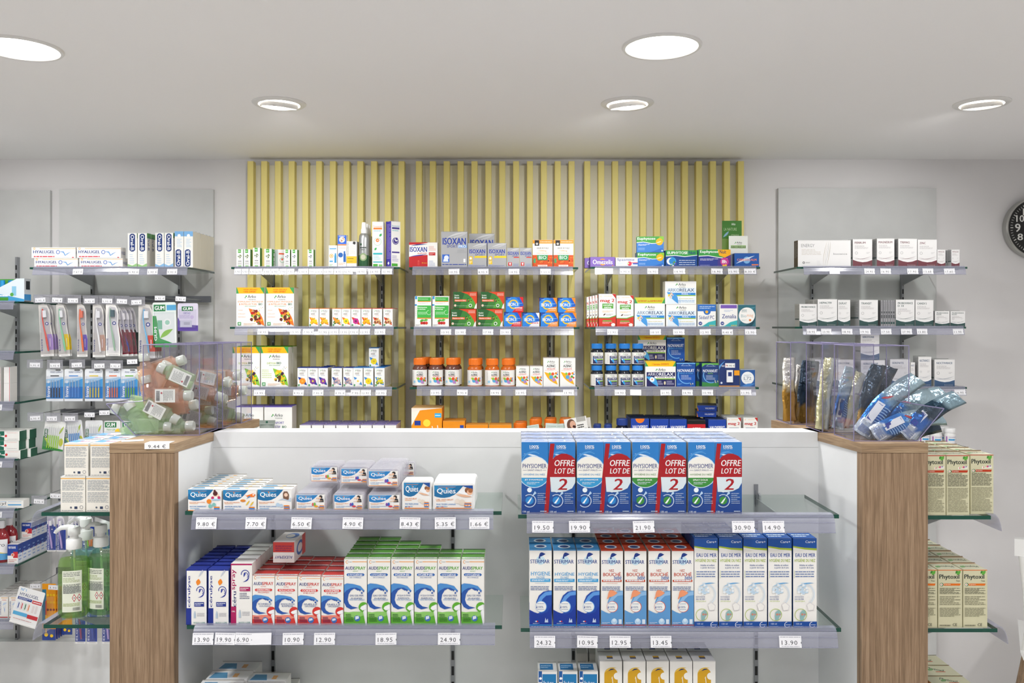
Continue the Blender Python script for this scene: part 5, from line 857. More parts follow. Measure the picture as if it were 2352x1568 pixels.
c_ = Carton(.0455, .044, .09); c_.base('#c8403a', top='#e4dcd8', side='#e6e2dc'); c_.F.R(0, 0, 1, .5, '#efe9e4'); c_.F.T('AUDISPRAY', .5, .26, .84, .14, '#3a4490', .02, 180); c_.F.L(.1, .55, .9, .85, 3, '#7a2a58'); c_.T.E(.6, .6, .3, .25, '#4a72b8'); c_.T.E(.52, .58, .2, .17, '#efe9e4'); c_.Rt.E(.5, .5, .3, .35, '#4a72b8'); c_.Rt.R(.7, 0, 1, 1, '#d8504a'); c_.Rt.E(.5, .5, .2, .22, '#efe9e4')
s = SH['g2']; D = s['D']+.03; tag(obj('ear_spray_carton', c_.mesh('ear_spray_carton'), None, (PX(652.5, D), D+.045, PZ(1291.5, D)), -.02), 'red and white ear spray carton lying upside down on the red run', 'carton')
put('g4', D_ster('blue', 'HYGIENE', 'NOSE'), [(1216, 1268)], 1261, 'white and deep blue nasal spray carton', .046, rows=2, name='nasal_spray_carton', lab=['white and deep blue nasal spray carton, first from left']); put('g4', D_ster('blue', 'HYGIÈNE', 'DU NEZ'), [(1270.5, 1323.5), (1325, 1377.5)], 1261.5, 'white and deep blue nasal spray carton with wave', .046, rows=2, name='nasal_spray_carton', lab=['white and deep blue nasal spray carton, middle of three', 'white and deep blue nasal spray carton touching orange run'])
put('g4', D_ster('red', '', ''), [(1379, 1432), (1433.4, 1486), (1487.8, 1541), (1542.5, 1593.5)], 1262.5, 'white and orange baby nasal spray carton', .046, rows=4, name='nasal_spray_carton'); put('g4', D_care, [(1594.5, 1649.4), (1650, 1706), (1706.8, 1762.4), (1763, 1819.4), (1820.3, 1877)], 1236, 'blue and lime topped nasal carton', .046, rowlist=[3, 3, 2, 1, 1], name='nasal_spray_carton')
put('g6', D_marin, [(1236, 1280), (1283, 1327), (1330, 1374)], 1541, 'white and blue sea water carton', .045, name='nasal_spray_carton'); put('g6', D_nose, [(1377.5+i*53.6, 1429.5+i*53.6) for i in range(5)], 1518, 'white carton with mustard nose print', .05, rows=2, name='nasal_spray_carton'); put('g6', D_graytext, [(1325, 1350), (1352, 1380)], 1500, 'grey text-covered carton at the back', .04, dD=.12, name='nasal_spray_carton')
put('g5', D_quies('read'), [(445, 545)], 1585, 'white and teal earplug carton on lowest shelf', .05, rows=3, dx=.004, name='earplug_carton', ybot=1640); put('g5', D_quies('read'), [(547, 640)], 1590, 'white and teal low earplug carton', .05, rows=2, name='earplug_carton', ybot=1640); put('g5', D_quies('read'), [(445, 545), (547, 640)], 1641, 'teal earplug carton beneath others', .06, rows=3, name='earplug_carton')
# ---- side shelves of the columns
put('sr1', D_phyto(True), [(2119, 2172.5), (2173.5, 2227)], 1045, 'cream herbal syrup carton with red trim', .05, rows=4, name='syrup_carton', jit=.004); put('sr1', D_phyto(True), [(2228.5, 2282)], 1043.5, 'cream herbal syrup carton with red trim, end one', .05, rows=4, dD=.01, name='syrup_carton', lab=['cream syrup carton with red trim at the shelf end'], jit=.004)
put('sr2', D_phyto(False), [(2097, 2153), (2154.5, 2210.5), (2212, 2268)], 1308, 'cream herbal syrup carton with orange trim', .05, rows=5, name='syrup_carton', jit=.003)
def D_lie(c): c.base('#d9d5b4', top='#d8d6b8', side='#b8703a'); c.T.T('Phytoxil', .5, .6, .4, .3, '#5a6e58', .02, -30); c.T.lens(.3, .5, .45, .7, .3, -.3, '#7aa86a'); c.T.R(.45, .35, .7, .42, '#c86a4a'); c.F.R(0, .8, 1, 1, '#b8502a')
put('sr3', D_lie, [(2128, 2222)], 1640, 'cream syrup carton lying flat', .06, rows=6, ybot=1705, name='syrup_carton'); put('sr3', D_lie, [(2150, 2244)], 1578, 'cream syrup carton lying flat on top', .06, rows=3, ybot=1639.5, dD=.07, name='syrup_carton')
bk = D_back
put('sl1', bk, [(139, 196.5), (197.5, 255)], 1094, 'off-white carton showing small print, lower tier', .06, rows=3, name='earplug_carton', lab=['off-white small print carton, outer one of lower tier', 'off-white small print carton, lower tier beside oak column'], jit=.004); put('sl1', bk, [(146, 203.5), (207, 262)], 1018, 'off-white carton showing small print, upper tier', .06, rows=3, name='earplug_carton', ybot=1093.4, lab=['off-white small print carton, outer one of upper tier', 'off-white small print carton, upper tier beside oak column'], jit=.02)
# ================================================================ jars and bottles
def cylart(mb, r, z0, h, sy=1, arc=2.2, a0=None, strips=14, m=0):
    """print wrapped on a round body, centred on the side towards -y"""
    w_ = arc*r
    def mp(u, v, l):
        t = -math.pi/2+(u-.5)*arc; return ((r+l)*math.cos(t), (r+l)*sy*math.sin(t), z0+v*h)
    return Art(mb, w_, h, mp, m, strips)
def jar(kind, w, h):
    """returns a prototype thing with body, cap and wrapped label"""
    r = w/2; t = thing('supplement_jar', '', 'jar'); cap = {'or': '#ee7a1e', 'orb': '#ee7a1e', 'bl': '#2a86d8', 'nv': '#26428e'}[kind]
    hb = h*.80; body = mat('jar_'+kind, {'or': '#6a4238', 'orb': '#c8641c', 'bl': '#20242e', 'nv': '#14182a'}[kind], .12, spec=.6)
    b = MB(); b.lathe([(r*.9, 0), (r*.98, .002), (r, .006), (r, hb*.76), (r*.96, hb*.83), (r*.82, hb*.9), (r*.74, hb*.92), (r*.74, hb)], 28); b.build('body', body, t, True)
    b = MB(); rc = r*.82; p = [(rc, hb*.955), (rc*1.01, hb*.97), (rc*1.01, h*.97), (rc*.96, h)]; b.lathe(p, 30); 
    for k in range(30):
        a = 2*math.pi*k/30; x, y = rc*1.012*math.cos(a), rc*1.012*math.sin(a); b.box(x-.0005, y-.0005, hb*.975, x+.0005, y+.0005, h*.965)
    b.build('cap', mat('cap_'+kind, cap, .35), t)
    b = MB(); rl = r+.0006; b.lathe([(rl, h*.05), (rl, hb*.74)], 36, '#f1f0ec', cap=False); a = cylart(b, rl, h*.05, hb*.74-h*.05)
    arko(a, .55, .86, .4)
    if kind in ('or', 'orb'):
        a.T('AZINC', .56, .69, .42, .13, '#26282a', .035); a.T('GUMMIES' if kind == 'or' else 'ENFANT', .57, .58, .4, .07, '#d8382a' if kind == 'or' else '#f0952a', .02); a.lens(.3, .52, .85, .08, .17, -.1, '#f4b51d'); azb(a, .6, .32); a.C(.2, .24, .08, '#9fd0ea')
    elif kind == 'bl':
        a.R(.18, .04, 1, .7, '#2a2f5e'); a.T('ARKO', .38, .61, .28, .12, '#f0f0f4'); a.T('RELAX', .73, .61, .34, .12, '#fff', .02); a.R(.35, .36, 1, .46, '#8cc63f'); a.R(.35, .44, 1, .48, '#f3f2ee'); a.lens(.2, .54, .5, .06, .25, -.05, '#3aa0e4'); a.C(.32, .42, .05, '#f4f8fa'); a.C(.33, .44, .02, '#f08a2a'); a.L(.5, .1, .95, .3, 3, '#b8bede')
    a.L(.02, .1, .12, .9, 9, '#b8b4ae')
    b.build('label', GLOSSINK, t); return t
def place_jars(sh, kind, xs, ytop, desc, rows=1, ybot=None, dD=0, lab=None, turn=0):
    s = SH[sh]; D = s['D']+dD; zb = s['z']+.0004 if ybot is None else PZ(ybot, D); w_ = min(b_-a_ for a_, b_ in xs)/F*D*.97; h = PZ(ytop, D)-zb; p = jar(kind, w_, h); first = True
    for i, (a_, b_) in enumerate(xs):
        for r in range(rows if isinstance(rows, int) else rows[i]):
            loc = (PX((a_+b_)/2, D)+r*.006, D+w_/2+r*(w_+.002), zb); o = p if first else copy_tree(p)
            first = False; o.location = loc; o.rotation_euler = (0, 0, random.uniform(-.35, .35)+turn)
            if r == 0: tag(o, '%s%s, %s' % (desc, ', %s from left' % ORD[i] if len(xs) > 1 else '', s['place']), 'jar', desc+' row')
            else: tag(o, '%s, %s row, %s column, %s' % (desc, ORD[r], ORD[i], s['place']), 'jar', desc+' rows behind')
place_jars('b3', 'or', [(944.8, 980), (981.8, 1016.3), (1020.4, 1055)], 822.5, 'brown gummy jar with orange cap', [3, 2, 2])
place_jars('b3', 'orb', [(1071.8, 1106.8), (1113, 1147), (1149, 1183.8)], 823.5, 'amber orange gummy jar with orange cap', [2, 1, 2])
place_jars('b4', 'orb', [(1177, 1211)], 972, 'amber jar with only its orange cap showing', 2); place_jars('b4', 'orb', [(1213.8, 1246), (1248, 1280), (1283, 1315)], 963, 'tall amber jar with orange cap', 2)
place_jars('c3', 'bl', [(1356, 1388), (1390, 1420), (1421, 1451), (1452, 1481)], 839, 'lower black jar with blue cap', 2, turn=.1)
place_jars('c3', 'bl', [(1357, 1388), (1389.5, 1420), (1421, 1451.5), (1452, 1482)], 789, 'upper black jar with blue cap', 1, ybot=838.4, turn=.1)
place_jars('c4', 'nv', [(1362, 1382), (1384, 1410)], 976, 'low navy jar with cap above the ledge', 2); place_jars('c4', 'nv', [(1415, 1446)], 962, 'black jar with navy cap above the ledge', 1)
# aluminium spray bottles
def spray_proto():
    t = thing('spray_bottle', '', 'bottle'); r = .0212
    b = MB(); b.lathe([(r*.96, 0), (r, .003), (r, .118), (r*.93, .13), (r*.72, .139), (r*.55, .142)], 28); b.build('can', mat('brushed_aluminium', '#b9bcbc', .3, .8), t, True)
    b = MB(); b.lathe([(.0125, .1405), (.0128, .158), (.0105, .161), (.0098, .178), (.0085, .187)], 20); b.build('pump', WHITEPL, t, True)
    b = MB(); b.lathe([(r+.0003, .004), (r+.0003, .05)], 30, '#2f5a3c', cap=False); a = cylart(b, r+.0003, .004, .105); a.R(0, 0, 1, .4, '#2a5a38'); a.C(.5, .36, .34, '#8fa878'); a.C(.5, .36, .22, '#c8c8b0'); a.L(.2, .7, .8, .77, 1, '#4a5450', .7); a.T('SPRAY', .5, .65, .4, .05, '#4a5450', .01); a.C(.3, .86, .1, '#3a5a44'); b.build('label', GLOSSINK, t); return t
sp = spray_proto(); s = SH['a1']
for i, (px, dd) in enumerate([(836, 0), (842, .05), (846, .098)]):
    o = sp if i == 0 else copy_tree(sp); o.location = (PX(px, s['D']+.022+dd), s['D']+.022+dd, s['z']+.0004)
    tag(o, 'silver and green spray bottle, %s in its file, %s' % (('nearest', 'middle', 'furthest')[i], s['place']), 'bottle', 'silver spray bottles')
# white vitamin bottles behind the syrup cartons
s = SH['r4']
def vit_bottle():
    t = thing('vitamin_bottle', '', 'bottle'); r = .0225; b = MB(); b.lathe([(r*.95, 0), (r, .003), (r, .046), (r*.92, .052), (r*.9, .054)], 26); b.build('body', WHITEPL, t, True)
    b = MB(); b.lathe([(r*.97, .0545), (r*1.0, .057), (r*1.0, .07), (r*.94, .073)], 26); b.build('cap', mat('white_cap', '#f4f4f4', .4), t, True)
    b = MB(); b.lathe([(r+.0004, .004), (r+.0004, .044)], 30, '#f2f0f2', cap=False); a = cylart(b, r+.0004, .004, .04); a.R(0, .0, 1, .14, '#a860b0'); a.R(0, .1, .1, .9, '#a860b0'); a.R(.2, .48, .7, .66, '#4aa4dc'); a.C(.85, .57, .05, '#4aa4dc'); a.L(.2, .76, .8, .9, 1, '#9a8aa8'); b.build('label', GLOSSINK, t); return t
vb = vit_bottle()
for i, (px, dd) in enumerate([(2122, .02), (2150, 0), (2181.5, 0), (2166, .06)]):
    o = vb if i == 0 else copy_tree(vb); o.location = (PX(px, s['D']+.025+dd), s['D']+.025+dd, s['z']+.0004); tag(o, 'white vitamin bottle with violet label, %s, %s' % (('under the scoop', 'middle one', 'nearest the shelf end', 'set back')[i], s['place']), 'bottle', 'white vitamin bottles')
# red mouthwash bottles at the photo edge
s = SH['f5']
for i, (px, dd) in enumerate([(3, .0), (22, .055)]):
    t = thing('mouthwash_bottle', 'red mouthwash bottle with blue label, %s, %s' % (('nearer', 'further')[i], s['place']), 'bottle', (PX(px, s['D']+.03+dd), s['D']+.03+dd, s['z']+.0004), group='mouthwash bottles')
    b = MB(); b.lathe([(.03, 0), (.033, .004), (.033, .1), (.028, .12), (.014, .135), (.012, .14)], 26, sy=.7); b.build('body', mat('red_liquid', '#8c1f28', .1, spec=.6), t, True)
    b = MB(); b.lathe([(.0135, .141), (.0138, .17), (.012, .172)], 20); b.build('cap', mat('grey_cap', '#d6d6da', .3), t, True)
    b = MB(); a = cylart(b, .0334, .012, .085, .7, 2.4); a.R(0, 0, 1, 1, '#efeef0'); a.P([(0, 0), (1, 0), (1, .3), (0, .5)], '#5aa4d8'); a.lens(0, .45, 1, .3, .02, -.03, '#f0d04a'); a.T('pro', .6, .68, .45, .2, '#33363e', .0); b.build('label', GLOSSINK, t)
# pump bottles of hand gel on the side shelf
s = SH['sl2']
def pump_bottle(i, px, D, liq, label, rz):
    t = thing('pump_bottle', label, 'bottle', (PX(px, D), D, s['z']+.0004), rz, 'hand gel pump bottles'); sy = .62
    shell = clear('bottle_shell', '#f4f8f4', .2, rough=.03); gel = clear('gel_'+liq.strip('#'), liq, .05, liq, .13, .1)
    b = MB(); b.lathe([(.026, 0), (.0315, .003), (.033, .012), (.033, .115), (.031, .128), (.022, .142), (.0145, .147), (.0145, .152)], 30, sy=sy); b.build('bottle_body', shell, t, True)
    b = MB(); b.lathe([(.025, .003), (.0318, .012), (.0318, .114), (.0298, .127), (.027, .132)], 30, sy=sy); b.build('gel', gel, t, True)
    b = MB(); b.lathe([(.0155, .1525), (.016, .154), (.016, .172), (.0145, .174), (.009, .175), (.0085, .182), (.0125, .183), (.013, .197), (.0118, .2)], 24); b.tube([(0, 0, .196), (-.012, 0, .2), (-.026, 0, .199), (-.036, 0, .192), (-.038, 0, .188)], .004, 10, rs=[.007, .006, .005, .004, .0035]); b.build('pump_head', WHITEPL, t, True)
    b = MB(); b.tube([(0, 0, .15), (.004, 0, .06), (.018, 0, .01)], .0025, 8); b.build('dip_tube', mat('dip_tube', '#dfe8d8', .3), t, True)
    b = MB(); a = cylart(b, .0334, .018, .09, sy, 1.25); a.R(.0, 0, 1, 1, '#e6ead8'); a.L(.06, .86, .9, .97, 3, '#4a4e4a'); a.L(.06, .72, .9, .84, 4, '#8a9a4a'); a.R(.05, .45, .95, .62, '#b4b8ae'); a.L(.06, .45, .94, .68, 7, '#6a6e6a', .5)
    for x in (.62, .86): a.P([(x-.11, .34), (x, .24), (x+.11, .34), (x, .44)], '#b8404a'); a.P([(x-.075, .34), (x, .27), (x+.075, .34), (x, .41)], '#eef0e6'); a.C(x, .34, .03, '#333')
    a.L(.06, .14, .9, .22, 3, '#9ab04a'); a.R(.55, .04, .9, .11, '#dde0d2'); [a.R(.56+k*.022, .04, .568+k*.022, .11, '#2a2a2a') for k in range(15)]; b.build('label', GLOSSINK, t)
pump_bottle(0, 170, 1.875, '#d0eaa8', 'green gel pump bottle with white label, nearest', .25); pump_bottle(1, 197, 1.955, '#c6ecf0', 'blue gel pump bottle between two green ones', .1); pump_bottle(2, 232, 1.895, '#bfe2b4', 'green gel pump bottle beside the oak column', -.2); pump_bottle(3, 246, 2.06, '#bfe8f2', 'blue gel pump bottle furthest back', .2)
# ================================================================ earplug cases and shrink-wrapped packs on the gondola
def rrect(w_, h, r, n=4):
    p = []
    for cx_, cy_, a0 in ((w_/2-r, r, -90), (w_/2-r, h-r, 0), (-w_/2+r, h-r, 90), (-w_/2+r, r, 180)):
        p += [(cx_+r*math.cos(math.radians(a0+90*k/n)), cy_+r*math.sin(math.radians(a0+90*k/n))) for k in range(n+1)]
    return p
def case_proto(kind, w_, h, d, plugs, clearshell=True):
    t = thing('earplug_case', '', 'case'); b = MB(); b.prism([(x, z) for x, z in rrect(w_, h, .006)], 'y', d/2, -d/2)
    b.build('shell', clear('case_shell', '#fafafc', .2, '#f2f0f6', .3, .08) if clearshell else mat('white_case', '#f2f2f0', .3), t)
    b = MB(); e = .0035; b.box(-w_/2+e, -d/2-.0008, e, w_/2-e, -d/2-.0002, h-e, '#f4f2ee'); a = Art(b, w_-2*e, h-2*e, lambda u, v, l: (-w_/2+e+u*(w_-2*e), -d/2-.0008-l, e+v*(h-2*e))); quies(a, kind); b.build('front_card', GLOSSINK, t)
    if clearshell:
        b = MB()
        for k, (x, c) in enumerate(plugs): b.lathe([(.004, .004), (.0045, h*.3), (.002, h*.42)], 8, c, cx=x*w_)
        b.build('earplugs', INK, t)
    return t
def place_cases(spec):
    for (kind, xs, yt, yb, d, n, desc, cs, dD) in spec:
        s = SH['g1']; D = s['D']+dD; zb = s['z']+.0003 if yb is None else PZ(yb, D); w_ = (xs[1]-xs[0])/F*D; h = PZ(yt, D)-zb; p = case_proto(kind, w_, h, d, [(-.3, '#e86a8a'), (0, '#d84a9a'), (.3, '#6a6ad8')], cs)
        for r in range(n):
            o = p if r == 0 else copy_tree(p); o.location = (PX((xs[0]+xs[1])/2, D)+random.uniform(-.0006, .0006), D+d/2+.001+r*(d+.0016), zb)
            tag(o, desc+(', ' if r == 0 else ', %s in file, ' % ORD[r])+s['place'], 'case', desc if r == 0 else desc+' behind')
place_cases([('foam', (677, 749), 1132, None, .018, 9, 'clear earplug case with orange green plugs, lower', True, 0), ('purple', (764, 836), 1132.5, None, .018, 9, 'clear earplug case with purple plugs, lower middle', True, 0), ('purple', (844, 921), 1132.5, None, .018, 9, 'clear earplug case with purple plugs, lower end', True, 0),
    ('foam', (712, 778), 1069, 1108, .018, 4, 'clear earplug case with orange green plugs, upper', True, .05), ('purple', (780, 846), 1072, 1112, .018, 5, 'clear earplug case with purple plugs, upper middle', True, .04), ('purple', (844, 918), 1077.5, 1119, .018, 8, 'clear earplug case with purple plugs, upper end', True, .012), ('purple', (893, 954), 1060.5, 1094, .018, 1, 'clear earplug case peeking out at the upper back', True, .172),
    ('wax', (923.7, 991.5), 1103, None, .02, 2, 'squarish white wax earplug case', False, -.002), ('wax', (993.8, 1090), 1109.5, None, .022, 5, 'largest white wax earplug case', False, 0)])
def D_physio(green):
    def f(c):
        hb = '#3f8e3f' if green else '#3a9ad0'; c.base('#2a5ea8', top='#b8c4dc', side='#dfe0dc'); c.T.P([(.1, .2), (.9, .3), (.8, .8), (.2, .7)], '#8fa8d4'); a = c.F
        a.R(0, 0, 1, .42, '#22468e'); a.R(0, .42, 1, 1, '#2f7cc4'); a.P([(0, .18), (.5, .14), (1, .22), (1, .42), (0, .42)], '#26549c'); a.lens(.08, .84, .98, .7, .12, .045, '#dfeaf4'); a.lens(.0, .8, .6, .88, .1, -.02, '#4a92d4'); a.ring(.45, .7, .44, .02, '#5fa4de', 60, 170)
        cx_, cy_, r = .47, .585, .57; k = .375/1; a.C(cx_, cy_, r+.03, '#cfe2f2'); a.C(cx_, cy_, r, '#f0eee6'); 
        pts = [(cx_+r*math.cos(math.radians(t)), cy_+r*a.w/a.h*math.sin(math.radians(t))) for t in range(194, 347, 6)]; pts = clip(pts, 0, 1, .505); a.P([(0, .505)]+[p for p in pts]+[(1, .505)], hb)
        a.L(.26, .905, .66, .92, 1, '#fff', .7) if 0 else None; a.T('100%', .48, .938, .34, .038, '#eef4fa', .02); a.T('EAU DE MER', .48, .91, .34, .018, '#dfeaf6', .01)
        a.T('PHYSIOMER', .49, .668, .9, .062, '#22367e', .005); a.T('SAINT-MALO', .5, .61, .54, .02, '#22367e', .005); a.R(.06, .609, .2, .612, '#22367e'); a.R(.8, .609, .92, .612, '#22367e'); a.T('HYGIÈNE DU NEZ', .48, .553, .8, .03, '#4a8a3a' if green else '#3a92cc', .0)
        a.T('SPRAY DOUX' if green else 'JET DYNAMIQUE', .46, .475, .56 if green else .68, .025, '#fff', .015); a.L(.2, .41, .68, .45, 2, '#e4f2fa', .35); a.C(.3, .335, .09, '#eaf4fa')
        a.C(.3, .19, .15, hb if green else '#2f86cc'); a.ring(.3, .185, .25, .03, '#c8d6ea', -140, 130, 16); a.P([(.2, .15), (.3, .2), (.4, .24), (.36, .2), (.28, .15)], '#f0f6fa'); a.P([(.38, .24), (.5, .32), (.56, .29)], '#b8d4ee'); a.L(.6, .14, .92, .3, 6, '#b8c8e2', .3); a.T('135 ml', .17, .035, .24, .022, '#eef4fa', .015); a.L(.7, .03, .94, .05, 1, '#c8d6ea', .6)
    return f
def film_mesh(w_, h, d):
    b = MB(); q = random.Random(3); nx, ny = 14, 6; g = [[(-w_/2-.0008+(w_+.0016)*i/nx, -d/2-.0006+(d+.0012)*j/ny, h+.0012+(q.uniform(0, .004) if 0 < i < nx and 0 < j < ny else 0)) for i in range(nx+1)] for j in range(ny+1)]
    for j in range(ny):
        for i in range(nx): b.poly([g[j][i], g[j][i+1], g[j+1][i+1], g[j+1][i]])
    b.box(-w_/2-.0009, -d/2-.0011, .0005, w_/2+.0009, d/2+.0009, h+.001, faces='LR'); return b.mesh('shrink_film', clear('shrink_film', '#fbfbfd', .2, '#ffffff', .12, .1, .7))
SH['g3']['D'] += .002
def physio_packs():
    s = SH['g3']; D = s['D']; h = PZ(1015, D)-s['z']-.0004; d = .052
    xs = [(1197, 1322.5), (1324, 1449), (1451.5, 1577), (1579, 1705)]; w_ = 62.2/F*D*.985; W2 = w_*2+.001
    fm = film_mesh(W2, h, d); bb = MB(); A = Art(bb, W2, h, lambda u, v, l: (-W2/2+u*W2, -d/2-.0007-l, v*h))
    A.P([(.42, 0), (.5, 0), (.545, .5), (.615, .98), (.535, .98), (.47, .5)], '#a81620'); A.P([(.52, .515), (1, .515), (1, .76), (.93, .81), (.83, .84), (.74, .84), (.63, .805), (.53, .72)], '#a81620'); A.P([(.53, .515), (1, .515), (1, .44), (.94, .36), (.83, .32), (.72, .305), (.55, .31)], '#d8e4ea'); A.T('OFFRE', .8, .71, .37, .085, '#f0f0f0', .02, shear=.2); A.T('LOT DE', .8, .6, .37, .075, '#f0f0f0', .02, shear=.2); A.T('2', .76, .415, .17, .155, '#a81620', .02, shear=.15)
    bm = bb.mesh('offer_band', GLOSSINK); cb, cg = carton_mesh(D_physio(False), w_, h, d, None, 'carton'), carton_mesh(D_physio(True), w_, h, d, None, 'carton')
    for i, (x0, x1) in enumerate(xs):
        for r in range(3):
            kind = ('cyan', 'green')[i > 1]; lab = 'shrink-wrapped pair of blue cartons with %s print, %s such, ' % (kind, ('first', 'second')[i % 2])+s['place'] if r == 0 else 'shrink-wrapped blue pair, %s row, %s column, ' % (ORD[r], ORD[i])+s['place']
            t = thing('twin_pack', lab, 'pack', (PX((x0+x1)/2, D), D+d/2+r*(d+.003), s['z']+.0004), random.uniform(-.008, .008), 'blue twin packs' if r == 0 else 'blue twin packs behind')
            for sx in (-1, 1): obj('carton', cg if i > 1 else cb, t, (sx*(w_/2+.0004), 0, 0))
            obj('offer_band', bm, t); obj('shrink_film', fm, t)
physio_packs()
# metal hook on the bare upright
t = thing('shelf_hook', 'small grey metal hook on the bare gondola upright', 'hook', (PX(1741, GP-.01), GP-.006, PZ(1142, GP))); b = MB(); b.box(-.003, -.001, -.012, .001, .0018, .018); b.build('plate', STEEL, t); b = MB(); b.prism([(0, .012), (-.012, .008), (-.013, -.004), (-.006, -.008), (0, -.014)][::-1], 'x', .001, .005); b.build('lug', mat('light_steel', '#b8bcc0', .35, .5), t)
# ================================================================ acrylic bins on the worktops
def bin_box(name, label, d0, d1, x_back, x_front, x_tip, z0, zt, z_low, z_tip, z_lip):
    """bin with a scoop front towards x_tip; profile in x-z, extruded from depth d0 to d1"""
    t = thing(name, label, 'bin'); th = .0028; sg = 1 if x_tip > x_back else -1
    side = [(x_back, z0), (x_lip, z0), (x_tip, z_tip), (x_front, z_low), (x_front, zt), (x_back, zt)] if 0 else [(x_back, z0), (x_front+sg*.018, z0), (x_tip, z_tip), (x_front, z_low), (x_front, zt), (x_back, zt)]
    sd = side if sg < 0 else side[::-1]
    for k, d in enumerate((d0, d1-th)):
        b = MB(); b.prism(sd, 'y', d, d+th); b.build('side_wall', ACRYL, t)
    b = MB(); b.box(min(x_back, x_back+sg*th), d0+th, z0, max(x_back, x_back+sg*th), d1-th, zt); b.build('back_wall', ACRYL, t)
    b = MB(); b.box(min(x_back, side[1][0]), d0+th, z0, max(x_back, side[1][0]), d1-th, z0+th); b.build('base', ACRYL, t)
    b = MB(); p = [side[1], side[2], (side[2][0]-sg*.001, side[2][1]+.004), (side[1][0]-sg*.003, side[1][1]+.002)]; b.prism(p if sg < 0 else p[::-1], 'y', d0+th, d1-th); b.build('scoop', ACRYL, t)
    b = MB(); b.box(min(x_front, x_front-sg*th), d0+th, z_low, max(x_front, x_front-sg*th), d1-th, zt); b.build('front_wall', ACRYL, t)
    b = MB(); e = .0011                              # polished violet-looking edges
    for d in (d0, d1-th/2):
        for p, q in zip(side, side[1:]+side[:1]): b.tube([(p[0], d, p[1]), (q[0], d, q[1])], e, 5)
    for x, z in ((x_back, zt), (x_front, zt), (x_tip, z_tip), (side[1][0], z0), (x_back, z0), (x_front, z_low)): b.tube([(x, d0, z), (x, d1, z)], e, 5)
    b.build('polished_edge', ACRYLEDGE, t); return t
HB = HT+.0006; BH = .206
for i, (d0, d1, xb) in enumerate([(1.935, 2.052, -.7165), (2.062, 2.165, -.7075), (2.174, 2.262, -.6985)]):
    bin_box('acrylic_bin', 'clear acrylic scoop bin on left worktop, %s' % ('nearest, full of gel bottles', 'middle one', 'furthest back')[i], d0, d1, xb, xb-.128, xb-.212, HB, HB+BH, HB+.078, HB+.071, 0)
for i, (d0, d1, xb) in enumerate([(1.836, 1.948, .7355), (1.988, 2.10, .7235), (2.146, 2.262, .700)]):
    bin_box('acrylic_bin', 'clear acrylic scoop bin on right worktop, %s' % ('nearest, full of blue pouches', 'middle one', 'furthest back')[i], d0, d1, xb, xb+.119, xb+.195, HB, HB+BH, HB+.082, HB+.07, 0)
# gel bottles lying in the left bins
GELP = {}
def gel_bottle(kind):
    t = thing('gel_bottle', '', 'bottle'); c = {'or': '#fbe4d2', 'gr': '#e6f4da'}[kind]
    b = MB(); b.prism([(x, y) for x, y in rrect(.036, .019, .006, 3)], 'z', 0, .058); b.lathe([(.0135, .058), (.011, .066), (.0085, .068)], 16, cy=.0095, sy=.7); b.build('gel_body', clear('gel_bottle_'+kind, c, .2, c, .22, .06), t)
    b = MB(); b.lathe([(.0115, .0685), (.012, .07), (.012, .084), (.0105, .086)], 18, cy=.0095); b.build('cap', clear('milky_cap', '#eef2ea', .2, '#e9eee4', .6, .2), t, True)
    b = MB(); b.box(-.015, -.0006, .004, .015, -.0002, .05, '#eceee4'); a = Art(b, .03, .046, lambda u, v, l: (-.015+u*.03, -.0006-l, .004+v*.046)); a.L(.1, .4, .9, .9, 8, '#7a7e78'); a.R(.1, .06, .9, .24, '#efefe8'); [a.R(.12+k*.055, .06, .15+k*.055, .24, '#222') for k in range(14)]; a.P([(.2, .33), (.28, .27), (.36, .33), (.28, .39)], '#b8404a'); b.build('label', INK, t)
    return t
gels = {}
def put_gel(kind, px, py, D, rot, label):
    p = gels.get(kind)
    if p is None: o = gels[kind] = gel_bottle(kind)
    else: o = copy_tree(p)
    e = Matrix.Rotation(rot[2], 4, 'Z') @ Matrix.Rotation(rot[1], 4, 'Y') @ Matrix.Rotation(rot[0], 4, 'X')
    o.matrix_world = Matrix.Translation((PX(px, D), D, PZ(py, D))) @ e @ Matrix.Rotation(0 if 'label' in label else math.pi, 4, 'Z') @ Matrix.Translation((0, -.0095, -.042)); tag(o, label, 'bottle', 'small gel bottles in the acrylic bins')
r_ = math.radians
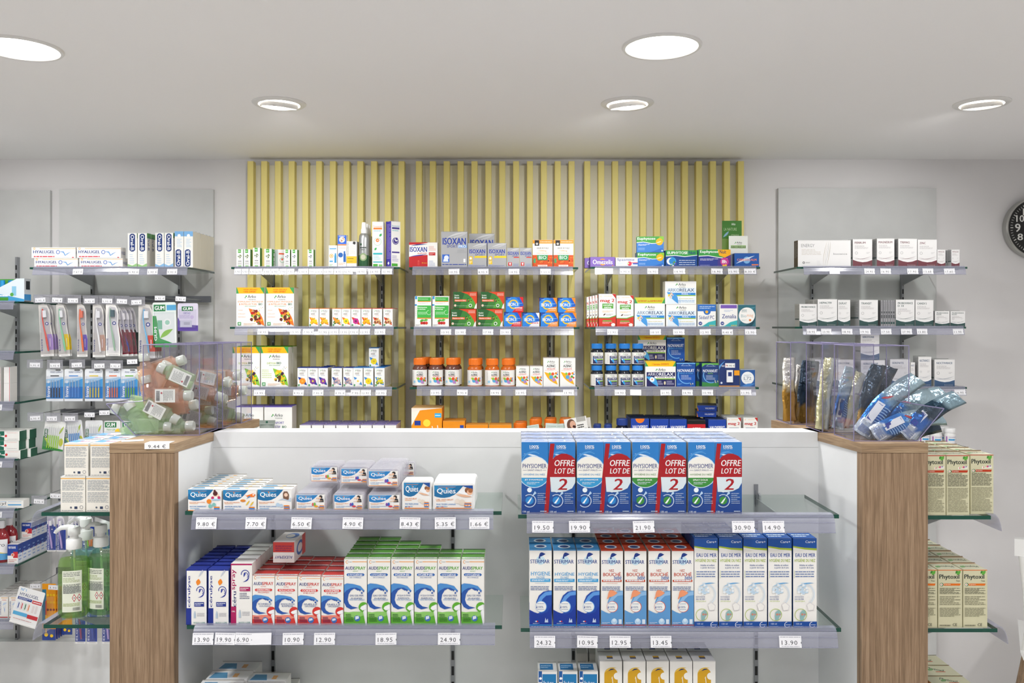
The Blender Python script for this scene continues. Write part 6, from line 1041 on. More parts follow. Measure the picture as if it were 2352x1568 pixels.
for kind, px, py, D, rot, l in [
    ('gr', 352, 979, 1.955, (0, r_(92), 0), 'green gel bottle lying flat along the bin floor, cap inward'), ('gr', 402, 979, 1.962, (0, r_(88), 0), 'green gel bottle lying flat by the bin back wall'), ('gr', 372, 947, 1.958, (0, r_(118), 0), 'green gel bottle with barcode label pointing down inward'),
    ('gr', 318, 960, 1.965, (0, r_(-35), 0), 'green gel bottle leaning towards the scoop'), ('gr', 322, 978, 1.985, (0, r_(60), r_(12)), 'green gel bottle behind the leaning one'), ('gr', 300, 950, 2.0, (0, r_(-70), r_(20)), 'green gel bottle up on the scoop'),
    ('or', 398, 908, 1.955, (0, r_(90), 0), 'orange gel bottle with barcode label lying across the heap'), ('or', 345, 905, 1.962, (0, r_(-14), 0), 'orange gel bottle upright low at the front wall'), ('gr', 404, 860, 1.957, (0, r_(-66), 0), 'green gel bottle with text label near the top'), ('or', 365, 870, 1.966, (0, r_(28), 0), 'orange gel bottle leaning near the top middle'),
    ('or', 336, 855, 1.975, (0, r_(-8), 0), 'orange gel bottle standing high at the front wall'), ('or', 412, 935, 1.99, (0, r_(80), 0), 'orange gel bottle by the back wall under the barcode one'), ('or', 384, 838, 2.0, (0, r_(72), 0), 'orange gel bottle lying on the very top'), ('or', 372, 925, 2.015, (0, r_(40), 0), 'orange gel bottle deep in the heap'), ('or', 350, 885, 2.02, (0, r_(-50), 0), 'orange gel bottle deep behind the front wall'), ('gr', 340, 930, 2.02, (0, r_(100), 0), 'green gel bottle deep in the heap'), ('or', 400, 880, 2.02, (0, r_(100), 0), 'orange gel bottle deep by the back wall')]: put_gel(kind, px, py, D, rot, l)
q = random.Random(5)
for bi, (d0, d1, xb) in enumerate([(2.062, 2.165, -.7075), (2.174, 2.262, -.6985)]):
    for k in range(7):
        D = q.uniform(d0+.022, d1-.022); x = xb-.035-q.random()*.06; z = HB+.02+.016*k
        p = copy_tree(gels['or' if q.random() < .7 else 'gr']); p.matrix_world = Matrix.Translation((x, D, z)) @ Matrix.Rotation(q.uniform(1.2, 1.9), 4, 'Y') @ Matrix.Translation((0, -.0095, -.042))
        p['label'] = 'small gel bottle in the heap of the %s left bin' % ('middle', 'furthest')[bi]; p['group'] = 'gel bottles in the %s left bin' % ('middle', 'furthest')[bi]
# foil pouches in the right bins
def pouch(kind, L_, w_, bend, label, seed):
    q = random.Random(seed); nu, nv = 6, 18; b = MB(); ph = q.uniform(0, 6)
    def pal(u, v):
        if kind == 'blue':
            if v < .16: return '#c4d0dc'
            return '#1f6fc0' if v < .42 else '#2a7ccc' if v < .5 else '#6f98b8' if v < .56 else '#93aab4'
        if kind == 'navy': return '#c4d0dc' if v < .16 else '#1c62b4' if v < .4 else '#1f3a4c' if v < .75 else '#7f98a4'
        if kind == 'gold': return '#b88a3a' if v < .5 else '#d8c8a0' if v < .6 else '#e6e2d8'
        if kind == 'dark': return '#2a3a48' if v > .3 else '#8a6a2a'
        return '#cfd4cc' if u > .5 else '#d8d4a8'
    def pt(u, v, s_):
        x = (u-.5)*w_*(1-.1*v)+L_*bend*1.1*v**2.2; th = .006*math.sin(math.pi*u)*(1.0-.5*v)*s_+.0016*math.sin(5*v*3+ph+u*4); a = bend*v; z = L_*v*math.cos(a*.5); y = L_*v*math.sin(a*.5); return (x, y+th, z+.001*math.sin(9*u+ph))
    for s_ in (-1, 1):
        for j in range(nv):
            for i in range(nu):
                p = [pt(i/nu, j/nv, s_), pt((i+1)/nu, j/nv, s_), pt((i+1)/nu, (j+1)/nv, s_), pt(i/nu, (j+1)/nv, s_)]; b.poly(p if s_ < 0 else p[::-1], pal((i+.5)/nu, (j+.5)/nv))
    t = thing('toothbrush_pouch', label, 'pouch', group='foil pouches in the right bins'); me = b.mesh('foil', FOIL); bm_ = bmesh.new(); bm_.from_mesh(me); bmesh.ops.remove_doubles(bm_, verts=bm_.verts, dist=.00001); bm_.to_mesh(me); bm_.free(); me.polygons.foreach_set('use_smooth', [True]*len(me.polygons)); obj('foil', me, t)
    if kind in ('blue', 'navy'):
        b = MB(); A = Art(b, w_, L_, lambda u, v, l: tuple(Vector(pt(u, v, -1))-Vector((0, .0006+l, 0)))); A.R(.1, .02, .75, .13, '#dfe4ea'); A.L(.14, .03, .7, .12, 6, '#4a6ab0', .4); A.R(.15, .17, .5, .46, '#e8ecf0'); A.R(.2, .2, .45, .28, '#2a3f9a'); A.T('X2', .33, .42, .05, .2, '#2a3f9a', .02, 90); A.L(.55, .2, .92, .44, 7, '#9fc4ea', .4) if kind == 'blue' else None; A.lens(.15, .5, .5, .62, .1, -.1, '#b83038') if seed % 2 else None; b.build('pouch_print', INK, t)
    return t
def place_pouch(kind, px, py, D, L_, w_, tilt, spin, bend, label, seed):
    t = pouch(kind, L_, w_, bend, label, seed); t.matrix_world = Matrix.Translation((PX(px, D), D, PZ(py, D))) @ Matrix.Rotation(spin, 4, 'Z') @ Matrix.Rotation(tilt, 4, 'Y') @ Matrix.Rotation(-.05, 4, 'X')
for a in [('blue', 2008, 1003, 1.852, .165, .036, r_(58), 0, .3, 'blue foil pouch leaning out of the bin, lower', 1), ('navy', 2078, 1003, 1.858, .155, .036, r_(42), 0, .25, 'dark blue foil pouch leaning furthest over the scoop', 2), ('blue', 1980, 1000, 1.868, .19, .04, r_(33), .1, .3, 'blue foil pouch with red mark leaning in the middle', 3), ('blue', 2010, 985, 1.885, .17, .042, r_(48), .1, .3, 'silver blue foil pouch behind the front two', 5), ('dark', 1985, 985, 1.905, .15, .034, r_(8), .2, .2, 'dark foil pouch upright at the bin back', 4), ('blue', 2040, 985, 1.925, .16, .04, r_(38), 0, .4, 'silver foil pouch arching over behind', 7), ('dark', 2000, 990, 1.93, .16, .036, r_(15), .3, .2, 'dark foil pouch in the far corner', 6), ('dark', 2062, 1004, 1.9, .1, .04, r_(60), 0, .2, 'dark foil pouch low under the blue ones', 8),
          ('cream', 1888, 985, 2.0, .17, .03, r_(6), .3, .1, 'cream pouch upright in the middle right bin', 9), ('blue', 1925, 985, 2.03, .16, .036, r_(14), .5, .2, 'blue pouch upright in the middle right bin', 10), ('cream', 1935, 980, 2.06, .15, .036, r_(20), .4, .2, 'pale pouch set back in the middle right bin', 11), ('dark', 1900, 985, 2.07, .14, .034, r_(10), .8, .2, 'dark pouch set back in the middle right bin', 12),
          ('gold', 1815, 966, 2.165, .16, .034, r_(-2), .4, .1, 'gold and white pouch in the furthest right bin', 13), ('dark', 1850, 970, 2.19, .16, .045, r_(4), .3, .1, 'dark blue pouch in the furthest right bin', 14), ('gold', 1834, 968, 2.22, .15, .034, r_(5), .5, .1, 'gold pouch set back in the furthest right bin', 15)]: place_pouch(*a[:5], a[5]*1.3, *a[6:])
# ================================================================ hanging toothbrush wall
HD = 3.56                                            # front of the hooks
def hook_bar(y, x0, x1, n):
    z = PZ(y, 3.80); t = thing('hook_bar', 'grey steel hook bar across the toothbrush board, %s one' % n, 'bar', (0, 3.795, z)); b = MB(); b.box(PX(x0, 3.8), 0, -.014, PX(x1, 3.8), .012, .014); b.build('rail', mat('dark_steel', '#6a6d73', .45, .2), t)
    for u in (210, 411):
        if x0 < u < x1: b = MB(); b.box(PX(u, 3.8)-.008, .012, -.02, PX(u, 3.8)+.008, .025, .02); b.build('bar_bracket', STEEL, t)
for n, (y, xa, xb) in enumerate([(687, 118, 484), (833, 140, 420), (946, 140, 420), (1142, 135, 420), (1310, 130, 420)]): hook_bar(y, xa, xb, ORD[n])
def peg(px, y, txt, wide, what, D=HD):
    z = PZ(y, D); x = PX(px, D); t = thing('peg_hook', 'steel peg hook with %s euro tag %s' % ({True: 'large clear', False: 'small white'}[wide], what) if txt else 'bare steel peg hook '+what, 'hook', (x, D, z)); b = MB(); b.tube([(0, .238, 0), (0, .02, 0), (0, .004, .004)], .0018, 6); b.build('rod', STEEL, t)
    if wide: b = MB(); b.box(-.033, 0, -.03, .033, .0015, .006); b.box(-.033, -.001, .004, .033, .004, .007); b.build('price_holder', clear('holder_plastic', '#f0f0f4', .05, '#d8d8de', .2, .15), t)
    if txt is None: return
    o = obj('price_tag', tag_mesh(txt, .043, .0195), t, (random.uniform(-.003, .003), -.0022, -.026 if wide else -.012)); o.rotation_euler = (0, random.uniform(-.06, .06), 0)
wh = ['over the red toothbrush', 'over the green toothbrush', 'over the orange toothbrush', 'over the white toothbrush', 'over the square patterned toothbrush', 'over the dark red packs', 'over the light blue toothbrush']
for i, (px, y) in enumerate([(95, 680), (131, 680), (168, 681), (208, 682), (245, 682), (279, 683), (315, 685)]): peg(px, y, '6.95 €' if i == 3 else '5.95 €', True, wh[i])
peg(369, 683, '6.95 €', False, 'over the green dental kit'); peg(414.5, 685, '6.95 €', False, 'over the violet dental kit')
for i, (px, y) in enumerate([(80, 829), (126, 830), (177, 829), (228, 831), (264, 831)]): peg(px, y, '5.95 €', True, ('beside the interdental cards', 'over the blue interdental card', 'over the yellow interdental card', 'over the orange interdental card', 'over the green interdental card')[i])
peg(305, 829, '6.95', False, 'above the hidden interdental card'); peg(395, 829, '7.95 €', False, 'seen through the acrylic bin')
for i, (px, y) in enumerate([(81, 951), (121, 952), (161, 952)]): peg(px, y, '6.95 €', True, ('left of the lime brush card', 'over the lime brush card', 'over the blue brush card')[i])
peg(207, 951, '5.95 €', False, 'over the white brush card'); peg(242, 946, '5.95 €', False, 'over the yellow flosser bag'); peg(90, 1142, '4.95 €', True, 'low near the photo edge'); peg(127, 1137, '4.95 €', False, 'next to the small print cartons'); peg(82, 1344, '3.95 €', False, 'left above the yellow kids pack'); peg(124, 1347, '3.95', False, 'right above the yellow kids pack', HD-.02)
for i, px in enumerate((118, 140, 168, 200, 243)): peg(px, 1182, None, False, 'holding the %s navy card of the lower bar' % ORD[i])
for i, px in enumerate((184, 211, 246)): peg(px, 1350, None, False, 'holding the %s long navy card' % ORD[i])
for i, px in enumerate((258, 297)): peg(px, 965, None, False, 'holding the %s flosser bag' % ORD[i])
peg(154, 1344, None, False, 'holding the navy kids card')
def brush_pack(px0, px1, y0, y1, D, hc, sc, label, logo='Inava', cardc='#d5d2cd', tilt=0, brist='#eeeeee', full=None, n=1, group=None):
    """blister card with a toothbrush: card, blister, handle, bristles; copies hang behind"""
    xm = (px0+px1)/2; w_ = (px1-px0)/F*D; h = (y1-y0)/F*D; t = thing('toothbrush_pack', label, 'toothbrush', (PX(xm, D), D, PZ(y1, D)), 0, group); t.rotation_euler = (0, tilt, 0)
    out = [(-w_*.5, 0), (w_*.5, 0), (w_*.5, h*.33), (w_*.42, h*.48), (w_*.36, h*.6), (w_*.38, h*.75), (w_*.34, h*.88), (w_*.16, h*.97), (-w_*.1, h), (-w_*.5, h*.99)]
    b = MB(); b.prism([(x, z) for x, z in out], 'y', .0006, 0, cardc); A = Art(b, w_, h, lambda u, v, l: (-w_/2+u*w_, -l, v*h)); A.R(0, 0, 1, .04, '#f0efec'); A.L(.2, .01, .9, .03, 1, '#999')
    if full: A.R(0, .04, 1, full[0], full[1]); A.P([(0, full[0]), (.8, full[0]), (.7, full[0]+.06), (0, full[0]+.06)], full[1])
    else: A.P([(0, .04), (1, .04), (1, .33), (.86, .46), (0, .46)], '#c6c2bd')
    if sc: A.P([(.58, .12), (1, .12), (1, .33), (.9, .42), (.56, .42)], sc); A.R(.74, .18, .78, .34, '#e9e2ea')
    if logo: A.T(logo, .1 if logo != 'ELGYDIUM' else .16, .22 if logo != 'ELGYDIUM' else .34, .22 if logo != 'ELGYDIUM' else .55, .16, '#24387e' if logo != 'ELGYDIUM' else '#eef0f8', .02, 90)
    A.C(.58, .62, .13, '#2a3f8e'); A.C(.58, .62, .07, '#e8e4ea'); b.build('card', GLOSSINK, t)
    b = MB(); b.tube([(-.12*w_, -.008, h*.9), (-.16*w_, -.009, h*.74), (-.1*w_, -.009, h*.58), (.02*w_, -.009, h*.42), (.12*w_, -.009, h*.25), (.18*w_, -.008, h*.1)], .003, 8, rs=[.003, .0026, .0022, .0034, .0042, .003]); b.build('handle', mat('handle_'+hc.strip('#'), hc, .3), t, True)
    b = MB(); b.box(-.1*w_, -.013, h*.74, .16*w_, -.005, h*.87); b.build('bristles', mat('bristle_'+brist.strip('#'), brist, .7), t)
    b = MB(); p = [(-w_*.34, h*.06), (w_*.4, h*.06), (w_*.4, h*.33), (w_*.3, h*.5), (w_*.3, h*.78), (w_*.16, h*.92), (-w_*.2, h*.94), (-w_*.34, h*.7)]; b.solid([(x*1.04, -.0002, z) for x, z in p], [(x*.9, -.015, h*.5+(z-h*.5)*.97) for x, z in p]); b.build('blister', BLIST, t)
    for k in range(1, n):
        o = copy_tree(t); o.location = t.location+Vector((random.uniform(-.002, .003), .02*k, 0)); tag(o, label.split(', on')[0]+', %s in file' % ORD[k], 'toothbrush', (group or label)+' behind')
brush_pack(94, 124, 697, 818, HD+.01, '#e0402c', '#a288c4', 'red toothbrush pack with lilac strip, on the top hooks', n=3, tilt=-.05); brush_pack(136, 161, 697, 818, HD+.01, '#7fd09a', '#e8c41c', 'green toothbrush pack with yellow strip, on the top hooks', n=2, tilt=-.06); brush_pack(177, 201, 698, 819, HD+.01, '#ee6a1c', '#6a58b4', 'orange toothbrush pack with violet strip, on the top hooks', brist='#e06a4a'); brush_pack(213, 242, 698, 820, HD+.01, '#f2f2f0', '#c09a88', 'white toothbrush pack with brown strip, on the top hooks', n=3)
brush_pack(243, 276, 696, 817, HD+.005, '#9ac0a0', None, 'pale green toothbrush pack with coloured squares, on the top hooks', n=2, cardc='#eceae6', brist='#3a5a62', full=(.1, '#eceae6'), logo='Inava x PANTONE')
for i, (x, c1, c2) in enumerate([(272, '#8a2038', '#7a1f30'), (283, '#2a3f9a', '#8a1f2c'), (292, '#6a1a24', '#7a1f30'), (300, '#3a5a3a', '#2a3a34')]): brush_pack(x, x+24, 704, 818, HD+.03+i*.012, c1, None, '%s childrens toothbrush pack, %s of the dark set' % (('crimson', 'blue and red', 'dark red', 'dark green')[i], ORD[i]), cardc='#d8d4d4', full=(.48, c2), logo=None, tilt=-.1, brist='#e6e2e2')
brush_pack(318, 356, 698, 822, HD+.01, '#6ab8e4', '#d8402c', 'light blue toothbrush pack with red strip, on the top hooks', n=4)
# dental kits
def kit(px0, px1, y0, y1, D, label, draw, base='#e6ece8', bump=True, tilt=0, parts=()):
    w_ = (px1-px0)/F*D; h = (y1-y0)/F*D; t = thing('dental_pack', label, 'dental pack', (PX((px0+px1)/2, D), D, PZ(y1, D))); t.rotation_euler = (0, tilt, 0)
    b = MB(); b.prism(rrect(w_, h, min(w_*.1, .008), 3), 'y', .0008, 0, base); A = Art(b, w_, h, lambda u, v, l: (-w_/2+u*w_, -l, v*h)); draw(A); b.build('card', GLOSSINK, t)
    for (x, z0, z1, c0, c1, r) in parts:
        b = MB(); b.tube([(x*w_, -.0045, z0*h), (x*w_, -.0045, (z0+(z1-z0)*.55)*h)], r, 7, c0); b.tube([(x*w_, -.0045, (z0+(z1-z0)*.56)*h), (x*w_, -.0045, z1*h)], r*.75, 7, c1); b.build('brush', INK, t)
    if bump:
        b = MB(); b.box(-w_*.4, -.011, h*.12, w_*.42, -.0004, h*.78, faces='FLRTD'); b.build('blister', BLIST, t)
    return t
def d_gum1(A): A.R(0, .74, 1, .97, '#dfe9e4'); A.R(.05, .8, .55, .95, '#2f7a4a'); A.T('GUM', .3, .875, .4, .09, '#fff', .03); A.R(.6, .82, 1, .94, '#5aa4d0'); A.P([(0, 0), (1, 0), (1, .05), (.3, .2), (.15, .7), (0, .7)], '#3f9a54'); A.T('GUM', .11, .3, .3, .12, '#fff', .02, 90); A.C(.62, .55, .16, '#f2f4f0'); A.C(.62, .55, .1, '#9fd0b8'); A.lens(.3, .2, .85, .4, .2, -.1, '#8ac04a'); A.R(.2, .4, .4, .6, '#7ab89a')
kit(352, 406, 694, 797, HD+.01, 'green and white dental travel kit beside the violet one', d_gum1, tilt=-.02)
def d_gum2(A): A.P([(0, 0), (1, 0), (1, .2), (.2, .25), (0, .5)], '#5f4a9c'); A.R(.2, .72, .75, .88, '#2f7a4a'); A.T('GUM', .48, .8, .44, .1, '#fff', .03); A.T('ORTHO', .45, .64, .34, .07, '#5a50a8', .01); A.R(.12, .14, .7, .38, '#c4c4d4'); A.R(.3, .22, .6, .32, '#a8a8b8'); A.C(.7, .5, .09, '#c8b8dc'); A.L(.1, .45, .6, .58, 3, '#a89ac8')
kit(408, 455, 696, 760, HD+.01, 'violet and white dental kit hanging last on the top bar', d_gum2, base='#d8d2e4')
def d_inava(cc):
    def f(A): A.R(0, 0, 1, .1, '#dfe4ea'); A.R(0, .08, 1, .5, '#1f7ac8'); A.P([(0, .45), (1, .45), (1, .72), (.3, .6), (0, .62)], '#4aa0dc'); A.P([(0, .56), (.5, .6), (1, .7), (1, .75), (0, .68)], '#a8cfea'); A.T('Inava', .13, .3, .34, .18, '#f4f8fb', .03, 90); A.R(.25, .77, .75, .8, cc); A.T('MONO COMPACT', .6, .9, .7, .05, '#22407a', .01); A.C(.13, .6, .08, '#dfe8f0'); A.R(.55, .95, .85, .98, '#111')
    return f
for i, (a0, a1, cc, nm_) in enumerate([(106, 145.5, '#23252a', 'black'), (148, 190, '#3a8ad8', 'blue'), (195, 236, '#e4c81c', 'yellow'), (242, 277, '#ee6a1c', 'orange'), (278, 316, '#6ab82a', 'green'), (320, 356, '#8a4ab0', 'purple')]):
    kit(a0, a1, 847, 921, HD+.012, 'blue interdental card with four %s brushes' % nm_, d_inava(cc), base='#e8ecf0', parts=[(-.18+.16*k, .12, .66, cc, '#9fb8cc', .0022) for k in range(4)])
def d_gum3(c1):
    def f(A): A.P([(0, 0), (1, 0), (1, .06), (.3, .12), (0, .45)], '#3a8a44' if c1 == '#a8e02a' else '#2f7a6a'); A.P([(0, .45), (.3, .12), (.36, .13), (.05, .5)], '#c8d83a'); A.R(.02, .4, .2, .7, '#2f6a44'); A.T('GUM', .11, .55, .24, .1, '#fff', .03, 90); A.E(.86, .3, .1, .14, '#c8cc3a'); A.lens(.72, .55, .92, .85, .1, -.1, '#b0c83a')
    return f
kit(96, 144, 966, 1034, HD+.01, 'white brush card with six lime green picks, tilted', d_gum3('#a8e02a'), base='#ecedea', tilt=.12, parts=[(-.26+.1*k, .08, .86, '#a8e02a', '#f2f4f0', .002) for k in range(6)]); kit(150, 194, 965, 1030, HD+.02, 'white brush card with blue picks', d_gum3('#3a92d8'), base='#e6e8ea', tilt=-.1, parts=[(-.2+.1*k, .15, .86, '#3a92d8', '#f2f4f0', .002) for k in range(6)]); kit(196, 236, 965, 1030, HD+.02, 'white brush card with pale blue picks', d_gum3('#9fc8e4'), base='#e6e8ea', parts=[(-.25+.1*k, .15, .86, '#bcd8ea', '#f2f4f0', .002) for k in range(6)])
def d_flos(A): A.R(.05, .76, .75, .95, '#2f7a4a'); A.T('GUM', .4, .855, .5, .13, '#fff', .03); A.T('TRAV-LER', .42, .68, .55, .06, '#5aa05a', .01); A.C(.85, .6, .2, '#f0c82a'); A.lens(.75, .3, .95, .6, .1, -.1, '#e0b020')
kit(239, 277, 966, 1030, HD+.02, 'white and green flosser bag with yellow mark', d_flos, bump=False, base='#e4e6e4'); kit(279, 316, 966, 1030, HD+.02, 'white and green flosser bag behind the scoop', d_flos, bump=False, base='#e4e6e4')
for i, (a0, a1, hc, sc) in enumerate([(108, 128, '#b49ad0', None), (130, 151, '#b8a0d4', None), (157, 178, '#8ad02a', '#d8702a'), (189, 212, '#8ad02a', '#d8702a'), (233, 254, '#a890cc', None)]): brush_pack(a0, a1, 1184, 1266, HD+.01, hc, sc, 'navy toothbrush card with %s brush, %s along the lower bar' % ('lilac' if i in (0, 1, 4) else 'lime', ORD[i]), logo='ELGYDIUM', cardc='#e0dee2', full=(.7, '#24409a'), n=2 if i in (2, 3) else 1)
for i, (a0, a1, hc) in enumerate([(173, 196, '#8a2a5a'), (200, 223, '#2a4aa8'), (235, 258, '#b49ad0')]): brush_pack(a0, a1, 1352, 1478, HD+.01, hc, None, 'long navy toothbrush card below the glass, %s from left' % ORD[i], logo='ELGYDIUM', cardc='#dfe0e4', full=(.8, '#24409a'))
def d_kids(A): A.R(0, 0, 1, 1, '#f0a01e'); A.R(0, .0, 1, .2, '#24408e'); A.R(0, .3, .3, .9, '#2f7a9a'); [A.C(.42+.22*(k % 3), .8-.13*(k//3), .09, ('#f8cc2a', '#f4bc1e', '#8a3a3a', '#f6c828')[(k//3) % 4], n=10) for k in range(12)]; A.C(.3, .1, .14, '#f8cc2a'); A.C(.7, .08, .12, '#f8cc2a')
for k in range(5): kit(97+k*5, 128+k*5, 1340+k*2, 1470-k*3, HD+.005+.022*k, 'yellow and navy kids toothbrush card, %s in the file' % ORD[k], d_kids, base='#f0a01e', bump=k == 0, parts=[(-.18, .15, .7, '#f4b81e', '#d8402c', .003)] if k == 0 else ())
kit(142, 166, 1345, 1457, HD+.04, 'navy kids toothbrush card with yellow spots', d_kids, base='#24408e', bump=False)
# ================================================================ small items
# display card leaning at the photo edge
D = 3.47; w_, h = 62/F*D, 82/F*D; t = thing('display_card', 'white tilted advertising card with blue heading at photo edge', 'card', (PX(52, D), D, PZ(1432, D))); t.rotation_euler = (0, .28, 0)
b = MB(); b.prism(rrect(w_, h, .005, 3), 'y', .0008, 0, '#f2f2f2'); A = Art(b, w_, h, lambda u, v, l: (-w_/2+u*w_, -l, v*h)); A.T('N°1', .2, .93, .2, .08, '#4aa4dc', .01); A.T('HYALUGEL', .46, .8, .72, .09, '#23386e', .01); A.R(.06, .64, .6, .72, '#24408c'); A.R(.62, .62, .98, .71, '#c8323c'); A.L(.1, .65, .56, .71, 2, '#dfe6f4', .4); A.L(.65, .64, .95, .69, 1, '#f6dcdc', .6)
for k in range(4): A.R(.1+.13*k, .36, .19+.13*k, .58, ('#dfe4ee', '#e8d8d8', '#d8e4dc', '#f0dcd0')[k]); A.R(.15+.13*k, .4, .18+.13*k, .55, ('#24408c', '#c8323c', '#2a6a4a', '#e07a4a')[k])
A.R(.68, .36, .76, .56, '#e4dcdc'); A.R(.8, .36, .88, .58, '#e4dcdc'); A.P([(.04, .2), (.56, .2), (.6, .25), (.56, .3), (.04, .3)], '#5ab0e0'); A.R(.58, .18, .98, .29, '#c8323c'); A.L(.1, .08, .8, .12, 1, '#d8a0a0'); b.build('card_face', GLOSSINK, t); b = MB(); b.box(-w_/2, -.002, -.006, w_/2, .012, 0); b.build('card_foot', WHITEPL, t)
# counter display of blue sachets at the photo edge
s = SH['f0']; t = thing('sachet_display', 'open card display holding blue sticks at photo edge', 'display box', (PX(14, s['D']), s['D'], s['z']+.0003)); w_ = .15; h = .095
b = MB(); b.box(-w_/2, 0, 0, w_/2, .048, .003, '#dfe6ea'); b.poly([(-w_/2, 0, 0), (w_/2, 0, 0), (w_/2, 0, h), (w_*.3, 0, h), (-w_/2, 0, h*.35)], '#dfeaf2'); A = Art(b, w_, h, lambda u, v, l: (-w_/2+u*w_, -l, v*h)); A.P([(0, 0), (1, 0), (1, .1), (.2, .36), (0, .35)], '#4aa4d8'); A.L(.3, .2, .55, .3, 1, '#f2f6fa', .6); A.R(.3, .04, .56, .18, '#4a9a3a'); A.R(.66, .25, .78, .66, '#8fc8e4'); A.C(.66, .3, .05, '#5aa84a')
b.poly([(w_/2, 0, 0), (w_/2, .048, 0), (w_/2, .048, h), (w_/2, 0, h)], '#d8dce0'); b.poly([(-w_/2, .048, 0), (-w_/2, .048, h), (w_/2, .048, h), (w_/2, .048, 0)], '#5aa84a'); b.build('tray', INK, t); b = MB(); b.box(w_/2+.0003, .012, .05, w_/2+.0006, .04, .085, '#2a2e34'); b.box(w_/2+.0003, .0, .005, w_/2+.0006, .048, .03, '#3a92d0'); b.build('side_print', INK, t)
for k in range(7):
    b = MB(); b.lathe([(.0095, .004), (.0095, .075), (.0085, .085), (.009, .088)], 12, '#2a9ad8', cx=-w_/2+.014+.0195*k, cy=.013+(k % 2)*.022); b.build('stick', GLOSSINK, t, True)
# leaflets and tube behind the ledge
s = SH['c1']; D = s['D']+.06
t = thing('leaflet_stand', 'green card leaflet stand holding white leaflets, top shelf, right bay', 'leaflet holder', (PX(1681, D), D, s['z']+.0003)); w_ = 45/F*D; h = PZ(507, D)-s['z']
b = MB(); b.box(-w_/2, .0, 0, w_/2, .0015, h, '#4a7a2a'); A = Art(b, w_, h, lambda u, v, l: (-w_/2+u*w_, -l, v*h)); A.R(0, .62, 1, 1, '#3f7a2c'); A.R(0, 0, 1, .62, '#7a9a4a'); A.T('Arko', .58, .93, .2, .05, '#eef4e8', .01); A.T('LA NATURE', .42, .82, .66, .06, '#b8d0a0', .0); A.T('STRESS', .66, .68, .4, .06, '#b8d0a0', .0); A.lens(.05, .65, .35, .78, .1, -.15, '#8ab0c8'); b.build('back_card', GLOSSINK, t)
b = MB(); b.box(-w_*.22, -.022, .002, w_*.74, -.018, PZ(543, D)-s['z'], '#eef0ea'); hh = PZ(543, D)-s['z']-.002; A = Art(b, w_*.96, hh, lambda u, v, l: (-w_*.22+u*w_*.96, -.022-l, .002+v*hh)); A.R(.1, .6, .9, .7, '#a8c88a'); arko(A, .5, .78, .4); A.T('ARKORELAX', .5, .64, .8, .07, '#3a4a3a', .01); b.build('leaflets', GLOSSINK, t)
b = MB(); b.box(-w_/2, -.024, 0, w_*.74, .0, .002, '#7a9a4a'); b.build('base_card', INK, t)
s = SH['a4']; D = s['D']-.004; t = thing('cream_tube', 'grey green cream tube crimp rising above the ledge', 'tube', (PX(618, D), D-.03, s['z']+.0003)); b = MB(); n = 16; hh = PZ(963, D)-s['z']
prev = None
for j, (rx, ry, z) in enumerate([(.016, .016, 0), (.017, .017, .012), (.0215, .018, .02), (.026, .014, hh*.5), (.032, .004, hh*.88), (.034, .0012, hh*.9), (.034, .0012, hh)]):
    ring = [(rx*math.cos(2*math.pi*k/n), ry*math.sin(2*math.pi*k/n), z) for k in range(n)]
    if prev:
        for k in range(n): b.poly([prev[k], prev[(k+1) % n], ring[(k+1) % n], ring[k]], '#8a938c' if j > 1 else '#4a5a50')
    prev = ring
b.poly(prev, '#8a938c'); b.build('tube_body', INK, t, True); b = MB(); b.box(-.004, -.0022, hh*.9, .004, -.0016, hh*.97, '#2a5a48'); b.box(-.025, -.005, hh*.83, .025, -.0045, hh*.85, '#5a6a62'); b.build('tube_print', INK, t)
D = 3.46; t = thing('booklet', 'white photo booklet leaning behind the ledge', 'booklet', (PX(1333, D), D, PZ(1030, D))); t.rotation_euler = (0, -.18, 0); w_, h = 52/F*D, 72/F*D; b = MB(); b.box(-w_/2, 0, 0, w_/2, .004, h, '#eceae6'); A = Art(b, w_, h, lambda u, v, l: (-w_/2+u*w_, -l, v*h)); A.E(.3, .78, .2, .2, '#6a4a3c'); A.E(.36, .8, .13, .12, '#d8a890'); A.C(.4, .73, .06, '#3a1a1a'); A.R(.55, .85, .95, 1, '#b0aea8'); A.L(.55, .5, .95, .78, 4, '#3a3a3a', .5); b.build('booklet_cover', GLOSSINK, t)
t = thing('booklet', 'second white booklet leaning beside the navy jars', 'booklet', (PX(1352, D), D+.012, PZ(1030, D))); t.rotation_euler = (0, -.1, 0); b = MB(); b.box(-.02, 0, 0, .02, .006, .125, '#dcd8d2'); A = Art(b, .04, .125, lambda u, v, l: (-.02+u*.04, -l, v*.125)); A.L(.1, .6, .9, .8, 4, '#3a3a3a', .5); b.build('booklet_cover', GLOSSINK, t)
for i, (px, y0) in enumerate([(1232, 975), (1264, 972), (1292, 973)]):
    b = MB(); b.box(-.024, 0, 0, .024, .002, PZ(y0, D)-PZ(1030, D), '#ccd8d2'); A = Art(b, .048, .1, lambda u, v, l: (-.024+u*.048, -l, v*.1)); A.L(.1, .7, .9, .95, 3, '#9fb4ac'); o = b.build('leaflet', GLOSSINK); o.location = (PX(px, D), D+.004*i, PZ(1030, D)); o.rotation_euler = (0, (-.15, .05, -.05)[i], 0); tag(o, 'pale grey green leaflet behind the ledge, %s from left' % ORD[i], 'leaflet', 'pale leaflets behind the ledge')
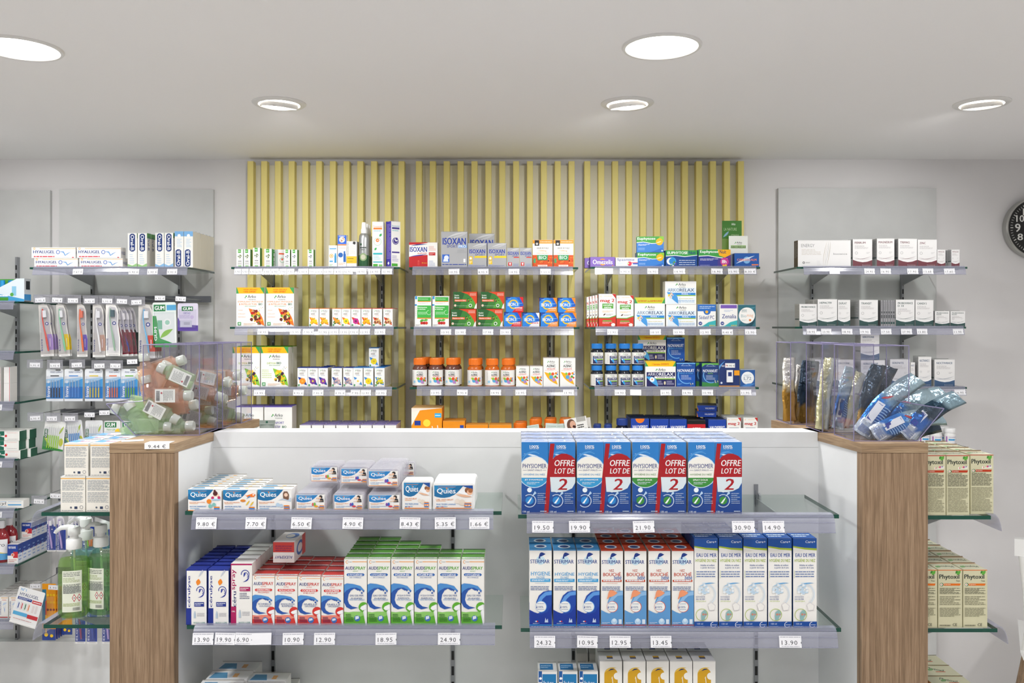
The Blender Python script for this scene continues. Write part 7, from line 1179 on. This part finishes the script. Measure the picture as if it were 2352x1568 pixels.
# blister of sleep tablets among the sleep cartons
s = SH['c3']; D = s['D']-.006
def d_night(A): A.R(0, 0, 1, .05, '#f0a01e'); A.R(0, .05, 1, 1, '#22366e'); A.lens(0, .1, .3, .95, .25, .15, '#5a9ad8'); A.R(.74, .42, 1, .6, '#f0a01e'); A.R(.3, .7, .78, .86, '#f2f2f0'); A.T('9.90 €', .58, .77, .4, .07, '#3a3a3a'); A.T('NO', .2, .76, .14, .06, '#e8ecf4', .02); A.T('N', .36, .78, .06, .07, '#d83a2a', .02); A.C(.12, .15, .05, '#dfe6f0')
t = kit(1651.5, 1698.5, 825, 888.5, D, 'navy hang card with white sprayer, third shelf, right bay', d_night, base='#22366e', bump=False); b = MB(); b.box(-.012, -.009, .02, .013, -.0005, .07, '#eef0f2'); b.box(-.007, -.0095, .045, .008, -.009, .062, '#2a3a7a'); b.build('sprayer', GLOSSINK, t)
# paper tag on the oak worktop
b = MB(); b.box(-.026, -.012, 0, .026, .02, .0004, '#f2f2f2'); b.box(-.026, -.0125, -.012, .026, -.012, .0004, '#f2f2f2'); A = Art(b, .052, .012, lambda u, v, l: (-.026+u*.052, -.0125-l, -.012+v*.0124)); A.T('9.44 €', .5, .45, .7, .6, '#3a3a40', .0, space=1.15); o = b.build('paper_price_tag', INK); o.location = (PX(361, GF), GF-.0012+.011, HT+.0004); o.rotation_euler = (0, 0, .05); tag(o, 'folded paper price tag on the edge of the left oak worktop', 'price tag')
b = MB(); b.box(-.022, -.014, 0, .022, .014, .0005, '#e8e8e6'); o = b.build('paper_price_tag', INK); o.location = (PX(300, GF+.03), GF+.04, HT+.0004); o.rotation_euler = (0, 0, .4); tag(o, 'blank curled paper tag beside the acrylic bin', 'price tag')
# wall clock
D = 3.80; t = thing('wall_clock', 'round black wall clock with steel rim', 'clock', (2.357, WALL_D-.001, PZ(521, D))); R = .138
def ringmesh(pf, seg=64):
    b = MB(); b.lathe(pf, seg, cap=False); b.v = [(x, -z, y) for x, y, z in b.v]; return b
ringmesh([(R*.97, 0), (R, .004), (R, .034), (R*.975, .038), (R*.94, .037), (R*.92, .028)]).build('rim', mat('clock_rim', '#b4b4b0', .3, .6), t, True)
b = MB(); b.lathe([(R*.93, .0275), (.01, .028)], 64); b.v = [(x, -z, y) for x, y, z in b.v]; b.build('dial', mat('dial_black', '#141414', .4), t)
b = MB(); A = Art(b, 2*R, 2*R, lambda u, v, l: (-R+u*2*R, -.0281-l, -R+v*2*R))
for k in range(12):
    a_ = math.radians(90-30*k); A.T(str(k or 12), .5+.3*math.cos(a_), .5+.3*math.sin(a_), .085 if k < 10 and k else .125, .135 if k in (3, 6, 9, 0) else .11, '#e8e8e4', .02)
for k in range(60):
    a_ = math.radians(6*k); c_, s_ = math.cos(a_), math.sin(a_); r0, r1, q_ = (.385 if k % 5 else .375), .42, (.003 if k % 5 else .006); A.P([(.5+r0*c_-q_*s_, .5+r0*s_+q_*c_), (.5+r0*c_+q_*s_, .5+r0*s_-q_*c_), (.5+r1*c_+q_*s_, .5+r1*s_-q_*c_), (.5+r1*c_-q_*s_, .5+r1*s_+q_*c_)], '#e8e8e4'); A.k -= 1
b.build('numerals', INK, t); b = MB(); b.prism([(-.004, -.02), (.004, -.02), (.003, .075), (-.003, .075)], 'y', -.0295, -.0305); b.build('hour_hand', WHITEPL, t); b = MB(); b.prism([(-.02, -.003), (-.02, .003), (.11, .002), (.11, -.002)], 'y', -.031, -.032); b.build('minute_hand', WHITEPL, t)
# white chair with oak legs at the right, its back towards the viewer
D = 3.3; t = thing('chair', 'white chair with splayed wooden legs cut by the photo edge', 'chair', (PX(2330, D), D, 0), -.56)
zr = PZ(1237, D); zs = .45
b = MB(); n = 10; arc = lambda u: -.03*math.sin(math.pi*u)                                    # gently bowed back
for k in range(n):
    u0, u1 = k/n, (k+1)/n; x0, x1, y0, y1 = .42*u0, .42*u1, -arc(u0), -arc(u1)
    b.solid([(x0, y0, zr-.066), (x1, y1, zr-.066), (x1, y1+.036, zr-.066), (x0, y0+.036, zr-.066)], [(x0, y0, zr), (x1, y1, zr), (x1, y1+.03, zr), (x0, y0+.03, zr)])
b.build('top_rail', WHITEPL, t)
for sx in (-1, 1):
    c0 = .21; b = MB(); b.tube([(c0+sx*.178, .018, zr-.066), (c0+sx*.17, .012, zr-.2), (c0+sx*.165, .02, zs+.1), (c0+sx*.172, .05, zs)], .016, 10, rs=[.02, .014, .012, .016]); b.build('back_post', WHITEPL, t, True)
b = MB(); b.solid([(.03, .02, zs-.03), (.39, .02, zs-.03), (.41, .42, zs-.03), (.01, .42, zs-.03)], [(.02, .01, zs), (.40, .01, zs), (.42, .44, zs), (.0, .44, zs)]); b.build('seat', WHITEPL, t)
for sx in (-1, 1):
    for y0, y1 in ((.05, -.02), (.38, .45)):
        b = MB(); b.tube([(.21+sx*.155, y0, zs-.03), (.21+sx*.235, y1, 0.0)], .017, 12, rs=[.021, .013]); b.build('leg', OAK, t, True)
